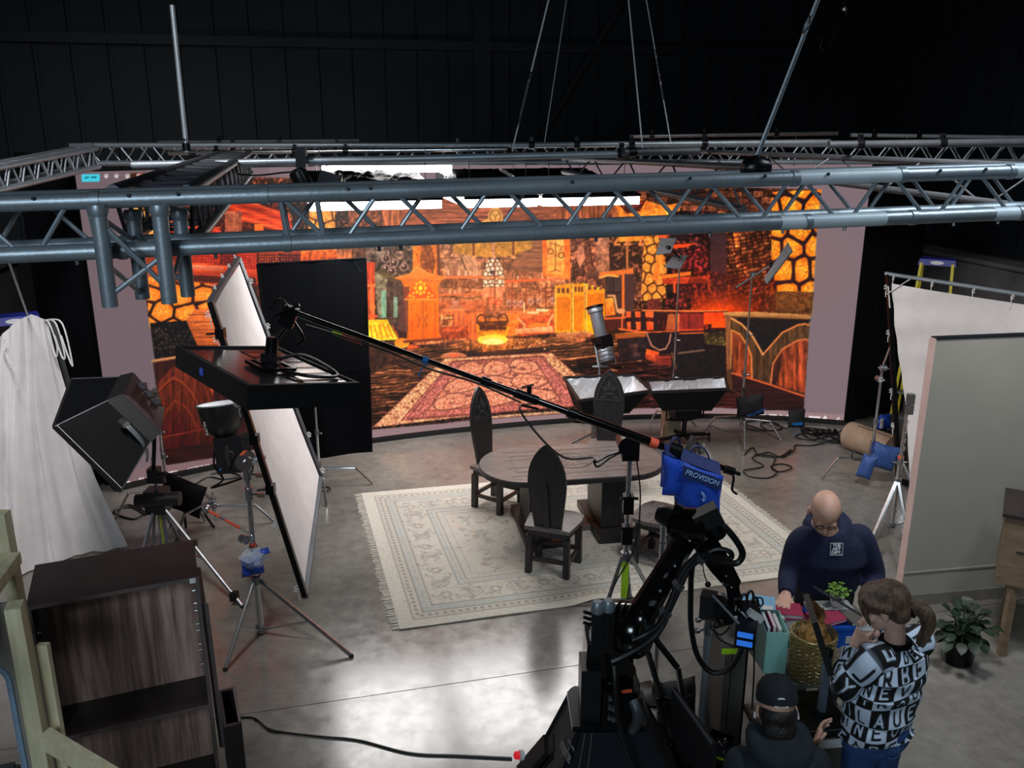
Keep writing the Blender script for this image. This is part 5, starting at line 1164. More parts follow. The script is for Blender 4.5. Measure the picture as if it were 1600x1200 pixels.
for f, r in ((.42, .033), (.62, .036), (.815, .034)): q = lerp(BT, BE, f); mb = MB(); mb.cyl(q-bd*.03, q+bd*.03, r, n=14); mb.build('sleeve', M['red_tape'] if f > .8 else M['black_metal'], t)
q = lerp(BT, BE, .52); mb = MB(); mb.cyl(q-bd*.1, q+bd*.06, .032, n=14); mb.box(q+EZ*.05, (.03, .03, .06)); mb.cyl(q+EZ*.07-V(.05, 0, 0), q+EZ*.07+V(.03, 0, .02), .008, n=8); mb.cyl(q-EZ*.035+V(-.05, -.05, 0), q-EZ*.04+V(.06, -.05, -.02), .009, n=8); mb.build('counter_clamp', M['black_metal'], t)
q = lerp(BT, BE, .285); mb = MB(); mb.cyl(q-bd*.018, q+bd*.018, .022, n=14); mb.bar(q-EZ*.015, q-EZ*.12-bd*.05, .035, .006); mb.build('blue_tape_flag', M['blue_tape'], t)
q = lerp(BT, BE, .865); mb = MB(); mb.cyl(q-bd*.045, q+bd*.045, .055, n=16); mb.tube([q-EZ*.05, q-EZ*.14+bd*-.02, q-EZ*.15-bd*.07], .009, 6); mb.build('tilt_drum', M['black_metal'], t)
mb = MB(); mb.cyl(BE-bd*.02, BE+bd*.05, .03, n=14); mb.tube(smooth_path([BE+bd*.03, BE+bd*.055-EZ*.04, BE+bd*.05-EZ*.13, BE+bd*.09-EZ*.15], 4), .009, 6); mb.cyl(BE+bd*.05+EZ*0, BE+bd*.1, .014, n=8); mb.build('end_crank', M['black_metal'], t)
mb = MB(); mb.tube(smooth_path([lerp(BT, BE, f)+V(0, -.03, -.03-.02*math.sin(f*30)) for f in (.03, .1, .2, .3, .4, .5)], 4), .007, 6); mb.build('power_lead', M['cable'], t)
for f0, f1, c in ((.085, .105, 'lime_tape'), (.105, .15, 'red_tape')): mb = MB(); mb.cyl(lerp(BT, BE, f0)-EZ*.035+V(0, -.02, 0), lerp(BT, BE, f1)-EZ*.034+V(0, -.02, 0), .011, n=8); mb.build('tape_wrap', M[c], t)
q0, q1 = lerp(BT, BE, .53)-EZ*.03, V(bs.x-.26, bs.y-.1, bt.z-.07)
mb = MB(); mb.tube(smooth_path([q0, at(812, 640, 6.0), at(850, 690, 5.95), at(885, 716, 5.9), at(925, 715, 5.85), q1], 6), .008, 6); tag(mb.build('cable', M['cable']), 'black cable drooping from the boom arm to the boom stand', 'cable')
# --- big flat light under the boom tip
P = [V(0, 0, CAMH)+(V(*q)-V(0, 0, CAMH))*.81 for q in ((-1.819, 5.8, 1.962), (-1.141, 6.307, 1.837), (-2.057, 7.441, 1.843), (-2.735, 6.934, 1.968))]
n_ = (P[1]-P[0]).cross(P[3]-P[0]).normalized(); n_ = n_ if n_.z > 0 else -n_
pc = sum(P, V(0, 0, 0))/4
t = thing('panel_light', pc, 'big flat black soft light hung level under the boom arm', 'studio light')
def pin(k, i): return lerp(P[i], pc, k)
mb = MB(); mb.hexa([pin(.05, i)-n_*.004 for i in range(4)]+[pin(.05, i)+n_*.0 for i in range(4)]); mb.build('back_cover', M['panel_back'] if 'panel_back' in M else M.setdefault('panel_back', mat('grey_black_satin_cover', (40, 38, 40), .17, .2, .15, 6, bump=.03)), t, smooth=None)
for i in range(4):
    a, b, c, d_ = P[i], P[(i+1) % 4], pin(.06, (i+1) % 4), pin(.06, i); mb = MB()
    o_ = (lerp(a, b, .5)-pc); o_ = (o_-n_*o_.dot(n_)).normalized()*.045
    mb.hexa([a-n_*.13+o_*0, b-n_*.13, c-n_*.13, d_-n_*.13, a+n_*.012, b+n_*.012, c+n_*.012, d_+n_*.012]); mb.build('skirt', M['black_cloth'] if i == 9 else M['panel_skirt'] if 'panel_skirt' in M else M.setdefault('panel_skirt', mat('black_nylon_skirt', (17, 18, 22), .55, 0, .15, 20)), t, smooth=None)
mb = MB(); mb.hexa([pin(.07, i)-n_*.12 for i in range(4)]+[pin(.07, i)-n_*.115 for i in range(4)]); mb.build('diffuser', M['white_cloth'], t, smooth=None)
ex_, ey_ = (P[1]-P[0]).normalized(), (P[3]-P[0]).normalized(); PW, PL = (P[1]-P[0]).length, (P[3]-P[0]).length
def pp(a, b, h=.004): return P[0]+ex_*a*PW+ey_*b*PL+n_*h
for b in (.12, .27, .42, .57, .72, .87): mb = MB(); mb.bar(pp(.55, b), pp(.94, b), .006, .004, n_); mb.build('seam', M['rubber'], t)
for a, b in (((.55, .1), (.55, .9)), ((.06, .06), (.06, .94))): mb = MB(); mb.bar(pp(*a), pp(*b), .006, .004, n_); mb.build('seam', M['rubber'], t)
c = pp(.5, .42, 0)
for a, b in (((-.1, -.13), (.1, -.13)), ((-.1, .13), (.1, .13)), ((-.1, -.13), (-.1, .13)), ((.1, -.13), (.1, .13)), ((-.04, -.13), (-.04, .13))): mb = MB(); mb.bar(c+ex_*a[0]+ey_*a[1]+n_*.02, c+ex_*b[0]+ey_*b[1]+n_*.02, .025, .02, n_); mb.build('mount_frame', M['black_metal'], t)
mb = MB(); mb.box(c+n_*.06, (.1, .1, .09)); mb.cyl(c+n_*.05, c+n_*.2, .038, n=14); mb.build('ball_joint', M['black_metal'], t)
mb = MB(); mb.cyl(c+n_*.15, BT+V(-.05, 0, -.1), .018, n=10); mb.build('drop_arm', M['black_metal'], t)
mb = MB(); mb.box(BT+V(-.02, 0, -.03), (.09, .06, .13), Matrix.Rotation(.4, 3, 'Y')); mb.cyl(BT+V(-.1, -.04, -.02), BT+V(.06, -.04, .05), .01, n=8); mb.tube(smooth_path([BT+V(.02, -.03, -.06), BT+V(.07, -.03, -.16), BT+V(.02, -.03, -.2)], 4), .008, 6); mb.tube(smooth_path([BT+V(0, -.03, .02), BT+V(-.06, -.03, .09), BT+V(-.13, -.03, .02)], 4), .005, 6); mb.build('end_bracket', M['black_metal'], t)
mb = MB(); mb.tube(smooth_path([c+n_*.06+ex_*.05, c+n_*.09+ex_*.2-ey_*.05, c+n_*.02+ex_*.3-ey_*.3, c+n_*.03+ex_*.1-ey_*.38, c+n_*.02+ex_*.02-ey_*.2], 6), .011, 6); mb.build('power_lead', M['cable'], t)
mb = MB(); mb.bar(lerp(P[0], P[3], .62)-n_*.06-ex_*.004, lerp(P[0], P[3], .57)-n_*.06-ex_*.004, .003, .045, n_); mb.build('blue_badge', M['blue_cloth'], t)
# --- sandbags over the boom's end
M['bag_navy'] = mat('navy_webbing', (20, 40, 96), .7, 0, .1, 30); M['bag_print'] = mat('white_blue_print', (150, 190, 236), .6, 0, .05, 20)
def saddle(label, f, w, h, yo, tw, txt, sgn=-1):
    q = lerp(BT, BE, f); t = thing('saddle_bag', q, label, 'sandbag', 'blue sandbags on the boom')
    ax_ = (bd+V(0, tw, 0)).normalized(); dn = V(0, 0, -1)
    o = V(0, yo, -.03); pillow_bag(t, q+o+dn*h/2, ax_, -dn, w, h, .085, 'blue_cloth', 'sand_pouch', .1)
    pillow_bag(t, q+V(0, .06, -.03)+dn*h/2, ax_, -dn, w*.95, h*.9, .075, 'blue_cloth', 'sand_pouch', .1)
    mb = MB(); n = V(0, -1, .0); G = [[q+ax_*a*w/2+V(0, yo*(1-abs(s))*0+math.cos(s*PI/2)*0, 0)+V(0, (yo if s < 0 else .06)*abs(s), .034*math.cos(s*PI/2)-.03*abs(s)) for a in (-.9, -.3, .3, .9)] for s in np.linspace(-1, 1, 9)]; mb.grid(G, .004); mb.build('top_web', M['bag_navy'], t)
    mb = MB(); mb.tube(smooth_path([q+ax_*-w*.22+EZ*.035, q+ax_*-w*.1+EZ*.09, q+ax_*w*.1+EZ*.09, q+ax_*w*.22+EZ*.035], 4), .012, 6, sq=.5); mb.build('carry_strap', M['bag_navy'], t)
    if txt:
        b0 = q+V(0, yo-.045, -.075); mb = MB(); mb.prism([(-w*.44, -.05), (w*.44, -.05), (w*.44, .03), (-w*.44, .03)], b0, ax_, EZ, .003, V(0, -1, 0)); mb.build('printed_band', M['bag_navy'], t)
        text_mesh('lettering', txt, .05, frame_m(b0+V(0, -.006, -.008), ax_, EZ), M['bag_print'], t, .0015)
        c_ = q+V(0, yo-.047, -.22)
        for r in (.02, .032): mb = MB(); mb.tube([c_+ax_*r*math.cos(a)+EZ*r*math.sin(a) for a in np.linspace(-1.2, 1.6, 9)], .0035, 5); mb.build('swirl_logo', M['bag_print'], t)
    return t
saddle('blue sandbag printed with lettering hanging nearest the end of the boom', .93, .34, .36, -.075, .0, 'PROVISION')
saddle('plain blue sandbag hung just left of the lettered one on the boom', .87, .22, .29, -.05, .35, '')
# --- white frame in the middle left, seen nearly edge on
fA, fB, fC, fD = at(372, 404, 7.75), at(329, 472, 5.95), at(477, 932, 5.72), at(501, 745, 7.55)
t = thing('diffusion_frame', V(fC.x, fC.y, 0), 'large tilted white silk frame in the middle left, seen nearly edge on', 'diffusion frame')
for a, b in ((fB, fC), (fA, fD), (fB, fA), (fC, fD)): mb = MB(); mb.bar(a, b, .04, .04); mb.build('frame_tube', M['black_metal'] if (a, b) == (fB, fC) else M['alu_dark'], t)
def fq(s, u):                                             # s along the short side, u down the long side
    p = lerp(lerp(fB, fA, s), lerp(fC, fD, s), u); n = (fC-fB).cross(fA-fB).normalized()
    sag = .10*4*u*(1-u)*math.sin(PI*s)**.8+.012*math.sin(u*21+s*4)*math.sin(PI*s)
    return p-n*sag*.5
mb = MB(); mb.grid([[fq(.035+.93*i/14, .02+.96*j/30) for i in range(15)] for j in range(31)], .003); mb.build('silk', M['white_cloth'], t, smooth=60)
mb = MB(); mb.tube([fq(.45, .02+.96*j/30)-(fC-fB).cross(fA-fB).normalized()*.004 for j in range(31)], .003, 4); mb.build('seam', M['alu_dark'], t)
ties(t, [lerp(fB, fC, k) for k in (.04, .12, .33, .52, .74, .97)], V(-1, -.2, 0)); ties(t, [lerp(fA, fD, k) for k in (.1, .3, .55, .8, .97)], V(1, 0, 0)); ties(t, [lerp(fB, fA, k) for k in (.2, .45, .7, .95)], V(-.4, 0, .6)); ties(t, [lerp(fC, fD, k) for k in (.1, .4, .7)], V(.3, 0, -.5))
for k in (.1, .45, .62): q = lerp(fB, fC, k); mb = MB(); mb.box(q, (.06, .06, .07)); mb.cyl(q, q+V(-.09, -.03, 0), .008, n=8); mb.build('corner_bracket', M['black_metal'], t)
cb = fl(408, 990); chd = at(395, 720, cb.y)
s = thing('combo_stand', V(cb.x, cb.y, 0), 'heavy chrome combo stand in the left foreground holding the white frame', 'light stand')
tripod(s, cb, V(cb.x, cb.y, chd.z-.03), [fl(352, 1048), fl(549, 1027), fl(392, 900)], .0245, at(401, 905, cb.y).z, at(405, 985, cb.y).z, 'chrome', True, legr=.015)
for f in (.82, .93): q = V(cb.x, cb.y, chd.z*f); mb = MB(); mb.cyl(q-EZ*.045, q+EZ*.045, .031, n=14); mb.cyl(q, q+V(.09, -.03, 0), .009, n=8); mb.box(q+V(.1, -.035, 0), (.05, .012, .03)); mb.build('lock_collar', M['chrome'], s)
q = V(cb.x, cb.y, chd.z); mb = MB(); mb.cyl(q+V(0, -.05, 0), q+V(0, .05, 0), .062, n=20); mb.cyl(q+V(0, -.07, 0), q+V(0, .07, 0), .022, n=12); mb.cyl(q, q+V(.14, .02, .02), .014, n=8); mb.build('grip_head', M['chrome'], s)
mb = MB(); mb.cyl(V(cb.x, cb.y, .73), V(cb.x, cb.y, .755), .0265, n=12); mb.build('orange_tape_ring', M['red_tape'], s)
hz = at(402, 878, cb.y).z
t = thing('plastic_wrapped_bundle', V(cb.x, cb.y, hz), 'blue bag in crumpled clear plastic tied round the combo stand column', 'bag')
pillow_bag(t, V(cb.x, cb.y-.055, hz), V(1, .1, .2), EZ, .17, .16, .1, 'blue_cloth', 'blue_bag', .3); pillow_bag(t, V(cb.x+.06, cb.y-.045, hz+.1), V(1, 0, .3), V(-.3, 0, 1), .15, .05, .05, 'blue_cloth', 'loose_flap', .3)
M['clear_film'] = mat('clear_plastic_film', (214, 224, 232), .18, 0, .05, 20, bump=.5, bscale=20, alpha=.45)
mb = MB(); mb.ball(V(cb.x+.01, cb.y-.06, hz+.06), (.1, .075, .075), 14, 9)
mb.v = [tuple(Vector(p)+V(rnd.uniform(-.012, .012), rnd.uniform(-.012, .012), rnd.uniform(-.012, .012))) for p in mb.v]; mb.build('plastic_film', M['clear_film'], t, smooth=10)
# --- black flag on its stand
g0 = fl(505, 752); gY = g0.y
t = thing('black_flag', V(g0.x, g0.y, 0), 'tall black cloth flag with a lower flap, on a stand behind the white frame', 'flag')
F = [at(402, 413, gY-.1), at(571, 404, gY+.15), at(576, 580, gY+.12), at(424, 592, gY-.1)]
def fpt(s_, u): return lerp(lerp(F[0], F[1], s_), lerp(F[3], F[2], s_), u)
mb = MB(); mb.grid([[fpt(i/8, j/8)+V(0, .008*math.sin(i*2+j), 0) for i in range(9)] for j in range(9)], .006); mb.build('upper_cloth', M['black_cloth'], t, smooth=70)
for a, b in ((0, 1), (1, 2), (2, 3), (3, 0)): mb = MB(); mb.cyl(F[a], F[b], .012, n=8); mb.build('frame_rod', M['black_cloth'], t)
mb = MB(); q = lerp(F[1], F[2], .0); mb.bar(lerp(F[0], F[1], .9)+V(0, -.014, -.02), lerp(F[1], F[2], .13)+V(-.04, -.014, 0), .006, .002); mb.build('corner_stitch', M['alu_dark'], t)
Gp = [at(430, 590, gY-.05), at(579, 572, gY+.1), at(583, 704, gY+.16), at(440, 722, gY-.02)]
mb = MB(); mb.grid([[lerp(lerp(Gp[0], Gp[1], i/8), lerp(Gp[3], Gp[2], i/8), j/8)+V(0, -.02+.018*math.sin(i*1.3)*j/8, 0) for i in range(9)] for j in range(9)], .006); mb.build('lower_flap', M['black_cloth'], t, smooth=70)
s = thing('c_stand', V(g0.x, g0.y, 0), 'chrome stand carrying the black flag, two legs on the bare floor', 'light stand')
column(s, V(g0.x, g0.y-.14, .1), V(g0.x, g0.y-.14, at(499, 560, gY).z), .016, 'chrome', (.4, .75)); c_base(s, V(g0.x, g0.y-.14, 0), (math.radians(4), math.radians(-72), math.radians(190)), .2, .55)
gobo(s, V(g0.x, g0.y-.14, at(499, 570, gY).z), (0, 1, 0)); mb = MB(); mb.cyl(V(g0.x, g0.y-.14, at(499, 570, gY).z), V(g0.x, g0.y-.02, at(499, 585, gY).z), .01, n=8); mb.build('flag_pin', M['chrome'], s)
mb = MB(); mb.tube(smooth_path([V(g0.x+.05+.09*math.cos(a), g0.y-.3+.05*math.sin(a), .03+.01*(k % 2)) for k, a in enumerate(np.linspace(0, 10, 16))], 3), .008, 6); tag(mb.build('cable_coil', M['cable']), 'small coil of black cable at the foot of the flag stand', 'cable')
# ---------------------------------------------------------------- left side: silk, ladder, soft box, small lamp
t = thing('draped_silk', V(fl(100, 890).x, fl(100, 890).y, 0), 'big wrinkled white cloth draped over a leaning frame at the left edge', 'cloth')
top_ = [at(-130, 600, 6.9), at(-60, 560, 6.95), at(0, 526, 7.0), at(30, 500, 7.05), at(47, 491, 7.08), at(78, 502, 7.1)]
bot_ = [at(-130, 950, 6.45), at(-60, 935, 6.5), at(0, 915, 6.6), at(45, 897, 6.8), at(120, 876, 7.1), at(199, 853, 7.25)]
for p in bot_: p.z = max(p.z, .015)
def on(c, s): k = min(int(s*(len(c)-1)), len(c)-2); return lerp(c[k], c[k+1], s*(len(c)-1)-k)
G = []
for i in range(41):
    u = i/40; row = []
    for j in range(71):
        s = j/70; p = lerp(on(top_, s), on(bot_, s), u)
        e = s**3
        fold = (.035*math.sin(s*33+u*2.2)+.022*math.sin(s*71+u*5+1)+.012*math.sin(s*120-u*3))*(.25+.9*u)+.025*math.sin(u*9+s*14)*(1-u)
        p = p+V(-.012*fold*10, -1, .15)*fold*.8+V(.16*e*math.sin(PI*u)*-.55, 0, 0)+V(0, -.12*math.sin(PI*u)*(1-s), 0)
        row.append(p)
    G.append(row)
mb = MB(); mb.grid(G, .004); mb.build('cloth', M['white_cloth'], t, smooth=80)
for a, b in ((at(-130, 600, 7.03), at(80, 500, 7.2)), (at(80, 500, 7.2), V(-3.75, 7.42, .02)), (at(-40, 560, 7.1), V(-4.9, 7.1, .02))): mb = MB(); mb.cyl(a, b, .022, n=10); mb.build('frame_tube', M['alu_dark'], t)
for dx in (0, .04, .08): mb = MB(); p = at(70+dx*60, 500, 7.05); mb.tube(smooth_path([p, p+V(.06+dx, -.05, -.02), p+V(.1+dx, -.06, -.2-dx*2), p+V(.07+dx, -.05, -.3), p+V(.03+dx, -.04, -.12)], 5), .007, 6); mb.build('tie_cord', M['rope'], t)
mb = MB(); p = at(10, 560, 6.9); mb.tube(smooth_path([at(8, 530, 6.88), at(4, 545, 6.86), at(20, 575, 6.84), at(28, 610, 6.82)], 5), .005, 5); mb.build('tie_cord', M['rope'], t)
a = at(18, 415, 6.6); b = at(43, 492, 7.05)
mb = MB(); mb.cyl(b, dp(10, 398, 5.2)*1.0, .008, n=8); tag(mb.build('support_rod', M['alu']), 'thin grey rod from the truss down to the corner of the draped cloth', 'rod')
M['ladder_yellow'] = mat('yellow_fibreglass', (206, 190, 40), .5, 0, .08, 20); M['ladder_blue'] = mat('blue_ladder_cap', (38, 48, 150), .5, 0, .1, 20)
def ladder(label, c, h, ang, spread=.5):
    t = thing('step_ladder', V(c[0], c[1], 0), label, 'ladder'); Rz = Matrix.Rotation(ang, 3, 'Z'); c = V(c[0], c[1], 0)
    def q(x, y, z): return c+Rz @ V(x, y, z)
    for s in (-1, 1):
        mb = MB(); mb.bar(q(s*.28, -spread, .012), q(s*.17, -.09, h-.05), .075, .03, Rz @ V(1, 0, 0)); mb.build('front_rail', M['ladder_yellow'], t, smooth=None)
        mb = MB(); mb.bar(q(s*.26, spread*.75, .012), q(s*.16, .08, h-.05), .05, .03, Rz @ V(1, 0, 0)); mb.build('rear_rail', M['ladder_yellow'], t, smooth=None)
    n = int(h/.3)
    for k in range(1, n): f = k*.3/h; mb = MB(); w = lerp(.28, .17, f); mb.bar(q(-w, lerp(-spread, -.09, f), k*.3), q(w, lerp(-spread, -.09, f), k*.3), .08, .025, EZ); mb.build('step', M['alu'], t, smooth=None)
    mb = MB(); mb.hexa([q(-.21, -.13, h-.07), q(.21, -.13, h-.07), q(.21, .13, h-.07), q(-.21, .13, h-.07), q(-.19, -.11, h), q(.19, -.11, h), q(.19, .11, h), q(-.19, .11, h)]); cap = mb.build('top_cap', M['ladder_blue'], t, smooth=None)
    mb = MB(); mb.lathe([(.05, 0), (.05, .003)], q(0, -.13, h-.035), Rz @ V(0, -1, 0), 16); mb.v = [tuple(c+Rz @ (V((Rz.transposed() @ (Vector(p)-c)).x*1.5, (Rz.transposed() @ (Vector(p)-c)).y, h-.035+((Vector(p)-c).z-h+.035)*.45))) for p in mb.v]; mb.build('oval_badge', M['white'], cap)
p = at(22, 492, 7.9); ladder('stepladder with a dark blue cap just showing behind the draped white cloth', (p.x, p.y), p.z, .5)
# soft box on the wide tripod
sb = V(-2.955, 6.75, 0)
s = thing('tripod_stand', sb, 'black and chrome tripod stand under the black soft box at the left', 'light stand')
hz = at(252, 785, sb.y).z
tripod(s, sb, V(sb.x, sb.y, at(243, 715, sb.y).z), [fl(380, 950), fl(205, 935), V(-3.05, 7.35, 0)], .02, hz, .3, 'steel', True, legr=.016)
lp0, lp1 = V(sb.x, sb.y, hz), fl(380, 950)
for f in (.42, .9): q = lerp(lp0, V(lp1.x, lp1.y, .01), f); mb = MB(); mb.box(q, (.06, .06, .07)); mb.build('leg_clamp', M['rubber'], s)
mb = MB(); mb.box(V(sb.x, sb.y, hz+.02), (.17, .15, .2)); mb.cyl(V(sb.x-.16, sb.y-.04, hz+.03), V(sb.x+.2, sb.y-.03, hz+.05), .06, n=12); mb.build('power_block', M['black'], s)
mb = MB(); mb.box(V(sb.x, sb.y, hz+.25), (.09, .09, .12)); mb.cyl(V(sb.x, sb.y, hz+.25), V(sb.x+.11, sb.y-.03, hz+.27), .018, n=10); mb.cyl(V(sb.x-.06, sb.y, hz+.2), V(sb.x+.08, sb.y, hz+.2), .03, n=10); mb.build('tilt_head', M['black'], s)
for k in (-1, 1): mb = MB(); q0 = V(sb.x, sb.y, hz); mb.cyl(q0+V(.03*k, .0, -.02), V(sb.x+.09*k, sb.y-.1, .01), .013, n=8); mb.build('spare_pole', M['steel'] if k < 0 else M['alu_dark'], s)
mb = MB(); mb.cyl(V(sb.x+.03, sb.y-.05, .02), V(sb.x+.015, sb.y-.03, hz-.05), .011, n=8); mb.build('olive_rod', mat('olive_tape', (120, 124, 40), .6), s)
Q = [at(168, 626, 6.45), at(235, 689, 6.45), at(241, 649, 6.7), at(188, 589, 6.7)]; O = [at(84, 667, 6.15), at(188, 768, 6.15), at(208, 668, 6.72), at(112, 592, 6.7)]
qc = sum(Q, V(0, 0, 0))/4; oc = sum(O, V(0, 0, 0))/4; ad = (oc-qc).normalized()
t = thing('soft_box', qc, 'black soft box tilted down to the left beside the white cloth, glossy lamp back', 'studio light')
for i in range(4):
    j = (i+1) % 4; mb = MB(); a, b, c_, d_ = Q[i], Q[j], O[j], O[i]; nn = (b-a).cross(d_-a).normalized()*.006
    mb.hexa([a, b, c_, d_, a+nn, b+nn, c_+nn, d_+nn]); mb.build('fabric_side', M['black_cloth'] if i % 2 else M['panel_skirt'], t, smooth=None)
    mb = MB(); mb.cyl(Q[i], O[i], .006, n=6); mb.build('rib_rod', M['steel'], t); mb = MB(); mb.bar(O[i], O[j], .02, .02); mb.build('rim', M['rubber'], t)
mb = MB(); mb.hexa([lerp(O[i], oc, .03)-ad*.02 for i in range(4)]+[lerp(O[i], oc, .03)-ad*.016 for i in range(4)]); mb.build('diffuser', M['white_cloth'], t, smooth=None)
M['lamp_back'] = mat('dark_red_lamp_back', (46, 26, 24), .4, .1, .15, 8)
mb = MB(); mb.hexa([lerp(Q[i], qc, -.05) for i in range(4)]+[lerp(Q[i], qc, .06)-ad*.1 for i in range(4)]); lb_ = mb.build('lamp_housing', M['rubber'], t, smooth=None)
mb = MB(); mb.hexa([lerp(Q[i], qc, .1)-ad*.1 for i in range(4)]+[lerp(Q[i], qc, .1)-ad*.108 for i in range(4)]); mb.build('back_plate', M['lamp_back'], lb_, smooth=None)
for k in (.3, .5, .7): q = lerp(lerp(Q[0], Q[3], .8), lerp(Q[1], Q[2], .8), k)-ad*.115; mb = MB(); mb.box(q, (.07, .03, .05)); mb.build('connector', M['steel'], lb_)
y0 = at(196, 662, 6.36); mb = MB(); mb.tube(smooth_path([y0, at(206, 672, 6.36), at(222, 690, 6.4), at(230, 708, 6.5), V(sb.x-.02, sb.y-.06, at(238, 718, 6.68).z)], 5), .028, 10, sq=.4); mb.build('yoke_arm', M['alu'], t)
mb = MB(); mb.cyl(y0-V(.03, 0, -.02), y0+V(.02, -.03, 0), .03, n=12); mb.build('yoke_knob', M['chrome'], t)
mb = MB(); mb.tube(smooth_path([at(239, 650, 6.72), at(241, 690, 6.7), V(sb.x, sb.y-.01, hz+.3), V(sb.x, sb.y, hz+.28)], 5), .017, 10); mb.build('rear_stirrup', M['black_metal'], t)
# c-stand with a black bag behind it
cs = V(-3.42, 8.05, 0)
s = thing('c_stand', cs, 'slim chrome stand with stacked grip heads, standing behind the black soft box', 'light stand')
column(s, V(cs.x, cs.y, .14), V(cs.x, cs.y, at(272, 606, cs.y).z), .015, 'chrome', (.4, .62)); c_base(s, cs, (-.5, 1.6, 3.6), .2, .5)
for f, m_ in ((.98, 'steel'), (.9, 'chrome'), (.84, 'chrome'), (.77, 'steel'), (.72, 'chrome')): gobo(s, V(cs.x, cs.y-.02, at(272, 606, cs.y).z*f), V(.5, -1, .1*f), m_, .024)
mb = MB(); mb.box(V(cs.x-.01, cs.y-.03, at(272, 625, cs.y).z), (.085, .02, .16)); mb.build('mounting_plate', M['steel'], s)
q = V(-3.1, 7.62, at(310, 775, 7.6).z)
t = thing('black_sandbag', q, 'black sandbag slung low behind the tripod at the left', 'sandbag')
pillow_bag(t, q, V(.8, 0, -.35), V(.3, 0, .9), .42, .34, .16, 'panel_skirt', 'sand_pouch', .15); mb = MB(); mb.tube(smooth_path([q+V(-.12, 0, .12), q+V(-.05, -.03, .2), q+V(.08, -.04, .05), q+V(.14, -.05, -.12)], 5), .014, 6, sq=.4); mb.build('strap', M['rubber'], t)
mb = MB(); mb.tube([q+V(.0, .02, .1), V(q.x-.02, q.y+.05, .012)], .012, 8); mb.tube([q+V(.1, .02, -.05), V(q.x+.25, q.y+.05, .012)], .012, 8); mb.build('prop_leg', M['black_metal'], t)
# lamp with the bowl reflector
nb = V(-2.86, 7.75, 0)
s = thing('light_stand', nb, 'low chrome stand carrying the black bowl lamp', 'light stand')
column(s, V(nb.x, nb.y, .05), V(nb.x, nb.y, at(362, 770, nb.y).z), .014, 'chrome', (.6,)); c_base(s, nb, (.1, 2.2, 4.3), .2, .55, 'steel')
gobo(s, V(nb.x, nb.y-.03, at(362, 785, nb.y).z), (1, -.2, 0))
t = thing('bowl_reflector_lamp', at(350, 700, nb.y), 'black lamp with a white lined bowl reflector pointing up, left of the white frame', 'studio light')
bc = at(350, 680, nb.y); bx = V(-.1, .16, 1).normalized()
prof = [(.1, 0), (.15, .05), (.185, .13), (.2, .22), (.207, .3)]
x_, y_, d_ = basis(bx)
mb = MB(); mb.lathe(prof+[(.2, .3)]+[(r-.01, z) for r, z in reversed(prof[:-1])], bc, bx, 28); mb.build('reflector', M['black'], t)
mb = MB(); mb.lathe([(r-.012, z+.002) for r, z in prof], bc, bx, 28, closed=True); mb.build('reflector_lining', M['white'], t)
mb = MB(); mb.lathe([(.199, .296), (.211, .296), (.211, .306), (.199, .306), (.199, .296)], bc, bx, 28, closed=True); mb.build('rim', M['alu'], t)
text_mesh('lettering', 'NANLITE', .05, frame_m(bc+bx*.15+V(-.11, -.152, 0), -bx+V(.1, 0, 0), V(.8, -.6, 0)), M['white'], t, .001)
hc = bc-bx*.14+V(.045, .0, 0); Rn = Matrix((x_, y_, d_)).transposed()
mb = MB(); mb.box(hc+V(.02, 0, -.03), (.25, .26, .34), Rn); mb.build('lamp_body', M['black'], t, smooth=None)
mb = MB(); mb.box(hc+V(.03, -.145, 0), (.14, .02, .18), Rn); mb.lathe([(.05, 0), (.055, .012), (.05, .02)], hc+V(.03, -.15, 0), V(0, -1, 0), 14); mb.build('fan_grille', M['rubber'], t)
mb = MB(); mb.box(hc+V(-.06, -.14, -.14), (.05, .01, .02), Rn); mb.build('blue_badge', M['blue_tape'], t)
ye = V(nb.x, nb.y, at(362, 762, nb.y).z)
mb = MB(); mb.tube(smooth_path([hc+V(-.15, 0, .0), hc+V(-.17, 0, -.16), hc+V(-.1, 0, -.3), ye, hc+V(.15, 0, -.25), hc+V(.19, 0, -.1), hc+V(.17, 0, .02)], 5), .018, 10, sq=.5); mb.build('yoke', M['black_metal'], t)
# grip arm clamped low on the combo stand
a, b = at(322, 796, 6.9), V(cb.x-.03, cb.y+.02, at(390, 835, cb.y).z)
t = thing('extension_rod', b, 'chrome extension rod with orange tape reaching left from the combo stand', 'rod')
mb = MB(); mb.cyl(a, b, .009, n=8); mb.build('arm_rod', M['chrome'], t)
for f0, f1 in ((.1, .35), (.5, .82)): mb = MB(); mb.cyl(lerp(a, b, f0), lerp(a, b, f1), .0112, n=8); mb.build('tape_wrap', M['red_tape'], t)
gobo(t, b+V(-.02, -.06, -.02), (1, -.5, 0)); gobo(t, a, (0, 1, .2), 'steel')
for i, (pts, r, la) in enumerate((([fl(352, 1126), fl(395, 1123), fl(425, 1142), fl(500, 1152), fl(560, 1158), fl(640, 1178), fl(720, 1182), fl(800, 1186)], .007, 'black cable running over the bare floor from the drawer box to the pedestal'),
    ([fl(398, 1126), fl(410, 1132), fl(420, 1143), fl(440, 1146)], .005, 'short second cable end lying by the long floor cable'),
    ([fl(185, 800), fl(200, 790), fl(225, 800), fl(212, 812), fl(190, 808), fl(178, 800), fl(205, 794), fl(228, 806)], .009, 'tangled black cable on the floor beside the draped white cloth'),
    ([fl(330, 742), fl(352, 738), fl(375, 745), fl(350, 750), fl(325, 747), fl(300, 762)], .008, 'loop of black cable on the floor under the bowl lamp'))):
    mb = MB(); mb.tube(smooth_path([p+EZ*r for p in pts], 6), r, 6); tag(mb.build('cable', M['cable']), la, 'cable')
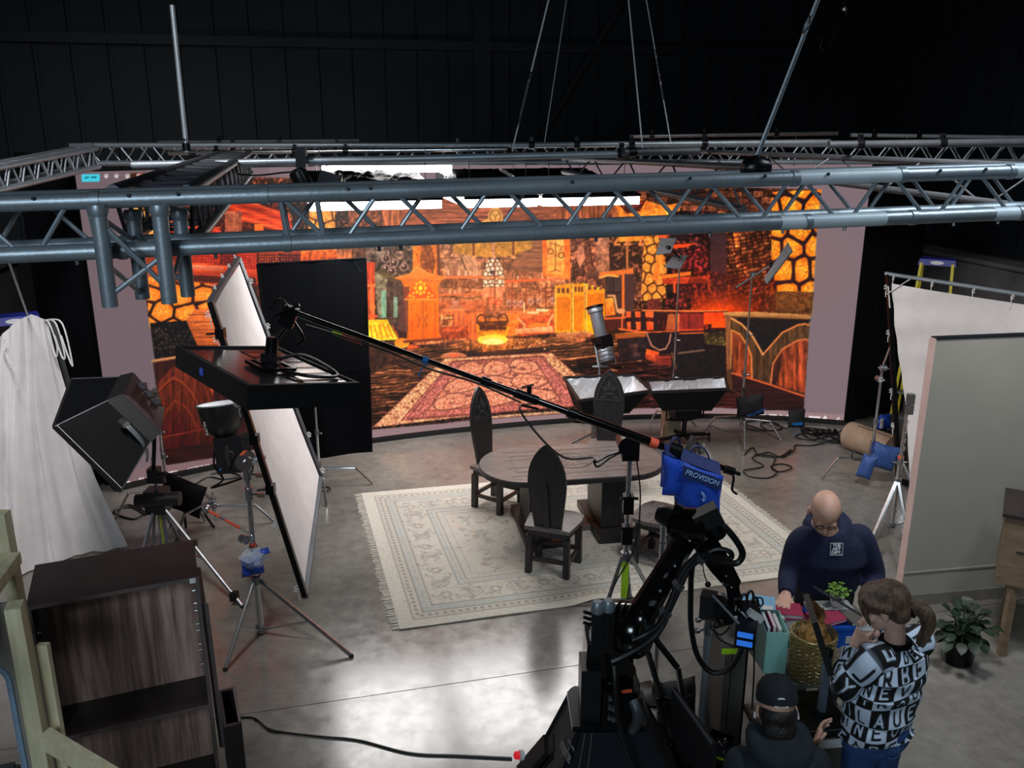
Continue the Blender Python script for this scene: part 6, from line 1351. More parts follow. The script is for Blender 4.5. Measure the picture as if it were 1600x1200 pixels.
# ---------------------------------------------------------------- right side of the set
M['silver_lining'] = mat('crinkled_silver_lining', (226, 228, 232), .3, .7, .1, 14, bump=.8, bscale=9)
def up_box(label, rim, inner, base, bz):
    """soft box lying on its back: silver lining inside, black cloth outside"""
    t = thing('open_soft_box', V(base.x, base.y, bz), label, 'studio light', 'upturned soft boxes')
    rc = sum(rim, V(0, 0, 0))/4; n = len(rim)
    low = [lerp(V(p.x, p.y, bz), V(base.x, base.y, bz), .34) for p in rim]
    for i in range(4):
        j = (i+1) % 4; a, b, c, d_ = rim[i], rim[j], low[j], low[i]; nn = (b-a).cross(d_-a).normalized(); mid = (a+b+c+d_)/4
        if nn.dot(mid-V(base.x, base.y, mid.z)) < 0: nn = -nn
        mb = MB(); mb.hexa([a, b, c, d_, a+nn*.006, b+nn*.006, c+nn*.006, d_+nn*.006]); mb.build('fabric_side', M['panel_skirt'], t, smooth=None)
        G = [[lerp(lerp(a, b, .01+.98*k/12), lerp(d_, c, .01+.98*k/12), .02+.96*m_/6)-nn*(.005+.012*rnd.random()) for k in range(13)] for m_ in range(7)]
        mb = MB(); mb.grid(G); mb.build('silver_lining', M['silver_lining'], t, smooth=20); mb = MB(); mb.bar(a, b, .03, .03); mb.build('rim', M['rubber'], t)
    mb = MB(); mb.hexa([p-EZ*.02 for p in low]+[p+EZ*.005 for p in low]); mb.build('bottom_panel', M['black'], t, smooth=None)
    mb = MB(); mb.box(V(base.x, base.y, bz-.09), (.34, .2, .12), RZ); mb.build('lamp_housing', M['black_metal'], t, smooth=None)
    for s_ in (-1, 1): mb = MB(); q = V(base.x, base.y, bz)+EX*s_*.24; mb.tube([q+EZ*-.03, q+EZ*-.17, V(base.x, base.y, bz-.2)], .013, 8); mb.cyl(q-EZ*.03-EX*s_*.08, q-EZ*.03+EX*s_*.04, .022, n=10); mb.build('yoke', M['black_metal'], t)
    return t
def roller(label, base, h, n, L, m='black_metal'):
    t = thing('rolling_stand', V(base.x, base.y, 0), label, 'light stand'); mb = MB(); mb.cyl(V(base.x, base.y, .1), V(base.x, base.y, h), .03, n=12); mb.build('column', M[m], t)
    for k in range(n):
        a = 2*PI*k/n+.35; e = V(base.x+L*math.cos(a), base.y+L*math.sin(a), .09); mb = MB(); mb.bar(V(base.x, base.y, .12), e, .04, .035); l = mb.build('leg', M[m], t, smooth=None); mb = MB(); mb.cyl(V(e.x, e.y, .035)-V(.012, 0, 0), V(e.x, e.y, .035)+V(.012, 0, 0), .034, n=12); mb.build('caster', M['rubber'], l)
    return t
b1 = V(.98, 10.02, 0); b2 = V(2.08, 10.02, 0)
up_box('open black soft box with bright silver lining behind the far carved chair', [at(905, 626, 9.6), at(1016, 611, 9.75), at(991, 586, 10.3), at(881, 590, 10.2)], None, b1, .47)
up_box('right hand open black soft box of the pair, on the rolling stand', [at(1017, 613, 9.72), at(1137, 608, 9.75), at(1133, 589, 10.2), at(1011, 596, 10.2)], None, b2, .5)
s = thing('low_stand', b1, 'low steel stand under the left open soft box', 'light stand'); mb = MB(); mb.cyl(V(b1.x, b1.y, .06), V(b1.x, b1.y, .29), .025, n=10); mb.build('column', M['steel'], s)
for a in (3.6, 5.2, 1.2): mb = MB(); mb.tube([V(b1.x, b1.y, .14), V(b1.x+.45*math.cos(a), b1.y+.45*math.sin(a), .015)], .013, 8); mb.build('leg', M['steel'], s)
roller('black rolling stand with four legs under the right open soft box', b2, .32, 4, .36)
t = thing('apple_box', fl(1052, 684), 'pale plywood box standing on end beneath the right open soft box', 'box'); p = fl(1052, 686); pb = V(p.x-.02, p.y+.12, 0)
mb = MB(); mb.box(pb+EZ*.18, (.17, .22, .36), RZ); mb.build('box_body', mat('birch_ply', (176, 160, 136), .6, 0, .1, 6, stretch=(1, 1, 8)), t, smooth=None)
for s_ in (-1, 1): mb = MB(); mb.box(pb+EX*s_*.0+V(0, -.113, .27), (.09, .004, .03), RZ); mb.build('hand_slot', M['black'], t) if s_ > 0 else None
# profile spotlight
sp0 = V(1.1, 10.62, 0)
s = thing('light_stand', sp0, 'black stand under the tubular spotlight, behind the left open soft box', 'light stand'); column(s, V(sp0.x, sp0.y, .03), V(sp0.x, sp0.y, at(946, 560, sp0.y).z), .016, 'alu', (.5,)); c_base(s, sp0, (.4, 2.5, 4.4), .16, .24)
t = thing('profile_spotlight', at(940, 540, sp0.y), 'grey tubular spotlight pointing up in front of the screen', 'studio light')
a, b = at(949, 566, 10.55), at(929, 479, 10.75); ad = (b-a).normalized(); x_, y_, _ = basis(ad); Ls = (b-a).length
M['lamp_grey'] = mat('grey_cast_housing', (120, 124, 132), .35, .5, .12, 10)
mb = MB(); mb.lathe([(.06, 0), (.1, .02), (.105, Ls*.22), (.07, Ls*.3)], a, ad, 18); mb.build('rear_housing', M['lamp_grey'], t)
mb = MB(); mb.box(a+ad*Ls*.36, (.19, .17, .15), Matrix((x_, y_, ad)).transposed()); mb.build('shutter_block', M['black_metal'], t, smooth=None)
mb = MB(); mb.lathe([(.07, Ls*.42), (.083, Ls*.46), (.083, Ls*.88), (.1, Ls*.9), (.1, Ls*.96), (.085, Ls)], a, ad, 18); mb.build('lens_barrel', M['lamp_grey'], t)
mb = MB(); mb.lathe([(.086, 0), (.112, .004), (.112, .03), (.09, .034)], b-ad*.02, ad, 18); mb.build('front_ring', M['black_metal'], t)
for s_ in (-1, 1): mb = MB(); q = a+ad*Ls*.34+x_*s_*.12; mb.cyl(q-x_*s_*.02, q+x_*s_*.03, .028, n=10); mb.build('side_knob', M['black_metal'], t)
mb = MB(); q = a+ad*Ls*.34; mb.tube([q+x_*.14, q+x_*.15-ad*.25+V(0, 0, -.03), V(sp0.x+.09, sp0.y-.02, at(946, 572, sp0.y).z), V(sp0.x-.09, sp0.y-.02, at(946, 572, sp0.y).z), q-x_*.15-ad*.25+V(0, 0, -.03), q-x_*.14], .012, 8); mb.build('yoke', M['alu'], t)
for k in range(3): q = a+ad*Ls*(.05+.07*k); mb = MB(); mb.lathe([(.104, 0), (.112, .008), (.104, .016)], q, ad, 16); mb.build('cooling_fin', M['lamp_grey'], t)
# reflector boards
def board(t, q4, th, m, nm='board'):
    n = (q4[1]-q4[0]).cross(q4[3]-q4[0]).normalized()*th; mb = MB(); mb.hexa(q4+[p+n for p in q4]); return mb.build(nm, M[m], t, smooth=None)
M['grey_board'] = mat('brushed_grey_board', (122, 122, 126), .5, .2, .08, 8)
rs = V(2.02, 10.55, 0); s = thing('light_stand', rs, 'thin chrome stand with two small reflector boards in front of the screen', 'light stand')
column(s, V(rs.x, rs.y, .05), V(rs.x, rs.y, at(1036, 400, rs.y).z), .0155, 'chrome', (.3, .52)); c_base(s, rs, (.2, 2.3, 4.2), .16, .34)
t = thing('reflector_board', at(1042, 386, rs.y), 'upper of two small grey reflector boards on the thin stand', 'reflector', 'small reflector boards')
board(t, [at(1024, 399, rs.y-.12), at(1048, 396, rs.y-.1), at(1057, 373, rs.y+.08), at(1032, 373, rs.y+.06)], .012, 'grey_board'); mb = MB(); mb.cyl(at(1042, 386, rs.y), V(rs.x, rs.y-.02, at(1036, 403, rs.y).z), .012, n=8); mb.ball(at(1044, 388, rs.y-.04), .035, 10, 6); mb.build('swivel', M['black_metal'], t)
t = thing('reflector_board', at(1056, 410, rs.y), 'lower of two small grey reflector boards, angled to the right', 'reflector', 'small reflector boards')
board(t, [at(1038, 418, rs.y-.12), at(1063, 421, rs.y-.1), at(1074, 400, rs.y+.08), at(1051, 400, rs.y+.06)], .012, 'grey_board'); mb = MB(); mb.cyl(at(1055, 409, rs.y), V(rs.x, rs.y-.02, at(1036, 405, rs.y).z), .01, n=8); mb.build('swivel', M['black_metal'], t)
cs = V(2.83, 10.28, 0); s = thing('c_stand', cs, 'chrome stand holding a tilted grey panel by the right end of the screen', 'light stand')
ct = at(1178, 428, cs.y).z; column(s, V(cs.x, cs.y, .12), V(cs.x, cs.y, ct), .016, 'chrome', (.36, .62)); c_base(s, cs, (math.radians(-18), math.radians(190), math.radians(262)), .24, .5); gobo(s, V(cs.x, cs.y-.03, ct), (.2, 1, 0))
a, b = at(1150, 449, cs.y-.05), at(1205, 414, cs.y-.1); mb = MB(); mb.cyl(a, b, .011, n=8); mb.build('arm_rod', M['chrome'], s)
t = thing('reflector_board', at(1215, 412, cs.y-.1), 'tilted long grey reflector panel with a yellow sticker before the amber window', 'reflector')
q4 = [at(1195, 437, cs.y-.2), at(1199, 445, cs.y-.28), at(1239, 393, cs.y-.18), at(1232, 380, cs.y-.1)]; o_ = board(t, q4, .02, 'grey_board')
n = (q4[1]-q4[0]).cross(q4[3]-q4[0]).normalized(); n = n if n.y < 0 else -n
def qq(u, v): return lerp(lerp(q4[0], q4[1], u), lerp(q4[3], q4[2], u), v)
for v0, v1, u0, u1, m_ in ((.78, .93, .15, .85, 'ladder_yellow'), (.15, .4, .35, .6, 'white'), (.45, .68, .35, .6, 'white')): mb = MB(); k = [qq(u0, v0), qq(u1, v0), qq(u1, v1), qq(u0, v1)]; mb.hexa([p+n*.001 for p in k]+[p+n*.003 for p in k]); mb.build('sticker', M[m_], t, smooth=None)
mb = MB(); mb.ball(b, .03, 10, 6); mb.cyl(b, qq(.5, .4), .012, n=8); mb.build('swivel', M['black_metal'], t)
M['bag_black'] = mat('black_canvas', (22, 23, 26), .8, 0, .15, 30, bump=.15)
q = at(1172, 634, cs.y-.12); t = thing('black_sandbag', q, 'black sandbag with blue lettering slung on the chrome stand at the right', 'sandbag')
pillow_bag(t, q, V(1, 0, .15), V(-.12, 0, 1), .34, .27, .15, 'bag_black', 'sand_pouch', .12); mb = MB(); mb.tube(smooth_path([q+V(-.08, -.03, .1), V(cs.x, cs.y-.03, q.z+.2), q+V(.08, -.03, .1)], 5), .014, 6, sq=.5); mb.build('strap', M['rubber'], t)
text_mesh('lettering', 'PROVISION', .046, frame_m(q+V(.06, -.09, -.06), V(1, 0, .45), V(-.4, -.1, 1)), M['blue_tape'], t, .002)
q = fl(1247, 671)+V(0, .1, .115); t = thing('black_sandbag', V(q.x, q.y, 0), 'small upright black sandbag with a blue label on the floor before the screen', 'sandbag')
pillow_bag(t, q, V(1, .1, 0), V(0, .15, 1), .23, .24, .13, 'bag_black', 'sand_pouch', .1); mb = MB(); mb.prism([(-.065, -.02), (.065, -.02), (.065, .02), (-.065, .02)], q+V(0, -.07, -.05), (1, .1, 0), EZ, .004, (0, -1, 0)); mb.build('blue_label', M['blue_tape'], t)
# rolled carpet and cables
r0, r1 = fl(1325, 702)+V(.02, .05, 0), fl(1392, 724); RR = .165; r0.z = r1.z = RR
t = thing('carpet_roll', V(r0.x, r0.y, 0), 'thick roll of brown backed carpet lying on the floor at the right', 'roll'); M['kraft'] = mat('brown_carpet_backing', (160, 134, 112), .9, 0, .1, 8, bump=.1)
rd = (r1-r0).normalized(); x_, y_, _ = basis(rd); mb = MB(); pr = []
for e in (r0, r1): pr.append([e+(x_*math.cos(a)+y_*math.sin(a))*RR*(1+.02*math.sin(3*a)) for a in np.linspace(0, 2*PI, 29)[:-1]])
mb.add(pr[0]+pr[1], [(i, (i+1) % 28, 28+(i+1) % 28, 28+i) for i in range(28)]+[tuple(range(27, -1, -1)), tuple(range(28, 56))]); mb.build('outer_wrap', M['kraft'], t)
mb = MB(); mb.tube([r0-rd*.004+(x_*math.cos(a)+y_*math.sin(a))*(RR*.95-a*.009) for a in np.linspace(0, 16, 90)], .004, 4); mb.build('spiral_end', mat('carpet_pile_edge', (120, 100, 84), .95), t)
mb = MB(); mb.bar(r0+V(0, 0, RR)*1.0+rd*.1+V(-.02, -.04, -.005), r1+V(-.02, -.06, RR-.01), .012, .006); mb.build('free_edge', mat('dark_carpet_edge', (80, 66, 56), .95), t)  # free edge of the roll, a strip darker than its wrap
def coil(label, pts, r=.008, n=6): mb = MB(); mb.tube(smooth_path([fl(x, y)+EZ*(r+.001+.012*(k % 3 == 1)) for k, (x, y) in enumerate(pts)], n), r, 6); return tag(mb.build('cable', M['cable']), label, 'cable')
coil('black cable looping on the bare floor right of the rug', [(1162, 712), (1176, 702), (1185, 712), (1216, 715), (1236, 705), (1222, 716), (1200, 708), (1175, 718), (1192, 728), (1186, 732), (1162, 738), (1172, 746), (1200, 748), (1214, 740), (1204, 730), (1222, 726), (1237, 733), (1222, 738), (1206, 734), (1210, 716), (1178, 712)])
coil('black cable running from the floor loops to the tangle by the sandbag', [(1222, 716), (1240, 706), (1243, 697), (1268, 697), (1288, 694), (1302, 686), (1290, 684), (1268, 690), (1243, 684), (1256, 678), (1290, 682)])
rr_ = random.Random(8); 
for k, la in enumerate(('upper black cable of the tangle in front of the small sandbag', 'lower black cable of the tangle in front of the small sandbag')):
    coil(la, [(1284+28*math.cos(a)*(1+.3*rr_.random())+4*k, 680+9*math.sin(a*1.13)*(1+.4*rr_.random())+3*k) for a in np.linspace(k, 16+k, 30)], .008, 5)
coil('black cable hanging in loops left of the carpet roll', [(1310, 676), (1322, 673), (1336, 682), (1325, 688), (1314, 680), (1318, 694)], .008)
coil('black cable on the floor at the foot of the chrome stand', [(1160, 660), (1170, 672), (1198, 674), (1188, 664), (1206, 662), (1222, 670), (1200, 674), (1172, 668), (1162, 662), (1185, 658), (1205, 664), (1230, 671)], .009)
coil('thin black cable lying right of the plywood box', [(1100, 676), (1112, 668), (1128, 673), (1145, 676)], .006)
t = thing('power_strip', fl(1288, 678), 'black power strip with plugs in the cable tangle', 'power strip'); p = fl(1290, 680)
mb = MB(); mb.box(p+EZ*.024, (.32, .06, .045), Matrix.Rotation(.1, 3, 'Z')); mb.build('strip_body', M['black'], t)
for k in range(4): mb = MB(); mb.box(p+V(-.11+.075*k, 0, .064), (.035, .04, .035)); mb.build('plug', M['rubber'], t)
# ladder behind the right silk
p = at(1466, 404, 10.5); ladder('stepladder with a bright blue cap and yellow rails behind the right white silk', (p.x, p.y), p.z, -.5, .55)
q = V(4.55, 10.15, 0); t = thing('blue_bag', q, 'small blue and white bag on the floor behind the carpet roll', 'bag'); pillow_bag(t, q+EZ*.24, V(1, .2, 0), EZ, .16, .2, .12, 'blue_cloth', 'bag_body', .2); mb = MB(); mb.box(q+EZ*.07, (.16, .14, .14)); mb.build('bag_base', M['bag_black'], t); mb = MB(); mb.box(q+V(-.06, -.06, .24), (.03, .02, .12)); mb.build('white_label', M['white'], t)
# the right silk frame
fx0, fx1 = V(3.44, 7.35, 0), V(4.55, 5.2+.9, 0)
tl, bl = at(1388, 428, 8.8), at(1404, 750, 8.78); dxy = V(.62, -.93, 0).normalized()
tr_ = at(1660, 470, 7.5); dxy = V(tr_.x-tl.x, tr_.y-tl.y, 0); Lr = dxy.length; dxy.normalize()
t = thing('silk_frame', V(bl.x, bl.y, 0), 'tall white silk tied into a frame at the right, behind the grey wall panel', 'diffusion frame')
bz = max(bl.z, .03); mb = MB(); mb.bar(tl, V(bl.x, bl.y, bz), .045, .045); mb.build('side_tube', M['black_metal'], t); mb = MB(); mb.cyl(tl-dxy*.03, tl+dxy*(Lr+.3)+EZ*(tr_.z-tl.z)*1.15, .02, n=10); mb.build('top_tube', M['alu'], t)
mb = MB(); mb.bar(V(bl.x, bl.y, bz), V(bl.x, bl.y, bz)+dxy*(Lr+.3), .045, .045); mb.build('bottom_tube', M['black_metal'], t); e = tl+dxy*(Lr+.3); mb = MB(); mb.bar(e+EZ*(tr_.z-tl.z)*1.1, V(e.x, e.y, bz), .045, .045); mb.build('side_tube', M['black_metal'], t)
G = []
for i in range(31):
    u = i/30; row = []
    for j in range(41):
        s_ = j/40; a = tl+dxy*(.05+.03*u+(Lr+.15-.05)*s_)+EZ*((tr_.z-tl.z)*s_-.09-.05*math.sin(s_*PI*5)**2*0); b = V(bl.x, bl.y, bz)+dxy*(.14+(Lr+.05)*s_)+EZ*.02
        p = lerp(a, b, u); n = V(-dxy.y, dxy.x, 0); fo = (.012*math.sin(u*40+s_*6)*(1-u)*(1-s_)+.014*math.sin(s_*26+u*9)*u+.02*math.sin(u*7+s_*5))
        row.append(p-n*fo)
    G.append(row)
mb = MB(); mb.grid(G, .003); mb.build('silk', M['white_cloth'], t, smooth=80)
ties(t, [tl+dxy*k+EZ*((tr_.z-tl.z)*k/Lr-.03) for k in (.05, .45, .85, 1.2)], V(-.2, -1, 0)); ties(t, [lerp(tl, V(bl.x, bl.y, bz), k) for k in (.06, .27, .55, .72)], V(-1, -.2, 0)); mb = MB(); mb.bar(tl+V(.0, -.03, -.2), tl+dxy*.22+V(0, -.03, -.02), .03, .006); mb.bar(tl+V(-.0, -.03, -.12), tl+V(.04, -.03, -.34), .03, .006); mb.build('corner_strap', M['rope'], t)
cs = V(fl(1357, 752).x, fl(1357, 752).y, 0); s = thing('c_stand', cs, 'chrome stand with a dusty blue sandbag beside the right silk', 'light stand')
ct = at(1379, 574, cs.y).z; column(s, V(cs.x, cs.y, .1), V(cs.x, cs.y, ct), .0175, 'chrome', (.5,)); c_base(s, cs, (math.radians(176), math.radians(-48), math.radians(70)), .26, .5); gobo(s, V(cs.x, cs.y-.02, ct), (1, -.2, 0)); gobo(s, V(cs.x-.03, cs.y-.02, ct-.12), (.2, -1, 0)); mb = MB(); mb.cyl(V(cs.x, cs.y, ct), tl*0+lerp(tl, V(bl.x, bl.y, bz), .32), .011, n=8); mb.build('arm_rod', M['chrome'], s)
q = at(1370, 718, cs.y-.12); t = thing('blue_sandbag', q, 'dusty blue sandbag draped low on the chrome stand by the right silk', 'sandbag'); pillow_bag(t, q+V(.07, 0, .03), V(1, 0, -.25), V(.3, 0, 1), .3, .28, .13, 'blue_dull', 'sand_pouch', .15); pillow_bag(t, q+V(-.12, -.05, -.06), V(.5, -.5, 0), V(.25, 0, 1), .16, .27, .1, 'blue_dull', 'sand_pouch', .15); mb = MB(); mb.tube(smooth_path([q+V(-.08, -.05, .1), V(cs.x, cs.y-.04, q.z+.17), q+V(.12, -.03, .12)], 5), .016, 6, sq=.4); mb.build('strap', M['bag_navy'], t)
mb = MB(); mb.tube(smooth_path([q+V(-.16, -.02, .06), q+V(-.26, -.02, .1), q+V(-.27, -.02, .02), q+V(-.17, -.02, .0)], 5), .007, 6); mb.build('strap_loop', M['rubber'], t)
cs = V(fl(1391, 838).x, fl(1391, 838).y, 0); s = thing('combo_stand', cs, 'chrome combo stand with chain and red tape near the edge of the grey wall panel', 'light stand')
ct = at(1418, 615, cs.y).z; tripod(s, cs, V(cs.x, cs.y, ct), [fl(1355, 862), fl(1425, 872), fl(1398, 800)], .02, at(1402, 752, cs.y).z, .1, 'chrome', True, legr=.0165)
for f in (.97, .9): mb = MB(); mb.box(V(cs.x+.01, cs.y-.02, ct*f), (.06, .05, .09)); mb.build('mounting_block', M['steel'], s)
for k in range(12):
    p = V(cs.x-.01+.012*(k % 2), cs.y-.025, ct*.84-.042*k); mb = MB(); mb.tube([p+V(.013*math.cos(a)*(1 if k % 2 else .4), .013*math.cos(a)*(.4 if k % 2 else 1), .026*math.sin(a)) for a in np.linspace(0, 2*PI, 9)[:-1]], .005, 5, True); mb.build('chain_link', M['chrome'], s)
mb = MB(); mb.cyl(V(cs.x, cs.y, at(1405, 712, cs.y).z), V(cs.x, cs.y, at(1405, 719, cs.y).z), .024, n=12); mb.build('red_tape_ring', M['red_tape'], s)
q = fl(1412, 838)+V(.06, .06, .0); t = thing('plastic_bag', q, 'crumpled clear plastic bag at the foot of the right combo stand', 'bag'); mb = MB(); mb.ball(q+EZ*.1, (.1, .09, .1), 16, 10); mb.v = [tuple(Vector(p)+V(rnd.uniform(-.016, .016), rnd.uniform(-.016, .016), rnd.uniform(0, .02))) for p in mb.v]; mb.build('film', M['clear_film'], t, smooth=10)
# grey wall panel
pl, prr = fl(1405, 948), fl(1600, 975); pd = V(.987, .16, 0).normalized(); pn = V(pd.y, -pd.x, 0); hp = at(1448, 530, pl.y).z
t = thing('wall_flat', V(pl.x, pl.y, 0)+pd*.8, 'large plain grey wall flat with a pale pink edge at the right', 'set flat')
def gp(a, b, z): return V(pl.x, pl.y, 0)+pd*a-pn*b+EZ*z
mb = MB(); mb.hexa([gp(.0, 0, .0), gp(1.7, 0, 0), gp(1.7, .055, 0), gp(0, .055, 0), gp(0, 0, hp), gp(1.7, 0, hp), gp(1.7, .055, hp), gp(0, .055, hp)]); mb.build('panel_skin', mat('warm_grey_paint', (150, 147, 139), .7, 0, .05, 1.5), t, smooth=None)
mb = MB(); mb.hexa([gp(-.006, -.0, 0), gp(0, -.0, 0), gp(0, .075, 0), gp(-.006, .075, 0), gp(-.006, -.0, hp), gp(0, -.0, hp), gp(0, .075, hp), gp(-.006, .075, hp)]); mb.build('edge_batten', mat('pale_pink_timber', (206, 176, 170), .6, 0, .06, 6), t, smooth=None)
mb = MB(); mb.bar(gp(.0, -.006, .05), gp(1.7, -.006, .05), .012, .1); mb.build('skirting_board', mat('grey_skirting', (118, 114, 108), .6), t, smooth=None)
mb = MB(); mb.bar(gp(.0, -.004, .3), gp(1.7, -.004, .3), .008, .012); mb.build('dado_rail', M['flat_grey'], t, smooth=None)
mb = MB(); mb.bar(gp(.0, .03, hp+.004), gp(1.7, .03, hp+.004), .075, .008); mb.build('top_batten', M['steelwork'], t, smooth=None)
# wooden cabinet on legs at the right edge
M['dim_oak'] = mat('plain_oak_carcass', (126, 108, 84), .6, 0, .15, 5, (104, 86, 66), stretch=(1, 1, 5))
k0 = at(1572, 803, 5.6); t = thing('side_cabinet', V(k0.x+.3, k0.y, 0), 'plain brown wooden cabinet on legs at the right edge of the picture', 'cabinet')
k1 = at(1560, 910, 5.6).z; kx, ky = V(.86, -.5, 0), V(.5, .86, 0)
def kq(a, b, z): return V(k0.x, k0.y, 0)+kx*a+ky*b+EZ*z
mb = MB(); mb.hexa([kq(0, 0, k1), kq(.7, 0, k1), kq(.7, .5, k1), kq(0, .5, k1), kq(0, 0, k0.z-.02), kq(.7, 0, k0.z-.02), kq(.7, .5, k0.z-.02), kq(0, .5, k0.z-.02)]); mb.build('carcass', M['dim_oak'], t, smooth=None)
mb = MB(); mb.hexa([kq(-.02, -.02, k0.z-.02), kq(.72, -.02, k0.z-.02), kq(.72, .52, k0.z-.02), kq(-.02, .52, k0.z-.02), kq(-.02, -.02, k0.z+.005), kq(.72, -.02, k0.z+.005), kq(.72, .52, k0.z+.005), kq(-.02, .52, k0.z+.005)]); mb.build('top_board', M['walnut_dark'], t, smooth=None)
for a, b in ((.12, .04), (.66, .04), (.12, .46), (.66, .46)): mb = MB(); mb.bar(kq(a, b, 0), kq(a, b, k1), .05, .05); mb.build('leg', M['dim_oak'], t, smooth=None)
mb = MB(); mb.bar(kq(.1, -.004, (k1+k0.z)/2), kq(.6, -.004, (k1+k0.z)/2), .004, .01); mb.build('drawer_line', M['walnut_dark'], t)
mb = MB(); mb.box(kq(.14, .03, k0.z+.12), (.05, .05, .22)); mb.lathe([(.03, 0), (.028, .02), (.012, .03)], kq(.14, .03, k0.z+.228), EZ, 12); tag(mb.build('black_bottle', M['black']), 'black upright bottle standing on the brown cabinet at the right edge', 'bottle')
# plant and the white canister
q = V(3.2, 5.5, 0); t = thing('potted_plant', q, 'leafy dark green plant in a black pot before the grey wall panel', 'plant')
mb = MB(); mb.lathe([(.085, 0), (.1, .01), (.125, .2), (.135, .22), (.12, .22), (.11, .19), (.0, .185)], q, EZ, 20); mb.build('pot', M['black_metal'], t)
M['leaf'] = mat('dark_green_leaf', (32, 54, 34), .5, 0, .2, 9, (18, 32, 22))
def leaf(p, d, L, W, m, t, up=EZ):
    d = Vector(d).normalized(); x, y, _ = basis(d); G = []
    for i in range(6):
        u = i/5; w = W*math.sin(PI*min(1, .08+u*.92))**.8; c = p+d*L*u+EZ*(-.35*L*u*u)
        G.append([c-x*w+EZ*.15*w, c, c+x*w+EZ*.15*w])
    mb = MB(); mb.grid(G, .002); return mb.build('leaf', m, t, smooth=60)
for k in range(64):
    a = rnd.uniform(0, 2*PI); e = rnd.uniform(.2, 1.35); L = rnd.uniform(.08, .23); d_ = V(math.cos(a)*math.cos(e), math.sin(a)*math.cos(e), math.sin(e)); p0 = q+EZ*.19; p1 = p0+d_*L*1.1
    mb = MB(); mb.tube([p0, p0+d_*L*.6+EZ*.02, p1], .004, 5); mb.build('stem', M['leaf'], t); leaf(p1, d_+V(0, 0, -.5), rnd.uniform(.065, .095), rnd.uniform(.034, .043), M['leaf'], t)
q = V(fl(1500, 1032).x, fl(1500, 1032).y, 0); t = thing('spray_canister', q, 'small white canister with a metal nozzle on the floor below the plant', 'canister')
mb = MB(); mb.lathe([(.035, 0), (.038, .005), (.038, .085), (.034, .092), (.0, .093)], q, EZ, 20); mb.build('can', M['white'], t); mb = MB(); mb.lathe([(.012, .093), (.01, .12), (.004, .125)], q, EZ, 10); mb.tube([q+EZ*.12, q+V(.015, 0, .14), q+V(.012, 0, .155)], .005, 6); mb.build('nozzle', M['chrome'], t)
# ---------------------------------------------------------------- work bench and what lies on it
M['bench_top'] = mat('grey_laminate', (118, 118, 112), .5, 0, .1, 5); M['bench_ply'] = mat('grey_brown_ply', (96, 92, 86), .6, 0, .15, 3, (78, 74, 70))
BZ = .86
t = thing('work_bench', V(1.75, 4.35, 0), 'grey work bench at the lower right covered with props', 'table')
def bq(x, y, z): return V(x, y, z)
pts = [(1.345, 4.34), (1.395, 3.99), (2.02, 4.06), (2.12, 4.62), (1.30, 4.64)]
mb = MB(); mb.prism([(x, y) for x, y in pts], (0, 0, BZ-.03), (1, 0, 0), (0, 1, 0), .03); mb.build('bench_top', M['bench_top'], t, smooth=None)
for x, y in ((1.44, 4.05), (1.97, 4.12), (2.06, 4.56), (1.38, 4.58)): mb = MB(); mb.bar((x, y, .012), (x, y, BZ-.03), .05, .05); mb.build('leg', M['steelwork'], t, smooth=None)
mb = MB(); mb.prism([(1.44, 4.07), (1.95, 4.13), (2.04, 4.55), (1.4, 4.57)], (0, 0, .3), (1, 0, 0), (0, 1, 0), .025); mb.build('lower_shelf', M['bench_ply'], t, smooth=None)
t = thing('plywood_cabinet', V(1.28, 4.6, 0), 'plain grey brown plywood cabinet at the left end of the work bench', 'cabinet')
mb = MB(); mb.hexa([V(1.225, 4.4, .0), V(1.335, 4.37, 0), V(1.29, 4.75, 0), V(1.2, 4.75, 0), V(1.225, 4.4, .84), V(1.335, 4.37, .84), V(1.29, 4.75, .84), V(1.2, 4.75, .84)]); mb.build('carcass', M['bench_ply'], t, smooth=None)
p = at(1137, 1011, 4.37); mb = MB(); mb.prism([(0, 0), (.085, .012), (.085, .045), (0, .035)], V(1.2, 4.388, .79), (1, -.18, 0), EZ, .003, (-.1, -1, 0)); mb.build('lime_tape', M['lime_tape'], t, smooth=None)
mb = MB(); mb.bar(V(1.262, 4.385, .84), V(1.255, 4.388, .02), .003, .004); mb.build('door_gap', M['black'], t)
def boxy(nm, label, cat, c, w, d, h, ang, m, lid=None, th=.004, group=None):
    t = thing(nm, V(*c), label, cat, group); R_ = Matrix.Rotation(ang, 3, 'Z'); c = V(*c)
    mb = MB(); mb.box(c+EZ*h/2, (w, d, h), R_); mb.build('body', M[m], t, smooth=None)
    if lid: mb = MB(); mb.box(c+EZ*(h+.012), (w+.01, d+.01, .024), R_); mb.build('lid', M[lid], t, smooth=None)
    return t, R_, c
M['pale_blue'] = mat('pale_blue_card', (132, 178, 208), .6, 0, .04, 8); M['mint'] = mat('mint_card', (150, 208, 196), .6, 0, .04, 8); M['mint_shaded'] = mat('shaded_mint_card', (92, 128, 122), .6, 0, .04, 8)  # mint card again, darkened: shade on the left and far walls put in colour
M['crate_blue'] = mat('blue_crate_plastic', (22, 92, 200), .4, 0, .06, 10); M['burgundy'] = mat('burgundy_cloth_cover', (112, 28, 60), .6, 0, .1, 12); M['dull_red'] = mat('crimson_card', (156, 44, 76), .6, 0, .08, 12); M['paper'] = mat('white_paper', (214, 214, 212), .7, 0, .05, 10)
M['grey_card'] = mat('grey_board_cover', (146, 148, 150), .6, 0, .08, 10); M['navy_card'] = mat('navy_card', (44, 72, 132), .6, 0, .1, 10)
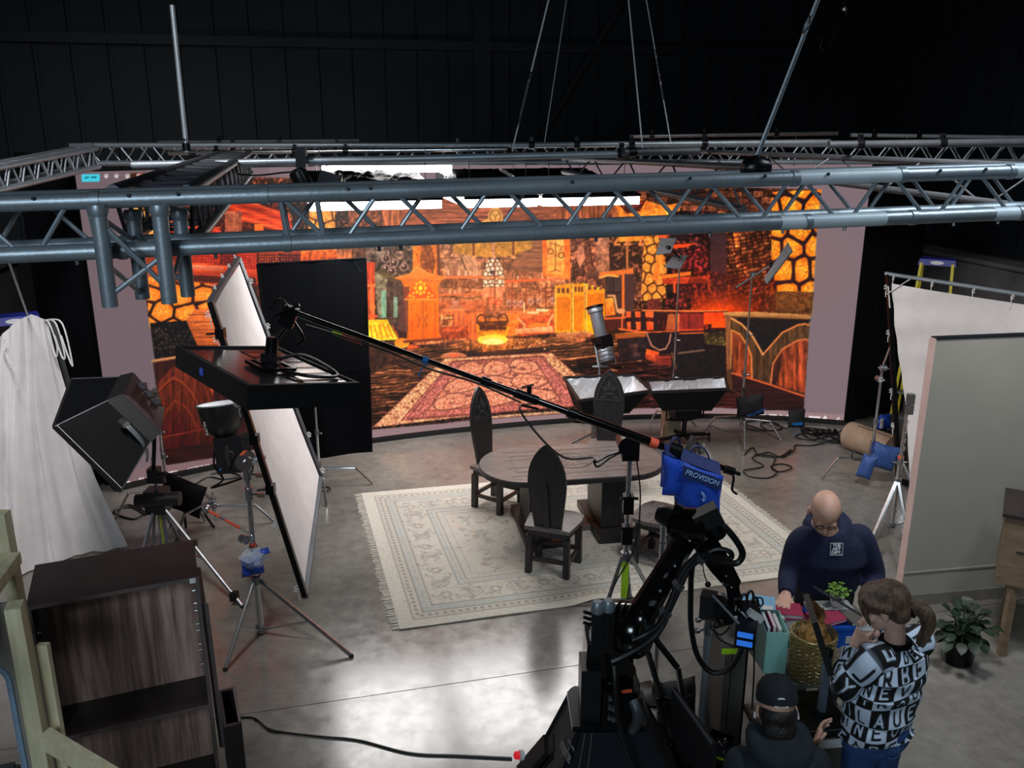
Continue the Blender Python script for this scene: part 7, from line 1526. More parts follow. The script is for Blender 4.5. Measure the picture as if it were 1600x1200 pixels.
t, R_, c = boxy('storage_box', 'pale blue lidded card box at the far left of the bench', 'box', (1.42, 4.53, BZ), .2, .19, .15, -.25, 'pale_blue', 'pale_blue'); mb = MB(); mb.box(c+R_ @ V(.05, -.0955, .08), (.05, .002, .03), R_); mb.build('label_holder', M['paper'], t); mb = MB(); mb.box(c+R_ @ V(.06, -.04, .1755), (.06, .05, .002), R_); mb.build('white_sticker', M['paper'], t)
# mint magazine file: open top, four walls
t = thing('magazine_file', V(1.42, 4.22, BZ), 'mint green open file box standing on the near left of the bench', 'file box')
mc = V(1.418, 4.215, BZ); R_ = Matrix.Rotation(-.06, 3, 'Z'); w, d, h = .115, .23, .25
for c_, s_, m_ in (((0, -d/2, h/2), (w, .004, h), 'mint'), ((0, d/2, h/2), (w, .004, h), 'mint_shaded'), ((-w/2, 0, h/2), (.004, d, h), 'mint_shaded'), ((w/2, 0, h/2), (.004, d, h), 'mint'), ((0, 0, .002), (w, d, .004), 'mint')): mb = MB(); mb.box(mc+R_ @ V(*c_), s_, R_); mb.build('wall', M[m_], t, smooth=None)
for k, (m_, hh, x) in enumerate((('navy_card', .232, -.03), ('dull_red', .24, .0), ('paper', .225, .03))):
    q = thing('folder', mc+R_ @ V(x, .02, .006), ('navy folder standing in the mint file box', 'crimson folder standing in the mint file box', 'white paper pad standing in the mint file box')[k], 'folder')
    mb = MB(); mb.box(mc+R_ @ V(x, .03, .006+hh/2), (.02, .16, hh), R_); mb.build('cover', M[m_], q, smooth=None); mb = MB(); mb.box(mc+R_ @ V(x, .028, .007+hh/2), (.014, .16, hh+.001), R_); mb.build('pages', M['paper'], q, smooth=None)
t = thing('sticky_tape', V(1.5, 4.36, BZ), 'teal tape dispenser with a white roll beside the mint file box', 'tape dispenser'); p = V(1.505, 4.37, BZ)
M['teal'] = mat('teal_plastic', (36, 120, 130), .45); mb = MB(); mb.prism([(-.05, 0), (.06, 0), (.06, .04), (.02, .13), (-.03, .15), (-.05, .1)], p-V(0, .03, 0), (1, 0, 0), EZ, .06, (0, 1, 0)); mb.build('body', M['teal'], t); mb = MB(); mb.lathe([(.04, -.012), (.04, .012)], p+V(-.005, 0, .155), V(0, 1, .3), 18); mb.build('tape_roll', M['paper'], t)
def book(label, c, w, d, h, ang, m, group=None, tilt=0.):
    t = thing('book', V(*c), label, 'book', group); c = V(*c); R_ = Matrix.Rotation(ang, 3, 'Z') @ Matrix.Rotation(tilt, 3, 'X')
    mb = MB(); mb.box(c+R_ @ V(0, 0, h-.0015), (w, d, .003), R_); mb.box(c+R_ @ V(0, 0, .0015), (w, d, .003), R_); mb.box(c+R_ @ V(-w/2+.0015, 0, h/2), (.003, d, h), R_); mb.build('cover', M[m], t, smooth=None); mb = MB(); mb.box(c+R_ @ V(.002, 0, h/2), (w-.008, d-.008, h-.006), R_); mb.build('pages', M['paper'], t, smooth=None); return t
book('thick burgundy book lying under the hand of the man in navy', (1.62, 4.53, BZ), .2, .15, .11, .1, 'burgundy')
book('crimson album lying on the burgundy book, left of the blue crate', (1.60, 4.535, BZ+.111), .17, .14, .025, -.15, 'dull_red')
# blue crate
t = thing('plastic_crate', V(1.86, 4.42, BZ), 'bright blue plastic crate on the bench with books on its rim', 'crate'); cc = V(1.86, 4.45, BZ); R_ = Matrix.Rotation(.06, 3, 'Z'); w, d, h = .29, .21, .135
for c_, s_ in (((0, -d/2, h/2), (w, .005, h)), ((0, d/2, h/2), (w, .005, h)), ((-w/2, 0, h/2), (.005, d, h)), ((w/2, 0, h/2), (.005, d, h)), ((0, 0, .003), (w, d, .006))): mb = MB(); mb.box(cc+R_ @ V(*c_), s_, R_); mb.build('wall', M['crate_blue'], t, smooth=None)
for s_ in (-1, 1): mb = MB(); mb.box(cc+R_ @ V(0, s_*d/2, h-.01), (w+.02, .018, .02), R_); mb.build('rim', M['crate_blue'], t, smooth=None); mb = MB(); mb.box(cc+R_ @ V(s_*w/2, 0, h-.01), (.018, d, .02), R_); mb.build('rim', M['crate_blue'], t, smooth=None)
for x in (-.11, .11): mb = MB(); mb.box(cc+R_ @ V(x, -d/2-.004, h/2-.01), (.008, .006, h-.03), R_); mb.build('moulded_rib', M['crate_blue'], t, smooth=None)
mb = MB(); mb.box(cc+R_ @ V(.03, -d/2-.003, .05), (.03, .002, .045), R_); mb.build('paper_label', M['paper'], t)
book('crimson covered book at the left on the blue crate', (1.80, 4.43, BZ+.137), .2, .15, .02, .45, 'dull_red', None); book('grey book under the plant on the back of the blue crate', (1.84, 4.53, BZ+.137), .26, .1, .025, .05, 'grey_card'); book('dark tan book lying at the right on the blue crate', (1.95, 4.44, BZ+.137), .12, .17, .022, .2, 'bench_ply')
q = V(1.885, 4.53, BZ+.163); t = thing('potted_herb', q, 'small bright green plant in a pale pot on the blue crate', 'plant')
mb = MB(); mb.lathe([(.03, 0), (.033, .004), (.043, .06), (.045, .065), (.038, .065), (.036, .05), (0, .05)], q, EZ, 20); mb.build('pot', M['paper'], t); M['herb'] = mat('fresh_green_leaf', (112, 150, 58), .5, 0, .2, 12, (76, 112, 40))
for k in range(60):
    a = rnd.uniform(0, 2*PI); r_ = rnd.uniform(.0, .055); hgt = rnd.uniform(.07, .125); p1 = q+V(r_*math.cos(a)*1.2, r_*math.sin(a), hgt)
    if k % 2 == 0: mb = MB(); mb.tube([q+EZ*.055, p1], .0016, 4); mb.build('stem', M['herb'], t)
    leaf(p1, V(math.cos(a), math.sin(a), .3), .022, .011, M['herb'], t)
# wire basket with crumpled brown paper
M['brass_wire'] = mat('gold_wicker', (176, 156, 104), .4, .45, .15, 10); M['kraft_paper'] = mat('crumpled_kraft_paper', (170, 124, 66), .7, 0, .2, 14, (126, 88, 44), bump=.5, bscale=18)
q = V(1.60, 4.09, BZ); t = thing('wicker_basket', q, 'round gold woven basket filled with crumpled brown paper', 'basket'); Rb, Hb = .112, .25; n = 26
for k in range(22):
    z = .008+Hb*k/21; ph = (k % 2)*PI; r_ = Rb*(.9+.12*k/21); mb = MB(); mb.tube([q+V((r_+.006*math.cos(13*a+ph))*math.cos(a), (r_+.006*math.cos(13*a+ph))*math.sin(a), z+.002*math.sin(a*5+k)) for a in np.linspace(0, 2*PI, 79)[:-1]], .0042, 5, True); mb.build('weave', M['brass_wire'], t)
for k in range(n): a = 2*PI*k/n; mb = MB(); mb.cyl(q+V(Rb*.9*math.cos(a), Rb*.9*math.sin(a), .004), q+V(Rb*1.02*math.cos(a), Rb*1.02*math.sin(a), Hb+.004), .003, n=5); mb.build('stake', M['brass_wire'], t)
mb = MB(); mb.tube([q+V(Rb*1.03*math.cos(a), Rb*1.03*math.sin(a), Hb+.006) for a in np.linspace(0, 2*PI, 33)[:-1]], .007, 6, True); mb.build('rim', M['brass_wire'], t)
t = thing('crumpled_paper', q+EZ*.02, 'crumpled brown packing paper stuffed in the gold basket', 'paper'); mb = MB(); mb.ball(q+EZ*.165, (.092, .092, .155), 22, 16); mb.v = [tuple(Vector(p)+V(rnd.uniform(-.012, .012), rnd.uniform(-.012, .012), rnd.uniform(-.015, .02))) for p in mb.v]; mb.build('ball', M['kraft_paper'], t, smooth=10)
G = [[q+V(-.02+.1*j/6+.01*math.sin(i*2+j), .02+.05*math.sin(j*1.3)+.03*i/6, .2+.2*i/6-.05*(j/6)**2*i/6) for j in range(7)] for i in range(7)]; mb = MB(); mb.grid(G, .002); mb.build('loose_sheet', M['kraft_paper'], t, smooth=12)
# crumpled brown cloths at the right of the bench
t = thing('crumpled_cloth', V(1.9, 4.18, BZ), 'crumpled grey brown cloth lying between the basket and the blue crate', 'cloth'); mb = MB(); G = []
for i in range(19):
    G.append([V(1.74+.3*j/22, 4.07+.24*i/18, BZ+.004+.085*max(0, math.sin(PI*j/22)*math.sin(PI*i/18))**.5*(.65+.35*math.sin(i*1.3+j*.9)*math.cos(j*1.1-i*.5))) for j in range(23)])
mb.grid(G); mb.build('cloth_fold', mat('grey_brown_linen', (112, 104, 92), .9, 0, .1, 14, bump=.2), t, smooth=50)
# black case with the tablet post at the near corner
cs = V(1.53, 3.8, 0); t = thing('pedestal_case', cs, 'black flight case on a pale pedestal at the near corner of the bench', 'case'); Rc = Matrix.Rotation(.12, 3, 'Z')
mb = MB(); mb.box(cs+EZ*.40, (.23, .27, .8), Rc); mb.build('pedestal', M['bench_ply'], t, smooth=None); mb = MB(); mb.box(cs+EZ*.8275, (.25, .3, .055), Rc); mb.build('case_body', M['black'], t, smooth=None)
for z in (.804, .85): mb = MB(); mb.bar(cs+Rc @ V(-.125, -.152, z), cs+Rc @ V(.125, -.152, z), .004, .006); mb.bar(cs+Rc @ V(-.127, -.15, z), cs+Rc @ V(-.127, .15, z), .004, .006); mb.build('edge_trim', M['steel'], t)
mb = MB(); mb.box(cs+Rc @ V(.02, -.1525, .77), (.17, .004, .05), Rc); mb.build('white_panel', M['white'], t)
pb = V(fl(1283, 1112, .856).x, fl(1283, 1112, .856).y, .856); t = thing('tablet_stand', pb, 'tall grey post with a black tilted screen seen edge on, by the basket', 'monitor')
pt = at(1284, 1020, pb.y); pt.x = pb.x; mb = MB(); mb.lathe([(.05, 0), (.05, .006), (.03, .01)], pb, EZ, 16); mb.build('foot_plate', M['black'], t); mb = MB(); mb.bar(pb+EZ*.008, pt, .042, .03); mb.build('post', mat('grey_blue_post', (112, 124, 146), .4, .4), t)
a, b = at(1266, 950, pb.y+.02), at(1291, 1030, pb.y-.02); mb = MB(); mb.bar(a, b, .03, .32, ray(1278, 990)); mb.build('screen', M['rubber'], t, smooth=None); mb = MB(); mb.ball(pt, .028, 12, 8); mb.build('swivel', M['black'], t)
t = thing('clip_board', at(1310, 940, 4.2), 'thin black board seen edge on, held up in front of the blue crate', 'board'); a, b = at(1274, 918, 4.2), at(1345, 961, 4.05); mb = MB(); mb.bar(a, b, .012, .16, ray(1310, 940)); mb.build('board_sheet', M['rubber'], t, smooth=None); mb = MB(); q = lerp(a, b, .5); mb.box(q+V(0, .02, 0), (.05, .02, .012)); mb.build('clip', M['steel'], t)
# side monitor, parts tray, stool
t = thing('side_monitor', V(.78, 3.2, 0), 'black flat monitor seen from its edge beside the pedestal', 'monitor')
a0, a1, b0, b1 = at(1049, 1074, 3.42), at(1049, 1150, 3.42), at(1112, 1162, 3.02), at(1112, 1290, 3.02); n = (b0-a0).cross(a1-a0).normalized()*.02
mb = MB(); mb.hexa([a0, b0, b1, a1, a0+n, b0+n, b1+n, a1+n]); mb.build('display_case', M['black'], t, smooth=None); mb = MB(); k = [lerp(p, (a0+b1)/2, .05)+n*1.02 for p in (a0, b0, b1, a1)]; mb.hexa(k+[p+n*.06 for p in k]); mb.build('glass', M['screen_black'], t, smooth=None)
mb = MB(); mb.bar(a0, b0, .006, .012); mb.build('top_bezel', M['alu_dark'], t); c = (a1+b1)/2; mb = MB(); mb.bar(V(c.x, c.y, .03), c+EZ*.06, .04, .03); mb.box(V(c.x, c.y, .015), (.3, .3, .03)); mb.build('stand', M['black_metal'], t)
q = V(fl(1122, 1172, .88).x, fl(1122, 1172, .88).y, .88); t = thing('parts_tray', V(q.x, q.y, .88), 'open black tray of chrome clips with a lime edge by the side monitor', 'tray'); Rt = Matrix.Rotation(-.5, 3, 'Z')
for c_, s_ in (((0, 0, .003), (.12, .17, .006)), ((-.06, 0, .02), (.006, .17, .04)), ((.06, 0, .02), (.006, .17, .04)), ((0, .085, .02), (.12, .006, .04)), ((0, -.085, .02), (.12, .006, .04))): mb = MB(); mb.box(q+Rt @ V(*c_), s_, Rt); mb.build('tray_wall', M['black_metal'], t, smooth=None)
mb = MB(); mb.box(q+Rt @ V(.0, -.089, .03), (.11, .002, .012), Rt); mb.build('lime_strip', M['lime_tape'], t); mb = MB(); mb.bar(q-EZ*.001, V(q.x, q.y, .01), .05, .05); mb.box(V(q.x, q.y, .01), (.25, .25, .02)); mb.build('tray_post', M['black_metal'], t)
for k in range(5):
    p = q+Rt @ V(-.04+.02*(k % 5), -.05+.03*(k % 4), .02); u = thing('chrome_clip', p, 'small chrome clip lying loose in the open black tray', 'clip', 'chrome clips in the tray'); mb = MB(); a = k*1.3; mb.tube([p+V(-.015*math.cos(a), -.015*math.sin(a), 0), p+V(0, 0, .014), p+V(.015*math.cos(a), .015*math.sin(a), 0)], .004, 6); mb.ball(p+V(0, 0, .018), .006, 8, 5); mb.build('clip_body', M['chrome'], u)
# ---------------------------------------------------------------- camera robot on its pedestal
M['pedestal'] = mat('navy_black_powder_coat', (24, 28, 36), .45, .2, .12, 8); M['label_grey'] = mat('grey_print', (132, 132, 134), .6)
RX, RY = .49, 3.86
t = thing('robot_pedestal', V(RX, RY, 0), 'black flared robot pedestal with lettering on its side, bottom centre', 'pedestal')
zt = .80
tp = [V(.33, 3.70, zt), V(.66, 3.70, zt), V(.66, 4.04, zt), V(.33, 4.04, zt)]; bp = [V(.07, 3.55, .06), V(1.0, 3.55, .06), V(.98, 4.4, .06), V(.07, 4.22, .06)]
for i, nm in enumerate(('front_plate', 'side_plate', 'rear_plate', 'lettered_plate')):
    j = (i+1) % 4; a, b, c, d_ = tp[i], tp[j], bp[j], bp[i]; n = (b-a).cross(d_-a).normalized()*.008
    if n.dot((a+c)/2-V(RX, RY, .4)) < 0: n = -n
    mb = MB(); mb.hexa([a, b, c, d_, a+n, b+n, c+n, d_+n]); mb.build(nm, M['pedestal'] if i == 0 else M['rubber'], t, smooth=None)
    mb = MB(); mb.bar(a+n, d_+n, .022, .022); mb.build('corner_extrusion', M['steelwork'], t); 
mb = MB(); mb.hexa([p-EZ*.012 for p in tp]+tp); mb.build('top_plate', M['black_metal'], t, smooth=None)
for s_ in (-.1, -.135): mb = MB(); mb.bar(lerp(tp[0], tp[1], .5+s_*3)+V(0, -.012, 0), lerp(bp[0], bp[1], .5+s_*2.4)+V(0, -.012, 0), .006, .006); mb.build('cable_rail', M['steel'], t)
for p in bp: mb = MB(); mb.cyl(V(p.x, p.y, 0.002), V(p.x, p.y, .06), .03, n=12); mb.build('foot', M['rubber'], t)
a, b, d_ = tp[3], tp[0], bp[3]; up_ = ((tp[0]+tp[3])/2-(bp[0]+bp[3])/2).normalized(); along = (bp[0]-bp[3]).normalized(); nn = along.cross(up_).normalized(); nn = nn if nn.x < 0 else -nn
o = at(890, 1168, 3.82)
def on_plate(px, py):
    q = tp[0]; d = ray(px, py); n = (tp[0]-bp[0]).cross(bp[3]-bp[0]).normalized(); s = (q-V(0, 0, CAMH)).dot(n)/d.dot(n); return V(0, 0, CAMH)+d*s
o = on_plate(892, 1182); yv = on_plate(905, 1170)-on_plate(890, 1182); xv = on_plate(895, 1196)-on_plate(875, 1158)
text_mesh('lettering', 'impulse', .085, frame_m(on_plate(880, 1160)+nn*.012, xv, yv), M['label_grey'], t, .001, 'LEFT', bold=.0012)
text_mesh('lettering', 'motorized precision', .02, frame_m(on_plate(891, 1156)+nn*.012, xv, yv), M['label_grey'], t, .001, 'LEFT')
# foot box with the red stop button
q = V(-.06, 3.62, .0); o2 = thing('outrigger_box', V(.02, 3.9, 0), 'low black and grey box with a red button beside the pedestal', 'control box')
c = at(836, 1186, 3.75); Ro = Matrix.Rotation(.62, 3, 'Y'); mb = MB(); mb.box(c+V(.0, 0, -.02), (.06, .14, .24), Ro); mb.build('case', M['black_metal'], o2, smooth=None); mb = MB(); mb.box(c+V(.03, -.01, .02), (.012, .12, .22), Ro); mb.build('grey_cover', M['steelwork'], o2, smooth=None); mb = MB(); q = at(808, 1180, 3.74); mb.lathe([(.02, 0), (.02, .02), (.012, .026)], q+V(.01, 0, 0), V(-1, -.3, .2), 14); mb.build('red_button', mat('red_button', (220, 40, 50), .35, emit=(255, 40, 50), estr=.4), o2); mb = MB(); mb.lathe([(.026, 0), (.026, .02)], q+V(.03, 0, 0), V(-1, -.3, .2), 14); mb.build('button_guard', M['white'], o2)
mb = MB(); mb.bar(c-EZ*.1, V(c.x+.02, c.y, .012), .1, .1); mb.build('support_leg', M['black_metal'], o2)
# the robot
r = thing('camera_robot', V(RX, RY, zt), 'big glossy black robot arm bent over the bench, carrying a camera', 'robot')
G_ = M['black_gloss']
mb = MB(); mb.prism([(-.19, -.16), (.17, -.16), (.2, -.1), (.2, .13), (.14, .17), (-.16, .17), (-.2, .12)], V(RX, RY, zt+.001), (1, 0, 0), (0, 1, 0), .03); mb.build('base_flange', M['black_metal'], r, smooth=None)
mb = MB(); mb.lathe([(.145, .03), (.145, .16), (.13, .19), (.12, .24)], V(RX+.02, RY+.02, zt), EZ, 28); mb.build('base_drum', G_, r)
mb = MB(); mb.box(V(RX+.04, RY-.12, zt+.13), (.17, .09, .2)); mb.build('connector_panel', M['black_metal'], r, smooth=None)
for x, z in ((-.01, .2), (-.01, .15), (.01, .14), (-.01, .09), (.01, .08)): mb = MB(); mb.cyl(V(RX+x, RY-.165, zt+z), V(RX+x, RY-.18, zt+z), .011, n=10); mb.build('plug_socket', M['steel'], r)
mb = MB(); mb.box(V(RX+.07, RY-.168, zt+.24), (.05, .004, .016), Matrix.Rotation(-.15, 3, 'Y')); mb.build('orange_label', M['red_tape'], r); mb = MB(); mb.tube(smooth_path([V(RX+.1, RY-.17, zt+.19), V(RX+.12, RY-.2, zt+.15), V(RX+.12, RY-.2, zt+.08), V(RX+.1, RY-.19, zt+.03)], 4), .026, 10); mb.build('plug_hood', M['alu_dark'], r)
sh = at(988, 984, 3.86); lowz = zt+.24
mb = MB(); mb.hexa([V(RX-.13, RY-.1, lowz-.06), V(RX+.12, RY-.1, lowz-.06), V(RX+.12, RY+.12, lowz-.06), V(RX-.13, RY+.12, lowz-.06), V(RX-.12, RY-.08, lowz+.2), V(RX+.08, RY-.08, lowz+.2), V(RX+.08, RY+.1, lowz+.2), V(RX-.12, RY+.1, lowz+.2)]); mb.build('turret', G_, r, smooth=None)
mb = MB(); mb.box(V(RX-.1, RY-.05, zt+.18), (.1, .17, .3)); mb.build('side_cover', M['black'], r, smooth=None)
for x, y in ((-.075, -.075), (-.02, -.06)): mb = MB(); mb.box(V(RX+x, RY+y, lowz+.27), (.058, .07, .22)); mb.build('axis_motor', M['black'], r, smooth=None); mb = MB(); mb.lathe([(.03, 0), (.034, .01), (.03, .05), (.022, .06)], V(RX+x, RY+y, lowz+.38), EZ, 16); mb.build('motor_cap', M['alu'], r)
mb = MB(); mb.box(V(RX-.105, RY-.055, lowz+.24), (.004, .05, .03)); mb.build('white_plate', M['white'], r)
for k in range(3): mb = MB(); mb.cyl(V(RX-.1, RY-.06, lowz+.36-.03*k), V(RX-.14, RY-.07, lowz+.38-.03*k), .009, n=8); mb.build('connector_pin', M['black'], r)
el = at(1083, 822, 4.02); axv = V(.82, -.5, .1).normalized()     # the joints turn round this axis
ux, uy, ud = basis(el-sh, axv)
mb = MB(); mb.lathe([(.06, -.13), (.125, -.11), (.135, -.02), (.135, .05), (.11, .08), (.05, .09)], sh, axv, 28); mb.build('shoulder_joint', G_, r)
for k in (-.07, -.035, .0): mb = MB(); mb.lathe([(.134, 0), (.141, .006), (.134, .012)], sh+axv*k, axv, 28); mb.build('joint_ring', M['black_metal'], r)
mb = MB()
L = (el-sh).length; d = (el-sh).normalized(); x2 = axv-d*axv.dot(d); x2.normalize(); y2 = d.cross(x2)
secs = [(-.04, .1, .075), (.0, .105, .08), (.12, .085, .07), (.3, .066, .062), (L-.14, .058, .058), (L-.05, .062, .06), (L+.02, .06, .055)]
rings = [[sh+d*s_+x2*(a*math.cos(q)) * 1+y2*(b*math.sin(q)) for q in [PI/4*k+PI/8 for k in range(8)]] for s_, b, a in secs]
vs_ = [p for g in rings for p in g]; mb.add(vs_, [(i*8+k, i*8+(k+1) % 8, (i+1)*8+(k+1) % 8, (i+1)*8+k) for i in range(len(secs)-1) for k in range(8)]+[tuple(range(7, -1, -1)), tuple((len(secs)-1)*8+k for k in range(8))]); mb.build('upper_arm', G_, r, smooth=30)
for k in (.18, .34, .5): p = sh+d*k*L*1.6+y2*-.0-axv*-.065; mb = MB(); mb.ball(sh+d*(.1+k)*.9-V(0, .068, -.01)-axv*.0, .009, 8, 6); mb.build('bolt', M['chrome'], r)
mb = MB(); mb.lathe([(.04, -.1), (.085, -.09), (.092, .0), (.088, .07), (.05, .085)], el, axv, 24); mb.build('elbow_joint', G_, r)
mt = at(1034, 804, 4.12); mb = MB(); ma = (mt-el).normalized(); mb.lathe([(.07, .04), (.075, .06), (.062, .1), (.055, .15), (.05, (mt-el).length), (.042, (mt-el).length+.02)], el, ma, 20); mb.build('elbow_motor', M['black'], r)
for k in (.07, .085, .1): mb = MB(); mb.lathe([(.074, 0), (.082, .005), (.074, .01)], el+ma*k, ma, 20); mb.build('joint_ring', M['black_metal'], r)
mb = MB(); q = at(1105, 808, 3.98); mb.box(q, (.13, .09, .09), Matrix.Rotation(-.5, 3, 'Y')); mb.build('wrist_drive', M['rubber'], r, smooth=None); mb = MB(); q2 = at(1125, 838, 3.98); mb.cyl(q, q2, .036, n=14); mb.build('drive_motor', M['black'], r)
wr_ = at(1140, 905, 4.0); d2 = (wr_-el).normalized(); L2 = (wr_-el).length; x3 = axv-d2*axv.dot(d2); x3.normalize(); y3 = d2.cross(x3)
secs = [(.0, .06, .062), (.1, .07, .064), (.25, .066, .06), (L2-.03, .058, .05), (L2+.04, .045, .042)]
mb = MB(); vs_ = [el+d2*s_+x3*a*math.cos(q)+y3*b*math.sin(q) for s_, b, a in secs for q in [PI/4*k+PI/8 for k in range(8)]]; mb.add(vs_, [(i*8+k, i*8+(k+1) % 8, (i+1)*8+(k+1) % 8, (i+1)*8+k) for i in range(len(secs)-1) for k in range(8)]+[tuple(range(7, -1, -1)), tuple((len(secs)-1)*8+k for k in range(8))]); mb.build('forearm', G_, r, smooth=30)
fe = at(1149, 944, 3.98); mb = MB(); mb.cyl(wr_+d2*.02, fe, .034, n=14); mb.lathe([(.036, 0), (.042, .01), (.036, .02)], fe+V(0, 0, .03), (wr_-fe), 14); mb.build('wrist_flange', M['black_metal'], r)
for p in ((1135, 900), (1129, 911), (1143, 918)): mb = MB(); mb.ball(at(*p, 3.935), .006, 8, 5); mb.build('bolt', M['chrome'], r)
def hose(pts, rad, nm='hose', m='cable'): mb = MB(); mb.tube(smooth_path([at(*p) for p in pts], 7), rad, 8); return mb.build(nm, M[m], r)
hose([(1112, 808, 3.97), (1135, 826, 3.95), (1155, 852, 3.94), (1160, 868, 3.94), (1150, 880, 3.94), (1125, 878, 3.93), (1095, 874, 3.9), (1075, 890, 3.87), (1058, 925, 3.83), (1044, 955, 3.8), (1030, 985, 3.74), (1005, 1008, 3.68), (975, 1025, 3.65), (955, 1034, 3.64)], .017)
hose([(1102, 866, 3.96), (1120, 858, 3.95), (1140, 862, 3.94), (1142, 872, 3.94), (1125, 872, 3.93), (1098, 868, 3.9), (1080, 876, 3.88), (1062, 900, 3.85), (1047, 940, 3.8), (1030, 975, 3.75), (1010, 990, 3.72), (988, 1000, 3.72)], .014)
hose([(1096, 872, 3.92), (1082, 884, 3.93), (1079, 930, 3.98), (1080, 980, 4.0), (1090, 1025, 4.0), (1112, 1050, 3.98), (1140, 1044, 3.96), (1156, 1020, 3.95), (1160, 1005, 3.96)], .015)
hose([(960, 1040, 3.62), (962, 1070, 3.58), (965, 1120, 3.56), (975, 1160, 3.54), (990, 1200, 3.52), (1000, 1230, 3.5)], .012, 'hose'); hose([(1000, 1090, 3.62), (1012, 1125, 3.6), (1030, 1165, 3.58), (1055, 1210, 3.58)], .009, 'hose')
for px, py, Y in ((1092, 873, 3.9), (1040, 957, 3.79), (1060, 914, 3.83)): mb = MB(); mb.box(at(px, py, Y), (.05, .045, .03), Matrix.Rotation(.7, 3, 'Y')); mb.build('hose_clip', M['steel'], r)
# the camera the robot carries
t = thing('cinema_camera', at(1150, 985, 3.96), 'small dark camera rig with a blue lit panel hanging from the robot wrist', 'camera')
mb = MB(); mb.box(at(1166, 988, 3.86), (.1, .13, .11), Matrix.Rotation(-.35, 3, 'Z')); mb.build('camera_body', M['pedestal'], t, smooth=None); Rk = Matrix.Rotation(-.35, 3, 'Z'); c = at(1166, 988, 3.86)
M['blue_lit'] = mat('blue_lit_panel', (30, 60, 120), .3, emit=(50, 130, 255), estr=.55); 
for z in (.022, -.025): mb = MB(); mb.box(c+Rk @ V(.0, -.067, z), (.075, .004, .028), Rk); mb.build('lit_panel', M['blue_lit'], t, smooth=None)
mb = MB(); mb.cyl(at(1113, 930, 3.99), at(1155, 975, 3.84), .0065, n=8); mb.cyl(at(1128, 926, 4.02), at(1168, 966, 3.9), .0065, n=8); mb.build('support_rods', M['alu'], t, kind=None)
mb = MB(); mb.box(at(1107, 945, 4.02), (.08, .08, .13), Rk); mb.build('battery_block', M['black'], t, smooth=None); mb = MB(); mb.box(at(1132, 950, 3.98), (.1, .1, .08), Rk); mb.build('gear_box', M['black_metal'], t, smooth=None)
mb = MB(); mb.cyl(at(1138, 966, 3.93), at(1118, 972, 4.05), .034, n=16); mb.build('lens', M['black_gloss'], t); mb = MB(); mb.cyl(fe, at(1146, 958, 3.94), .028, n=12); mb.build('mount_plate', M['black_metal'], t)
for k, (px, py) in enumerate(((1164, 935), (1174, 930), (1181, 940))): mb = MB(); q = at(px, py, 3.95); mb.tube(smooth_path([q+V(-.02, 0, -.05), q+V(-.02, 0, .0), q+V(-.005, 0, .025), q+V(.01, 0, .0), q+V(.01, 0, -.05)], 4), .007, 6); mb.build('cable_loop', M['cable'], t)
mb = MB(); mb.box(at(1170, 950, 3.95), (.1, .05, .06)); mb.build('focus_motor', M['black'], t, smooth=None); mb = MB(); mb.box(at(1180, 962, 3.9), (.08, .04, .03), Matrix.Rotation(.6, 3, 'Y')); mb.build('white_slate', M['paper'], t, smooth=None)
for pts in ([(1120, 960, 3.98), (1116, 985, 3.96), (1126, 1000, 3.95), (1148, 1008, 3.94), (1150, 985, 3.9)], [(1112, 965, 4.0), (1110, 980, 3.99), (1126, 992, 3.97), (1140, 980, 3.94)], [(1184, 950, 3.92), (1192, 944, 3.92), (1189, 934, 3.93), (1178, 936, 3.94)], [(1178, 1008, 3.84), (1178, 1050, 3.84), (1175, 1108, 3.84)]): mb = MB(); mb.tube(smooth_path([at(*p) for p in pts], 6), .0045, 6); mb.build('lead', M['cable'], t)
q = at(1106, 913, 4.05); mb = MB(); mb.ball(q, .016, 12, 8); mb.tube(smooth_path([q, at(1100, 896, 4.03), at(1098, 880, 3.96)], 5), .003, 5); mb.build('dangling_ball', M['black'], t)
# stands and bags round the robot
t = thing('prop_post', V(1.05, 4.3, 0), 'clear chrome post with side knobs standing behind the camera rig', 'post'); b0 = V(1.12, 4.42, 0); 
mb = MB(); mb.cyl(b0+EZ*.03, V(b0.x, b0.y, at(1103, 985, b0.y).z), .022, n=14); mb.build('lower_tube', M['alu'], t); mb = MB(); mb.cyl(V(b0.x, b0.y, at(1103, 985, b0.y).z-.02), V(b0.x, b0.y, at(1105, 948, b0.y).z), .026, n=14); mb.build('upper_sleeve', M['chrome'], t)
for k in (.03, .1): q = V(b0.x, b0.y, at(1103, 985, b0.y).z+k-.02); mb = MB(); mb.cyl(q, q-V(.06, .02, 0), .007, n=8); mb.cyl(q-V(.055, .018, 0), q-V(.075, .025, 0), .016, n=10); mb.build('knob', M['steel'], t)
mb = MB(); mb.lathe([(.12, 0.002), (.12, .02), (.04, .035)], b0, EZ, 20); mb.build('base', M['black'], t)
t = thing('grip_post', V(fl(1032, 940).x-.03, fl(1032, 940).y, 0), 'short chrome pole standing upright behind the robot elbow motor', 'pole'); b0 = V(.96, 5.1, 0); top = at(1029, 808, b0.y); top.x = b0.x+.005; t.location = b0
mb = MB(); mb.cyl(V(b0.x, b0.y, .03), top, .02, n=12); mb.build('pole_tube', M['chrome'], t); mb = MB(); mb.cyl(top-EZ*.18, top-EZ*.165, .021, n=12); mb.build('seam_ring', M['steel'], t); mb = MB(); mb.lathe([(.14, .002), (.14, .02), (.03, .04)], b0, EZ, 20); mb.build('base', M['black_metal'], t)
t = thing('equipment_cart', V(.95, 4.6, 0), 'black tubular cart frame between the robot and the bench', 'cart')
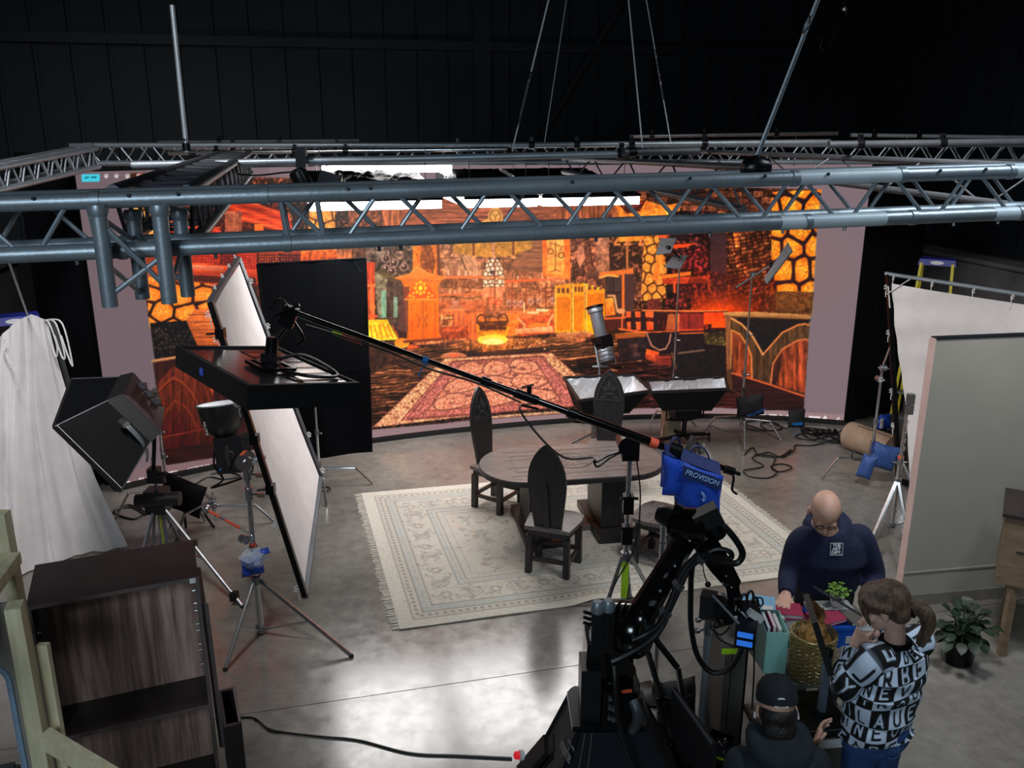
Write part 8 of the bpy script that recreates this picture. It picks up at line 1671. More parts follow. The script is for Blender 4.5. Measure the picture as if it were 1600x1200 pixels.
for a, b in (((.74, 4.75, .9), (1.02, 4.15, .02)), ((.74, 4.75, .9), (.62, 5.0, .02)), ((.9, 4.55, .3), (1.04, 4.24, .25)), ((.9, 4.57, .26), (1.04, 4.26, .21)), ((.72, 4.75, .88), (.98, 4.5, .62)), ((.98, 4.5, .62), (1.05, 4.2, .1)), ((.86, 4.45, .45), (1.02, 4.22, .06)), ((.74, 4.75, .9), (.74, 4.75, .02))): mb = MB(); mb.bar(a, b, .026, .026); mb.build('frame_tube', M['black_metal'], t)
for p in ((1.02, 4.15), (.62, 5.0), (1.05, 4.2), (.74, 4.75)): mb = MB(); mb.ball((p[0], p[1], .022), .022, 10, 6); mb.build('foot', M['rubber'], t)
q = V(1.04, 4.75, 0); t = thing('black_bag', q, 'pleated black bag standing behind the cart frame', 'bag'); pillow_bag(t, q+EZ*.17, V(.9, .3, 0), V(0, .2, 1), .26, .36, .2, 'bag_black', 'bag_body', .12)
for k in range(5): mb = MB(); mb.tube(smooth_path([q+V(-.1, -.09+.0*k, .14+.04*k), q+V(-.02, -.12, .145+.04*k), q+V(.08, -.08, .15+.04*k)], 4), .011, 6); mb.build('pleat', M['panel_skirt'], t)
q = V(1.13, 3.98, 0); t = thing('floor_clamp', q, 'small black clamp head standing on the floor behind the seated man', 'clamp'); mb = MB(); mb.box(q+EZ*.05, (.1, .08, .096)); mb.cyl(q+V(0, 0, .1), q+V(.06, 0, .16), .028, n=12); mb.build('head_body', M['black_metal'], t); mb = MB(); mb.cyl(q+V(-.07, 0, .1), q+V(-.02, 0, .1), .012, n=8); mb.build('lever', M['chrome'], t)
rr_ = random.Random(21)
for k, la in enumerate(('thick black cable coiled on the floor behind the pedestal', 'second black cable coil on the floor beside the side monitor', 'loose black cable loops under the cart frame')):
    cx, cy = ((.95, 3.95), (1.05, 3.75), (.78, 4.2))[k]; mb = MB(); mb.tube(smooth_path([V(cx+(.12+.05*rr_.random())*math.cos(a)*1.3, cy+(.1+.05*rr_.random())*math.sin(a), .014+.006*i) for i, a in enumerate(np.linspace(k, 15+k, 24))], 4), .011, 6); tag(mb.build('cable', M['cable']), la, 'cable')
# ---------------------------------------------------------------- people
M['skin'] = mat('skin', (206, 160, 138), .55, 0, .06, 14); M['skin_pale'] = mat('pale_skin', (216, 174, 156), .55, 0, .06, 14)
M['navy_knit'] = mat('navy_sweatshirt', (24, 30, 60), .9, 0, .12, 20, bump=.25, bscale=60); M['denim'] = mat('blue_denim', (48, 82, 140), .8, 0, .2, 18, (34, 62, 112), bump=.2, bscale=90); M['dark_trouser'] = mat('dark_trousers', (40, 42, 50), .85, 0, .1, 20)
M['dark_knit'] = mat('charcoal_hoodie', (30, 38, 46), .9, 0, .12, 16, bump=.25, bscale=60); M['cap_cloth'] = mat('black_cap_cloth', (22, 28, 34), .85, 0, .1, 20); M['hair'] = mat('brown_hair', (112, 88, 70), .45, 0, .25, 7, (58, 44, 36), bump=.5, bscale=30, stretch=(8, 8, 1.2)); M['beard'] = mat('grey_stubble', (176, 160, 150), .8); M['shoe'] = mat('dark_shoe', (30, 30, 34), .5); M['lens'] = mat('spectacle_frame', (40, 34, 34), .3, .4)
def limb(mb, pts, rs, n=14):
    P = smooth_path(pts, 4) if len(pts) > 2 else [Vector(p) for p in pts]; m = len(pts); R_ = []
    for i in range(len(P)):
        f = i*(m-1)/(len(P)-1); k = min(int(f), m-2); R_.append(rs[k]+(rs[k+1]-rs[k])*(f-k))
    mb.tube(P, R_, n); mb.ball(P[0], R_[0], n, 8); mb.ball(P[-1], R_[-1], n, 8)
def loft(mb, secs, n=24, ex=2.3):
    """secs: (centre, x axis, y axis, rx, ry): superellipse rings, capped"""
    out = []
    for c, x, y, rx, ry in secs:
        for k in range(n):
            a = 2*PI*k/n; ca, sa = math.cos(a), math.sin(a); f = (abs(ca)**ex+abs(sa)**ex)**(-1/ex); out.append(Vector(c)+Vector(x)*ca*f*rx+Vector(y)*sa*f*ry)
    m = len(secs); mb.add(out, [(i*n+k, i*n+(k+1) % n, (i+1)*n+(k+1) % n, (i+1)*n+k) for i in range(m-1) for k in range(n)]+[tuple(range(n-1, -1, -1)), tuple((m-1)*n+k for k in range(n))])
def hand(mb, wrist, fwd, nrm, side, s=1., curl=.5, spread=.16):
    """palm, four fingers with two bends and a thumb; fwd along the hand, nrm out of its back"""
    f = Vector(fwd).normalized(); n = Vector(nrm); n = (n-f*n.dot(f)).normalized(); x = f.cross(n)*side; w = Vector(wrist)
    for k in range(5): u = -.032+.016*k; limb(mb, [w+x*u*.55*s, w+f*.085*s+x*u*s-n*.004*abs(k-2)*s], [.014*s, .0125*s], 8)
    for k, (u, L, a) in enumerate(((-.032, .062, -1.5), (-.011, .078, -.4), (.011, .073, .4), (.032, .056, 1.4))):
        b = w+f*.088*s+x*u*s; c = curl*(1+.12*k); d0 = (f+x*a*spread*.6-n*math.sin(c*.5)*.8).normalized(); d1 = (f*math.cos(c*1.3)-n*math.sin(c*1.3)+x*a*spread*.3).normalized(); d2 = (f*math.cos(c*2)-n*math.sin(c*2)).normalized()
        p1 = b+d0*L*.45*s; p2 = p1+d1*L*.32*s; p3 = p2+d2*L*.26*s; mb.tube([b-f*.01, b+d0*L*.2*s, p1, p2, p3], [.0105*s, .0098*s, .0092*s, .0085*s, .007*s], 8); mb.ball(p1, .0094*s, 8, 6); mb.ball(p3, .0072*s, 8, 6)
    b = w+f*.025*s-x*.03*s-n*.008*s; p1 = b+(f*.55-x*.75-n*.35).normalized()*.045*s; p2 = p1+(f*.85-x*.25-n*.35).normalized()*.032*s; mb.tube([b, p1, p2], [.0145*s, .0115*s, .009*s], 8); mb.ball(b, .0145*s, 8, 6); mb.ball(p2, .009*s, 8, 6)
def head(mb, c, f, u, s=1., jaw=1.):
    """skull, jaw, nose, ears and neck root; f where the face looks, u its up"""
    f = Vector(f).normalized(); u = Vector(u); u = (u-f*u.dot(f)).normalized(); x = f.cross(u); R_ = Matrix((x, f, u)).transposed(); c = Vector(c)
    mb.ball(c+(u*.028-f*.012)*s, V(.077, .098, .092)*s, 22, 14, R_); mb.ball(c+(f*.035-u*.05)*s, V(.056*jaw, .055, .07)*s, 18, 12, R_); mb.ball(c+(f*.062-u*.096)*s, V(.03, .024, .022)*s, 12, 8, R_)
    mb.tube([c+(f*.088+u*.004)*s, c+(f*.106-u*.028)*s, c+(f*.098-u*.04)*s], [.009*s, .014*s, .013*s], 8); mb.ball(c+(f*.088-u*.068)*s, V(.024, .01, .007)*s, 10, 6, R_); mb.ball(c+(f*.085-u*.08)*s, V(.022, .011, .008)*s, 10, 6, R_)
    for k in (-1, 1): mb.ball(c+(x*k*.08-f*.008-u*.014)*s, V(.011, .02, .032)*s, 10, 8, R_); mb.ball(c+(x*k*.032+f*.078+u*.02)*s, V(.022, .012, .008)*s, 10, 6, R_); mb.ball(c+(x*k*.045+f*.058-u*.035)*s, V(.022, .022, .022)*s, 10, 6, R_)
    return x, f, u
def snap(ob, p, d):
    bpy.context.view_layer.update(); ok, loc, nr, _ = ob.ray_cast(ob.matrix_world.inverted() @ (Vector(p)-Vector(d)*.5), Vector(d)); return ob.matrix_world @ loc+nr*.002 if ok else Vector(p)
def eyes(t, c, x, f, u, s=1.):
    for k in (-1, 1): p = Vector(c)+(x*k*.032+f*.08+u*.004)*s; mb = MB(); mb.ball(p, .0115*s, 12, 8); e = mb.build('eye', M['white'], t); mb = MB(); mb.ball(p+(f*.0085-u*.003)*s, .0052*s, 8, 6); mb.build('iris', M['black'], e)
def shell(mb, name, m, t, vox=.012, it=6):
    me = remesh(mb, vox, it, name); me.materials.append(M[m] if isinstance(m, str) else m); return link(name, me, t)
# --- the man in the navy sweatshirt, bowed over the bench
t = thing('person', V(1.98, 4.95, 0), 'bald man in glasses and a navy sweatshirt leaning on the bench, hand on a book', 'person')
hd = at(1289, 797, 4.74); fdir = V(-.12, -.72, -.68); udir = V(-.05, -.62, .78)
neck = at(1299, 838, 4.86); chest = at(1298, 872, 4.9); belly = V(1.97, 4.93, 1.08); pel = V(1.98, 4.97, .93)
shl, shr = at(1243, 846, 4.88), at(1354, 842, 4.88); ell, elr = at(1233, 893, 4.86), at(1367, 895, 4.9); wl, wr2 = at(1228, 930, 4.66), at(1352, 950, 4.72)
body = MB(); hd = hd-EZ*.012; x, f, u = head(body, hd, fdir, udir, 1.09, 1.05); limb(body, [hd-f*.03-u*.04, neck-EZ*.03], [.058, .06]); 
loft(body, [(pel-EZ*.06, V(1, 0, 0), V(0, 1, 0), .15, .11), (belly, V(1, 0, 0), V(0, 1, 0), .15, .115), (chest, V(1, 0, 0), V(0, 1, 0), .16, .11), (neck-EZ*.04, V(1, 0, 0), V(0, 1, 0), .09, .07)])
limb(body, [shl+V(.03, 0, -.01), ell, wl], [.042, .04, .03]); limb(body, [shr+V(-.03, 0, -.01), elr, wr2], [.042, .04, .03])
hl = at(1217, 955, 4.52)
hand(body, wl, at(1220, 950, 4.54)-wl, V(-.1, -.35, .9), 1, 1.08, .55, .35); hand(body, wr2, V(-.15, -.5, -.8), V(.3, -.6, .4), -1, 1.05, .6)
for k in (-1, 1): limb(body, [pel+V(k*.09, 0, -.04), V(1.98+k*.1, 4.98, .5), V(1.98+k*.11, 5.0, .09)], [.08, .056, .042])
bd_ = shell(body, 'body', 'skin', t, .0062, 3); eyes(t, hd, x, f, u)
sw = MB(); loft(sw, [(pel-EZ*.03, V(1, 0, 0), V(0, 1, 0), .19, .15), (pel+EZ*.04, V(1, 0, 0), V(0, 1, 0), .2, .16), (belly+EZ*.05, V(1, 0, 0), V(0, 1, 0), .205, .165), (chest-EZ*.02, V(1, 0, 0), V(0, 1, 0), .215, .155), (lerp(shl, shr, .5)+V(0, .0, .0), V(1, 0, 0), V(0, 1, 0), .205, .12), (neck-EZ*.0, V(1, 0, 0), V(0, .9, -.3), .125, .1), (neck+EZ*.045, V(1, 0, 0), V(0, .9, -.3), .09, .08)])
limb(sw, [shl+V(.05, 0, .03), shl+V(.01, 0, -.02), ell, lerp(ell, wl, .55), lerp(ell, wl, .8)], [.07, .07, .064, .058, .05]); limb(sw, [shr+V(-.05, 0, .03), shr+V(-.01, 0, -.02), elr, lerp(elr, wr2, .55), lerp(elr, wr2, .8)], [.07, .07, .064, .058, .05])
sw.ball(neck+V(.0, .1, .03), (.15, .09, .085), 18, 12); sw.ball(neck+V(.075, .03, .035), (.06, .08, .06), 14, 10); sw.ball(neck+V(-.075, .03, .03), (.05, .07, .05), 14, 10)
shell(sw, 'sweatshirt', 'navy_knit', t, .012, 8)
hb = MB(); hb.tube([neck+V(.12*math.cos(a), .05+.1*math.sin(a), .05+.045*math.sin(a)) for a in np.linspace(-.35, PI+.35, 14)], [.022+.016*math.sin(PI*k/13) for k in range(14)], 10); shell(hb, 'hood', 'navy_knit', t, .012, 4)
for p, q in ((lerp(ell, wl, .78), lerp(ell, wl, .93)), (lerp(elr, wr2, .78), lerp(elr, wr2, .93))): mb = MB(); mb.tube([p, q], [.05, .044], 16); mb.build('cuff', M['navy_knit'], t, smooth=60)
tr = MB(); loft(tr, [(pel+EZ*.0, V(1, 0, 0), V(0, 1, 0), .17, .13), (pel-EZ*.1, V(1, 0, 0), V(0, 1, 0), .175, .135)])
for k in (-1, 1): limb(tr, [pel+V(k*.09, 0, -.08), V(1.98+k*.1, 4.98, .5), V(1.98+k*.11, 5.0, .07)], [.1, .078, .066])
shell(tr, 'trousers', 'dark_trouser', t, .014, 4)
for k in (-1, 1): mb = MB(); mb.ball(V(1.98+k*.11, 4.94, .045), (.05, .13, .044), 14, 8); mb.build('shoe', M['shoe'], t)
g = MB()
for k in (-1, 1): g.tube([hd+(x*(k*.034+.024*math.cos(a))+f*.098+u*(.004+.018*math.sin(a)))*1.02 for a in np.linspace(0, 2*PI, 17)[:-1]], .0024, 6, True); g.tube([hd+x*k*.06+f*.096+u*.008, hd+x*k*.082+f*.02+u*.006, hd+x*k*.084-f*.01], .0024, 6)
g.tube([hd-x*.01+f*.104+u*.008, hd+x*.01+f*.104+u*.008], .0024, 6); g.build('glasses', M['lens'], t)
bb = MB(); bb.ball(hd+f*.068-u*.092, V(.036, .03, .03), 14, 10, Matrix((x, f, u)).transposed()); bb.tube([hd+f*.101-u*.06+x*a for a in (-.03, -.015, .015, .03)], [.004, .007, .007, .004], 6); bb.build('beard', M['beard'], t)
# chest print
fr_ = Vector((0, -1, 0)); pc_ = at(1307, 857, 4.72); pn_ = V(0, -1, .12).normalized()
def shirt_hit(px, py):
    d = ray(px, py); o_ = V(0, 0, CAMH); best = None
    ob = [q for q in bpy.data.objects if q.name.startswith('sweatshirt')][0]; ok, loc, nr, _ = ob.ray_cast(ob.matrix_world.inverted() @ o_, d); return (loc, nr) if ok else (pc_, pn_)
bpy.context.view_layer.update()
pc_, pn_ = shirt_hit(1306, 857); xx = V(1, 0, 0)-pn_*pn_.x; xx.normalize(); yy = pn_.cross(xx)
for k, w_ in enumerate(('THE', 'ART', 'DEPT.')): text_mesh('chest_lettering', w_, .026 if k < 2 else .023, frame_m(pc_+pn_*.012+yy*(.022-.022*k), xx, yy), M['white'], t, .0008, bold=.0007)
mb = MB(); q = [pc_+pn_*.012+xx*a*.036+yy*b*.037 for a, b in ((-1, -1), (1, -1), (1, 1), (-1, 1))]
for a, b in zip(q, q[1:]+q[:1]): mb.bar(a, b, .003, .002)
mb.build('chest_frame', M['white'], t)
# --- the woman in the chequered letter jumper
t = thing('person', V(1.78, 3.72, 0), 'woman with a brown ponytail in a black and white letter jumper and jeans, drinking', 'person')
hd = at(1381, 948, 3.72); fdir = V(-.80, .42, -.36); udir = V(-.3, .14, .94); pel = V(1.80, 3.70, .88)
shc = at(1399, 1005, 3.72); sd = V(.86, .5, 0).normalized(); bk_ = V(.5, -.86, 0)      # shoulder line and the way her back faces
body = MB(); x, f, u = head(body, hd, fdir, udir, .96, .93); neck = shc+EZ*.02; limb(body, [hd-f*.035-u*.05, neck-EZ*.03], [.047, .05])
loft(body, [(pel-EZ*.08, sd, bk_, .15, .11), (pel+EZ*.14, sd, bk_, .12, .09), (shc-EZ*.16, sd, bk_, .14, .095), (shc-EZ*.02, sd, bk_, .08, .06)])
shl, shr = shc-sd*.155-EZ*.045, shc+sd*.165-EZ*.04; ell = at(1318, 1072, 3.66); wl = at(1338, 1002, 3.82); elr = shr+V(.02, .16, -.2); wr2 = at(1352, 975, 3.93)
limb(body, [shl, ell, wl], [.042, .036, .025]); limb(body, [shr, elr, wr2], [.042, .036, .025]); cupp = at(1353, 984, 3.88)
hand(body, wl, cupp-wl+EZ*.02, V(-.7, -.7, .1), -1, .95, .8); hand(body, wr2-V(0, .02, .02), V(-.35, -.3, .75), V(-.3, .9, .2), 1, .95, .8)
for k in (-1, 1): limb(body, [pel+sd*k*.085-EZ*.05, pel+sd*k*.09+V(0, 0, -.43), V(pel.x+sd.x*k*.1, pel.y+sd.y*k*.1, .09)], [.075, .05, .038])
shell(body, 'body', 'skin_pale', t, .0062, 3); eyes(t, hd, x, f, u, .96)
# jumper: rings round the trunk, the print in its own mesh colours
rows = ['LEVELOEVELRB', 'ELBERBELOVLB', 'VIONEVIDANEV', 'ARLYRAUNELUR', 'BAILAUELINBA', 'EVINEUZEVANE', 'AREAREANOREA']
STR = {'A': [(0, 0, .5, 1), (.5, 1, 1, 0), (.2, .38, .8, .38)], 'B': [(0, 0, 0, 1), (0, 1, .7, 1), (.7, 1, .85, .75), (.85, .75, .7, .52), (0, .52, .7, .52), (.7, .52, .95, .27), (.95, .27, .7, 0), (0, 0, .7, 0)], 'D': [(0, 0, 0, 1), (0, 1, .6, 1), (.6, 1, .95, .5), (.95, .5, .6, 0), (.6, 0, 0, 0)], 'E': [(0, 0, 0, 1), (0, 1, .9, 1), (0, .5, .7, .5), (0, 0, .9, 0)], 'I': [(.5, 0, .5, 1)], 'L': [(0, 0, 0, 1), (0, 0, .9, 0)], 'N': [(0, 0, 0, 1), (0, 1, .9, 0), (.9, 0, .9, 1)], 'O': [(.25, 0, 0, .5), (0, .5, .25, 1), (.25, 1, .75, 1), (.75, 1, 1, .5), (1, .5, .75, 0), (.75, 0, .25, 0)], 'R': [(0, 0, 0, 1), (0, 1, .7, 1), (.7, 1, .9, .75), (.9, .75, .7, .5), (.7, .5, 0, .5), (.4, .5, .95, 0)], 'U': [(0, 1, 0, .25), (0, .25, .25, 0), (.25, 0, .7, 0), (.7, 0, .95, .25), (.95, .25, .95, 1)], 'V': [(0, 1, .5, 0), (.5, 0, 1, 1)], 'Y': [(0, 1, .5, .5), (1, 1, .5, .5), (.5, .5, .5, 0)], 'Z': [(0, 1, .95, 1), (.95, 1, 0, 0), (0, 0, .95, 0)]}
class Knit:
    def __init__(s, rows, px=44):
        h, w = len(rows), len(rows[0]); s.h, s.w = h*px, w*px; s.im = np.zeros((s.h, s.w, 3), np.float32); Y, X = np.mgrid[0:px, 0:px]; X = (X+.5)/px; Y = (Y+.5)/px
        for j in range(h):
            for i in range(w):
                wh_ = (i+j) % 2; bg, fg = ((.80, .86, .94), (.035, .04, .05)) if wh_ else ((.035, .04, .05), (.80, .86, .94)); m = np.zeros((px, px))
                for (a, b, c, d) in STR[rows[j][i]]:
                    x1, y1, x2, y2 = .3+.42*a, .8-.6*b, .3+.42*c, .8-.6*d; dx, dy = x2-x1, y2-y1; tt = np.clip(((X-x1)*dx+(Y-y1)*dy)/(dx*dx+dy*dy+1e-9), 0, 1); m = np.maximum(m, np.clip((.058-np.hypot(X-x1-tt*dx, Y-y1-tt*dy))*22+.5, 0, 1))
                s.im[j*px:(j+1)*px, i*px:(i+1)*px] = np.array(bg)*(1-m[..., None])+np.array(fg)*m[..., None]
M['knit'] = mat_attr('letter_knit', .9)
hem = V(1.80, 3.70, .80); S_ = [(0, shc+EZ*.0, .07, .065), (.06, shc-EZ*.025, .105, .08), (.17, shc-EZ*.06, .185, .105), (.25, shc-EZ*.13, .205, .125), (.48, lerp(shc, hem, .45), .2, .132), (.75, lerp(shc, hem, .75), .19, .135), (.95, lerp(shc, hem, .96), .195, .142), (1, hem, .18, .13)]
def trunk(s_, v):
    k = 0
    while k < len(S_)-2 and v > S_[k+1][0]: k += 1
    q = (v-S_[k][0])/(S_[k+1][0]-S_[k][0]); q = q*q*(3-2*q); c = lerp(S_[k][1], S_[k+1][1], q); rx = S_[k][2]+(S_[k+1][2]-S_[k][2])*q; ry = S_[k][3]+(S_[k+1][3]-S_[k][3])*q
    a = -PI/2-s_*2*PI; ca, sa = math.cos(a), math.sin(a); e = 2.4; ff = (abs(ca)**e+abs(sa)**e)**(-1/e)
    w_ = .008*math.sin(v*19+s_*13)*v+.006*math.sin(v*31-s_*17)
    return c+sd*(ca*ff*(rx+w_))-bk_*0+bk_*(sa*ff*(ry+w_))*-1*-1
printed('jumper', Knit(rows), trunk, 420, 250, M['knit'], t)
def tubefn(pts, rs):
    P = [Vector(p) for p in smooth_path(pts, 8)]; n = len(P); fr = []; px_ = None
    for i in range(n):
        d = (P[min(i+1, n-1)]-P[max(i-1, 0)]).normalized()
        if px_ is None: px_ = basis(d)[0]
        px_ = (px_-d*px_.dot(d)).normalized(); fr.append((px_.copy(), d.cross(px_)))
    def fn(s_, v):
        g_ = v*(n-1); i = min(int(g_), n-2); q = g_-i; c = lerp(P[i], P[i+1], q); k = v*(len(rs)-1); j = min(int(k), len(rs)-2); r_ = rs[j]+(rs[j+1]-rs[j])*(k-j); r_ += .005*math.sin(v*26+s_*6); a = s_*2*PI; return c+fr[i][0]*math.cos(a)*r_+fr[i][1]*math.sin(a)*r_
    return fn
sl_rows = ['ELVB', 'LEVI', 'YLAN', 'ELIR', 'UNEZ']
printed('sleeve', Knit(sl_rows), tubefn([shc-sd*.1-EZ*.05, shl, lerp(shl, ell, .6), ell, lerp(ell, wl, .45), lerp(ell, wl, .78)], [.075, .082, .074, .068, .062, .05]), 130, 190, M['knit'], t); printed('sleeve', Knit(sl_rows), tubefn([shc+sd*.1-EZ*.05, shr, lerp(shr, elr, .6), elr, lerp(elr, wr2, .45), lerp(elr, wr2, .78)], [.075, .082, .072, .066, .06, .05]), 130, 190, M['knit'], t)
mb = MB(); mb.tube([shc+EZ*.012+sd*.066*math.cos(a)+bk_*.062*math.sin(a) for a in np.linspace(0, 2*PI, 25)[:-1]], .014, 8, True); mb.build('collar', M['black_cloth'], t)
j = MB(); loft(j, [(pel+EZ*.04, sd, bk_, .155, .115), (pel-EZ*.04, sd, bk_, .18, .14), (pel-EZ*.12, sd, bk_, .185, .145)])
for k in (-1, 1): limb(j, [pel+sd*k*.085-EZ*.1, pel+sd*k*.092+V(0, 0, -.45), V(pel.x+sd.x*k*.1, pel.y+sd.y*k*.1, .07)], [.098, .072, .066])
jn_ = shell(j, 'jeans', 'denim', t, .011, 5)
mb = MB(); c = pel-EZ*.13+bk_*.142+sd*.055; M['stitch'] = mat('pale_blue_stitching', (110, 140, 184), .8)
for a, b in (((-.06, .07), (.06, .07)), ((-.06, .07), (-.055, -.05)), ((.06, .07), (.055, -.05)), ((-.055, -.05), (0, -.075)), ((.055, -.05), (0, -.075))): P_ = [snap(jn_, c+sd*lerp(V(*a, 0), V(*b, 0), k/5).x+EZ*lerp(V(*a, 0), V(*b, 0), k/5).y, -bk_) for k in range(6)]; mb.tube(P_, .0022, 4)
mb.build('pocket_stitching', M['stitch'], t)
for k in (-1, 1): mb = MB(); mb.ball(V(pel.x+sd.x*k*.1, pel.y+sd.y*k*.1, .045)-bk_*.05, (.06, .1, .044), 14, 8); mb.build('shoe', M['shoe'], t)
hr = MB(); Rh = Matrix((x, f, u)).transposed(); hr.ball(hd-f*.03+u*.04, V(.09, .105, .096), 22, 14, Rh); hr.ball(hd-f*.065-u*.02, V(.078, .06, .07), 18, 12, Rh)
tie = hd-f*.115-u*.035; 
for k in (-1, 1): hr.tube([hd+x*k*.06+f*.06+u*.085, hd+x*k*.086+f*.035+u*.05, hd+x*k*.088-f*.03+u*.026, tie], [.02, .024, .024, .02], 10); hr.tube([hd+x*k*.045+f*.085+u*.075, hd+x*k*.07+f*.08+u*.03, hd+x*k*.078+f*.07-u*.03, hd+x*k*.072+f*.07-u*.075], [.016, .016, .012, .004], 8)
hr.ball(hd+f*.02+u*.05, V(.086, .085, .08), 18, 12, Rh); shell(hr, 'hair', 'hair', t, .0075, 12)
pt_ = MB(); pts = [tie, tie-f*.04+u*.01, tie-f*.075-EZ*.04, tie-f*.085-EZ*.1, tie-f*.07-EZ*.16, tie-f*.06-EZ*.2]; pt_.tube(smooth_path(pts, 4), [.026+.012*math.sin(PI*min(1, i/14))-.02*max(0, (i-12)/8) for i in range(21)], 12)
for k in range(5): a = k*1.25; pt_.tube(smooth_path([p+V(.02*math.cos(a), .02*math.sin(a), 0)*min(1, i*.4) for i, p in enumerate(pts)], 4), [.012]*16+[.01, .008, .006, .004, .003], 6)
shell(pt_, 'ponytail', 'hair', t, .0065, 2); mb = MB(); mb.tube([tie-f*.005+x*.03*math.cos(a)+u*.028*math.sin(a) for a in np.linspace(0, 2*PI, 17)[:-1]], .007, 6, True); mb.build('hair_tie', M['black_cloth'], t)
cp = thing('takeaway_cup', cupp, 'paper cup with a white lid held up by the woman in the letter jumper', 'cup'); mb = MB(); mb.lathe([(.028, -.07), (.037, .02)], cupp, V(-.15, -.05, 1), 18); mb.build('cup_body', M['kraft'], cp); mb = MB(); mb.lathe([(.041, .02), (.041, .028), (.036, .034), (.035, .04), (.028, .04), (.026, .034), (0, .034)], cupp, V(-.15, -.05, 1), 18); mb.build('lid', M['white'], cp)
# --- the seated man in a cap
t = thing('person', V(1.06, 3.15, 0), 'man in a black cap and dark hoodie sitting at the bottom edge, hand out', 'person')
hd = at(1213, 1106, 3.26); fdir = V(.1, .93, -.3); udir = V(0, .3, .95); body = MB(); x, f, u = head(body, hd, fdir, udir, 1.0, 1.0); neck = hd-u*.13-f*.05; limb(body, [hd-f*.03-u*.05, neck-EZ*.05], [.055, .06])
pel = V(1.08, 3.0, .68); sc_ = neck-EZ*.06; loft(body, [(pel, V(1, 0, 0), V(0, 1, 0), .15, .11), (lerp(pel, sc_, .6), V(1, 0, 0), V(0, 1, 0), .15, .11), (sc_, V(1, 0, 0), V(0, 1, 0), .09, .07)])
shl, shr = sc_+V(-.17, 0, -.05), sc_+V(.18, 0, -.05); ell, wl = V(.91, 3.02, .85), V(.98, 3.2, .76); elr = at(1272, 1205, 3.28); wr2 = at(1270, 1170, 3.42)
limb(body, [shl, ell, wl], [.048, .042, .03]); limb(body, [shr, elr, wr2], [.048, .042, .029]); hand(body, wl, V(.1, 1, -.1), EZ, 1, 1.0, .5); hand(body, wr2, V(.35, .4, .55), V(-.5, .6, .3), -1, 1.0, .35, .3)
for k in (-1, 1): limb(body, [pel+V(k*.09, 0, -.02), V(pel.x+k*.1, 3.4, .6), V(pel.x+k*.1, 3.42, .1)], [.08, .056, .042])
shell(body, 'body', 'skin', t, .0065, 3); eyes(t, hd, x, f, u)
h_ = MB(); loft(h_, [(pel-EZ*.02, V(1, 0, 0), V(0, 1, 0), .19, .15), (lerp(pel, sc_, .5), V(1, 0, 0), V(0, 1, 0), .2, .15), (sc_-EZ*.06, V(1, 0, 0), V(0, 1, 0), .21, .13), (sc_+EZ*.0, V(1, 0, 0), V(0, 1, 0), .13, .1), (sc_+EZ*.03, V(1, 0, 0), V(0, 1, 0), .085, .08)])
limb(h_, [shl+V(.02, 0, 0), ell, lerp(ell, wl, .8)], [.078, .068, .05]); limb(h_, [shr+V(-.02, 0, 0), elr, lerp(elr, wr2, .75)], [.078, .066, .048]); shell(h_, 'hoodie', 'dark_knit', t, .012, 7)
hb = MB(); hb.tube([sc_+V(.105*math.cos(a), .01-.1*math.sin(a), .075-.05*math.sin(a)) for a in np.linspace(-.6, PI+.6, 14)], [.03+.026*math.sin(PI*k/13) for k in range(14)], 10); hb.ball(sc_+V(0, -.06, .035), (.11, .07, .07), 16, 10); hb.ball(sc_+V(0, .0, .04), (.1, .085, .07), 16, 10); shell(hb, 'hood', 'dark_knit', t, .012, 4)
Rh = Matrix((x, f, u)).transposed(); cpm = MB(); cpm.ball(hd+u*.045-f*.012, V(.089, .108, .095), 24, 14, Rh); cpm.v = [p for p in cpm.v]; mb = MB(); prof = [(.0, .1), (.035, .097), (.065, .08), (.084, .05), (.09, .015), (.091, -.005)]
n = 26; vs_ = [hd+u*(.045+z)+x*r_*math.cos(2*PI*k/n)*.98+f*(r_*1.16*math.sin(2*PI*k/n)-.012) for r_, z in [(max(r_, .002), z) for r_, z in prof] for k in range(n)]
mb.add(vs_, [(i*n+k, i*n+(k+1) % n, (i+1)*n+(k+1) % n, (i+1)*n+k) for i in range(len(prof)-1) for k in range(n)]); cap_ = mb.build('cap', M['cap_cloth'], t, smooth=70)
mb = MB(); G = [[hd+u*(.04-.012*(a_/1.0)**2-.02*b_)+x*(.078*math.sin(a_))+f*(.085*math.cos(a_)+.012+.085*b_*math.cos(a_)) for a_ in np.linspace(-1.15, 1.15, 13)] for b_ in np.linspace(0, 1, 5)]; mb.grid(G, .004); mb.build('brim', M['cap_cloth'], cap_, smooth=70); mb = MB(); mb.lathe([(.008, 0), (.006, .006), (0, .008)], hd+u*.144, u, 10); mb.build('top_button', M['cap_cloth'], cap_)
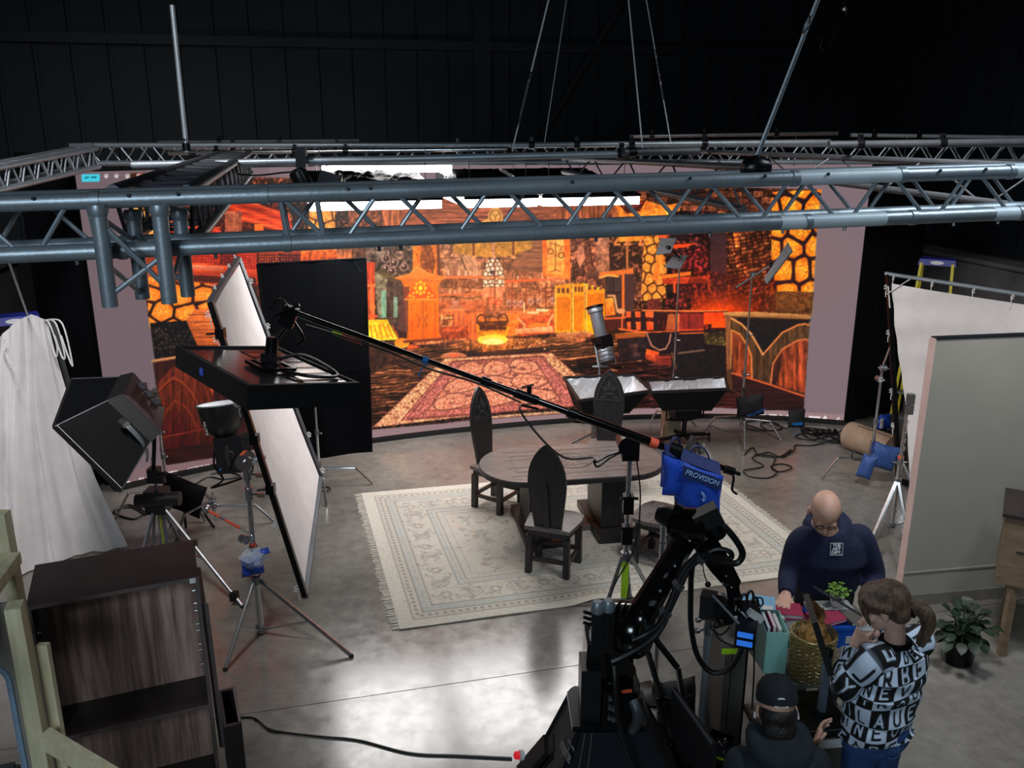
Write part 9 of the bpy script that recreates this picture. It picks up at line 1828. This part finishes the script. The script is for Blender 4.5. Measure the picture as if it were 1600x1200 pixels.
mb = MB(); mb.tube([hd-f*.118+u*(.048+.028*math.sin(a))*1+x*.03*math.cos(a)+f*.02*abs(math.cos(a)) for a in np.linspace(0, PI, 10)], .004, 5); mb.bar(hd-f*.112+u*.042-x*.028, hd-f*.112+u*.042+x*.028, .01, .004); mb.build('cap_strap', M['white'], cap_)
hr = MB(); hr.ball(hd-f*.03-u*.01, V(.083, .09, .06), 18, 12, Rh); hr.ball(hd-f*.05-u*.07, V(.075, .06, .07), 16, 10, Rh); shell(hr, 'hair', mat('dark_hair', (36, 30, 28), .6, 0, .2, 20, bump=.4), t, .009, 2)
for k in (-1, 1): mb = MB(); mb.tube([hd+x*k*.09-u*.02, hd+x*k*.092-u*.045], .006, 6); mb.build('earpiece', M['white'], t)
tr = MB(); loft(tr, [(pel+EZ*.03, V(1, 0, 0), V(0, 1, 0), .17, .13), (pel-EZ*.06, V(1, 0, 0), V(0, 1, 0), .175, .135)])
for k in (-1, 1): limb(tr, [pel+V(k*.09, 0, -.03), V(pel.x+k*.1, 3.4, .62), V(pel.x+k*.1, 3.42, .09)], [.095, .075, .062])
shell(tr, 'trousers', 'dark_trouser', t, .014, 4)
for k in (-1, 1): mb = MB(); mb.ball(V(pel.x+k*.1, 3.48, .045), (.05, .13, .044), 14, 8); mb.build('shoe', M['shoe'], t)
t = thing('work_stool', V(1.08, 2.98, 0), 'round black work stool under the seated man in the cap', 'stool'); c = V(1.08, 2.98, 0); mb = MB(); mb.lathe([(.15, .53), (.17, .545), (.17, .575), (.15, .59)], c, EZ, 24); mb.build('seat', M['black'], t); mb = MB(); mb.cyl(c+EZ*.08, c+EZ*.53, .025, n=12); mb.build('column', M['chrome'], t)
for k in range(5): a = 2*PI*k/5; mb = MB(); mb.bar(c+EZ*.09, c+V(.25*math.cos(a), .25*math.sin(a), .06), .03, .03); l = mb.build('leg', M['black'], t); mb = MB(); mb.ball(c+V(.25*math.cos(a), .25*math.sin(a), .027), .026, 10, 6); mb.build('caster', M['rubber'], l)
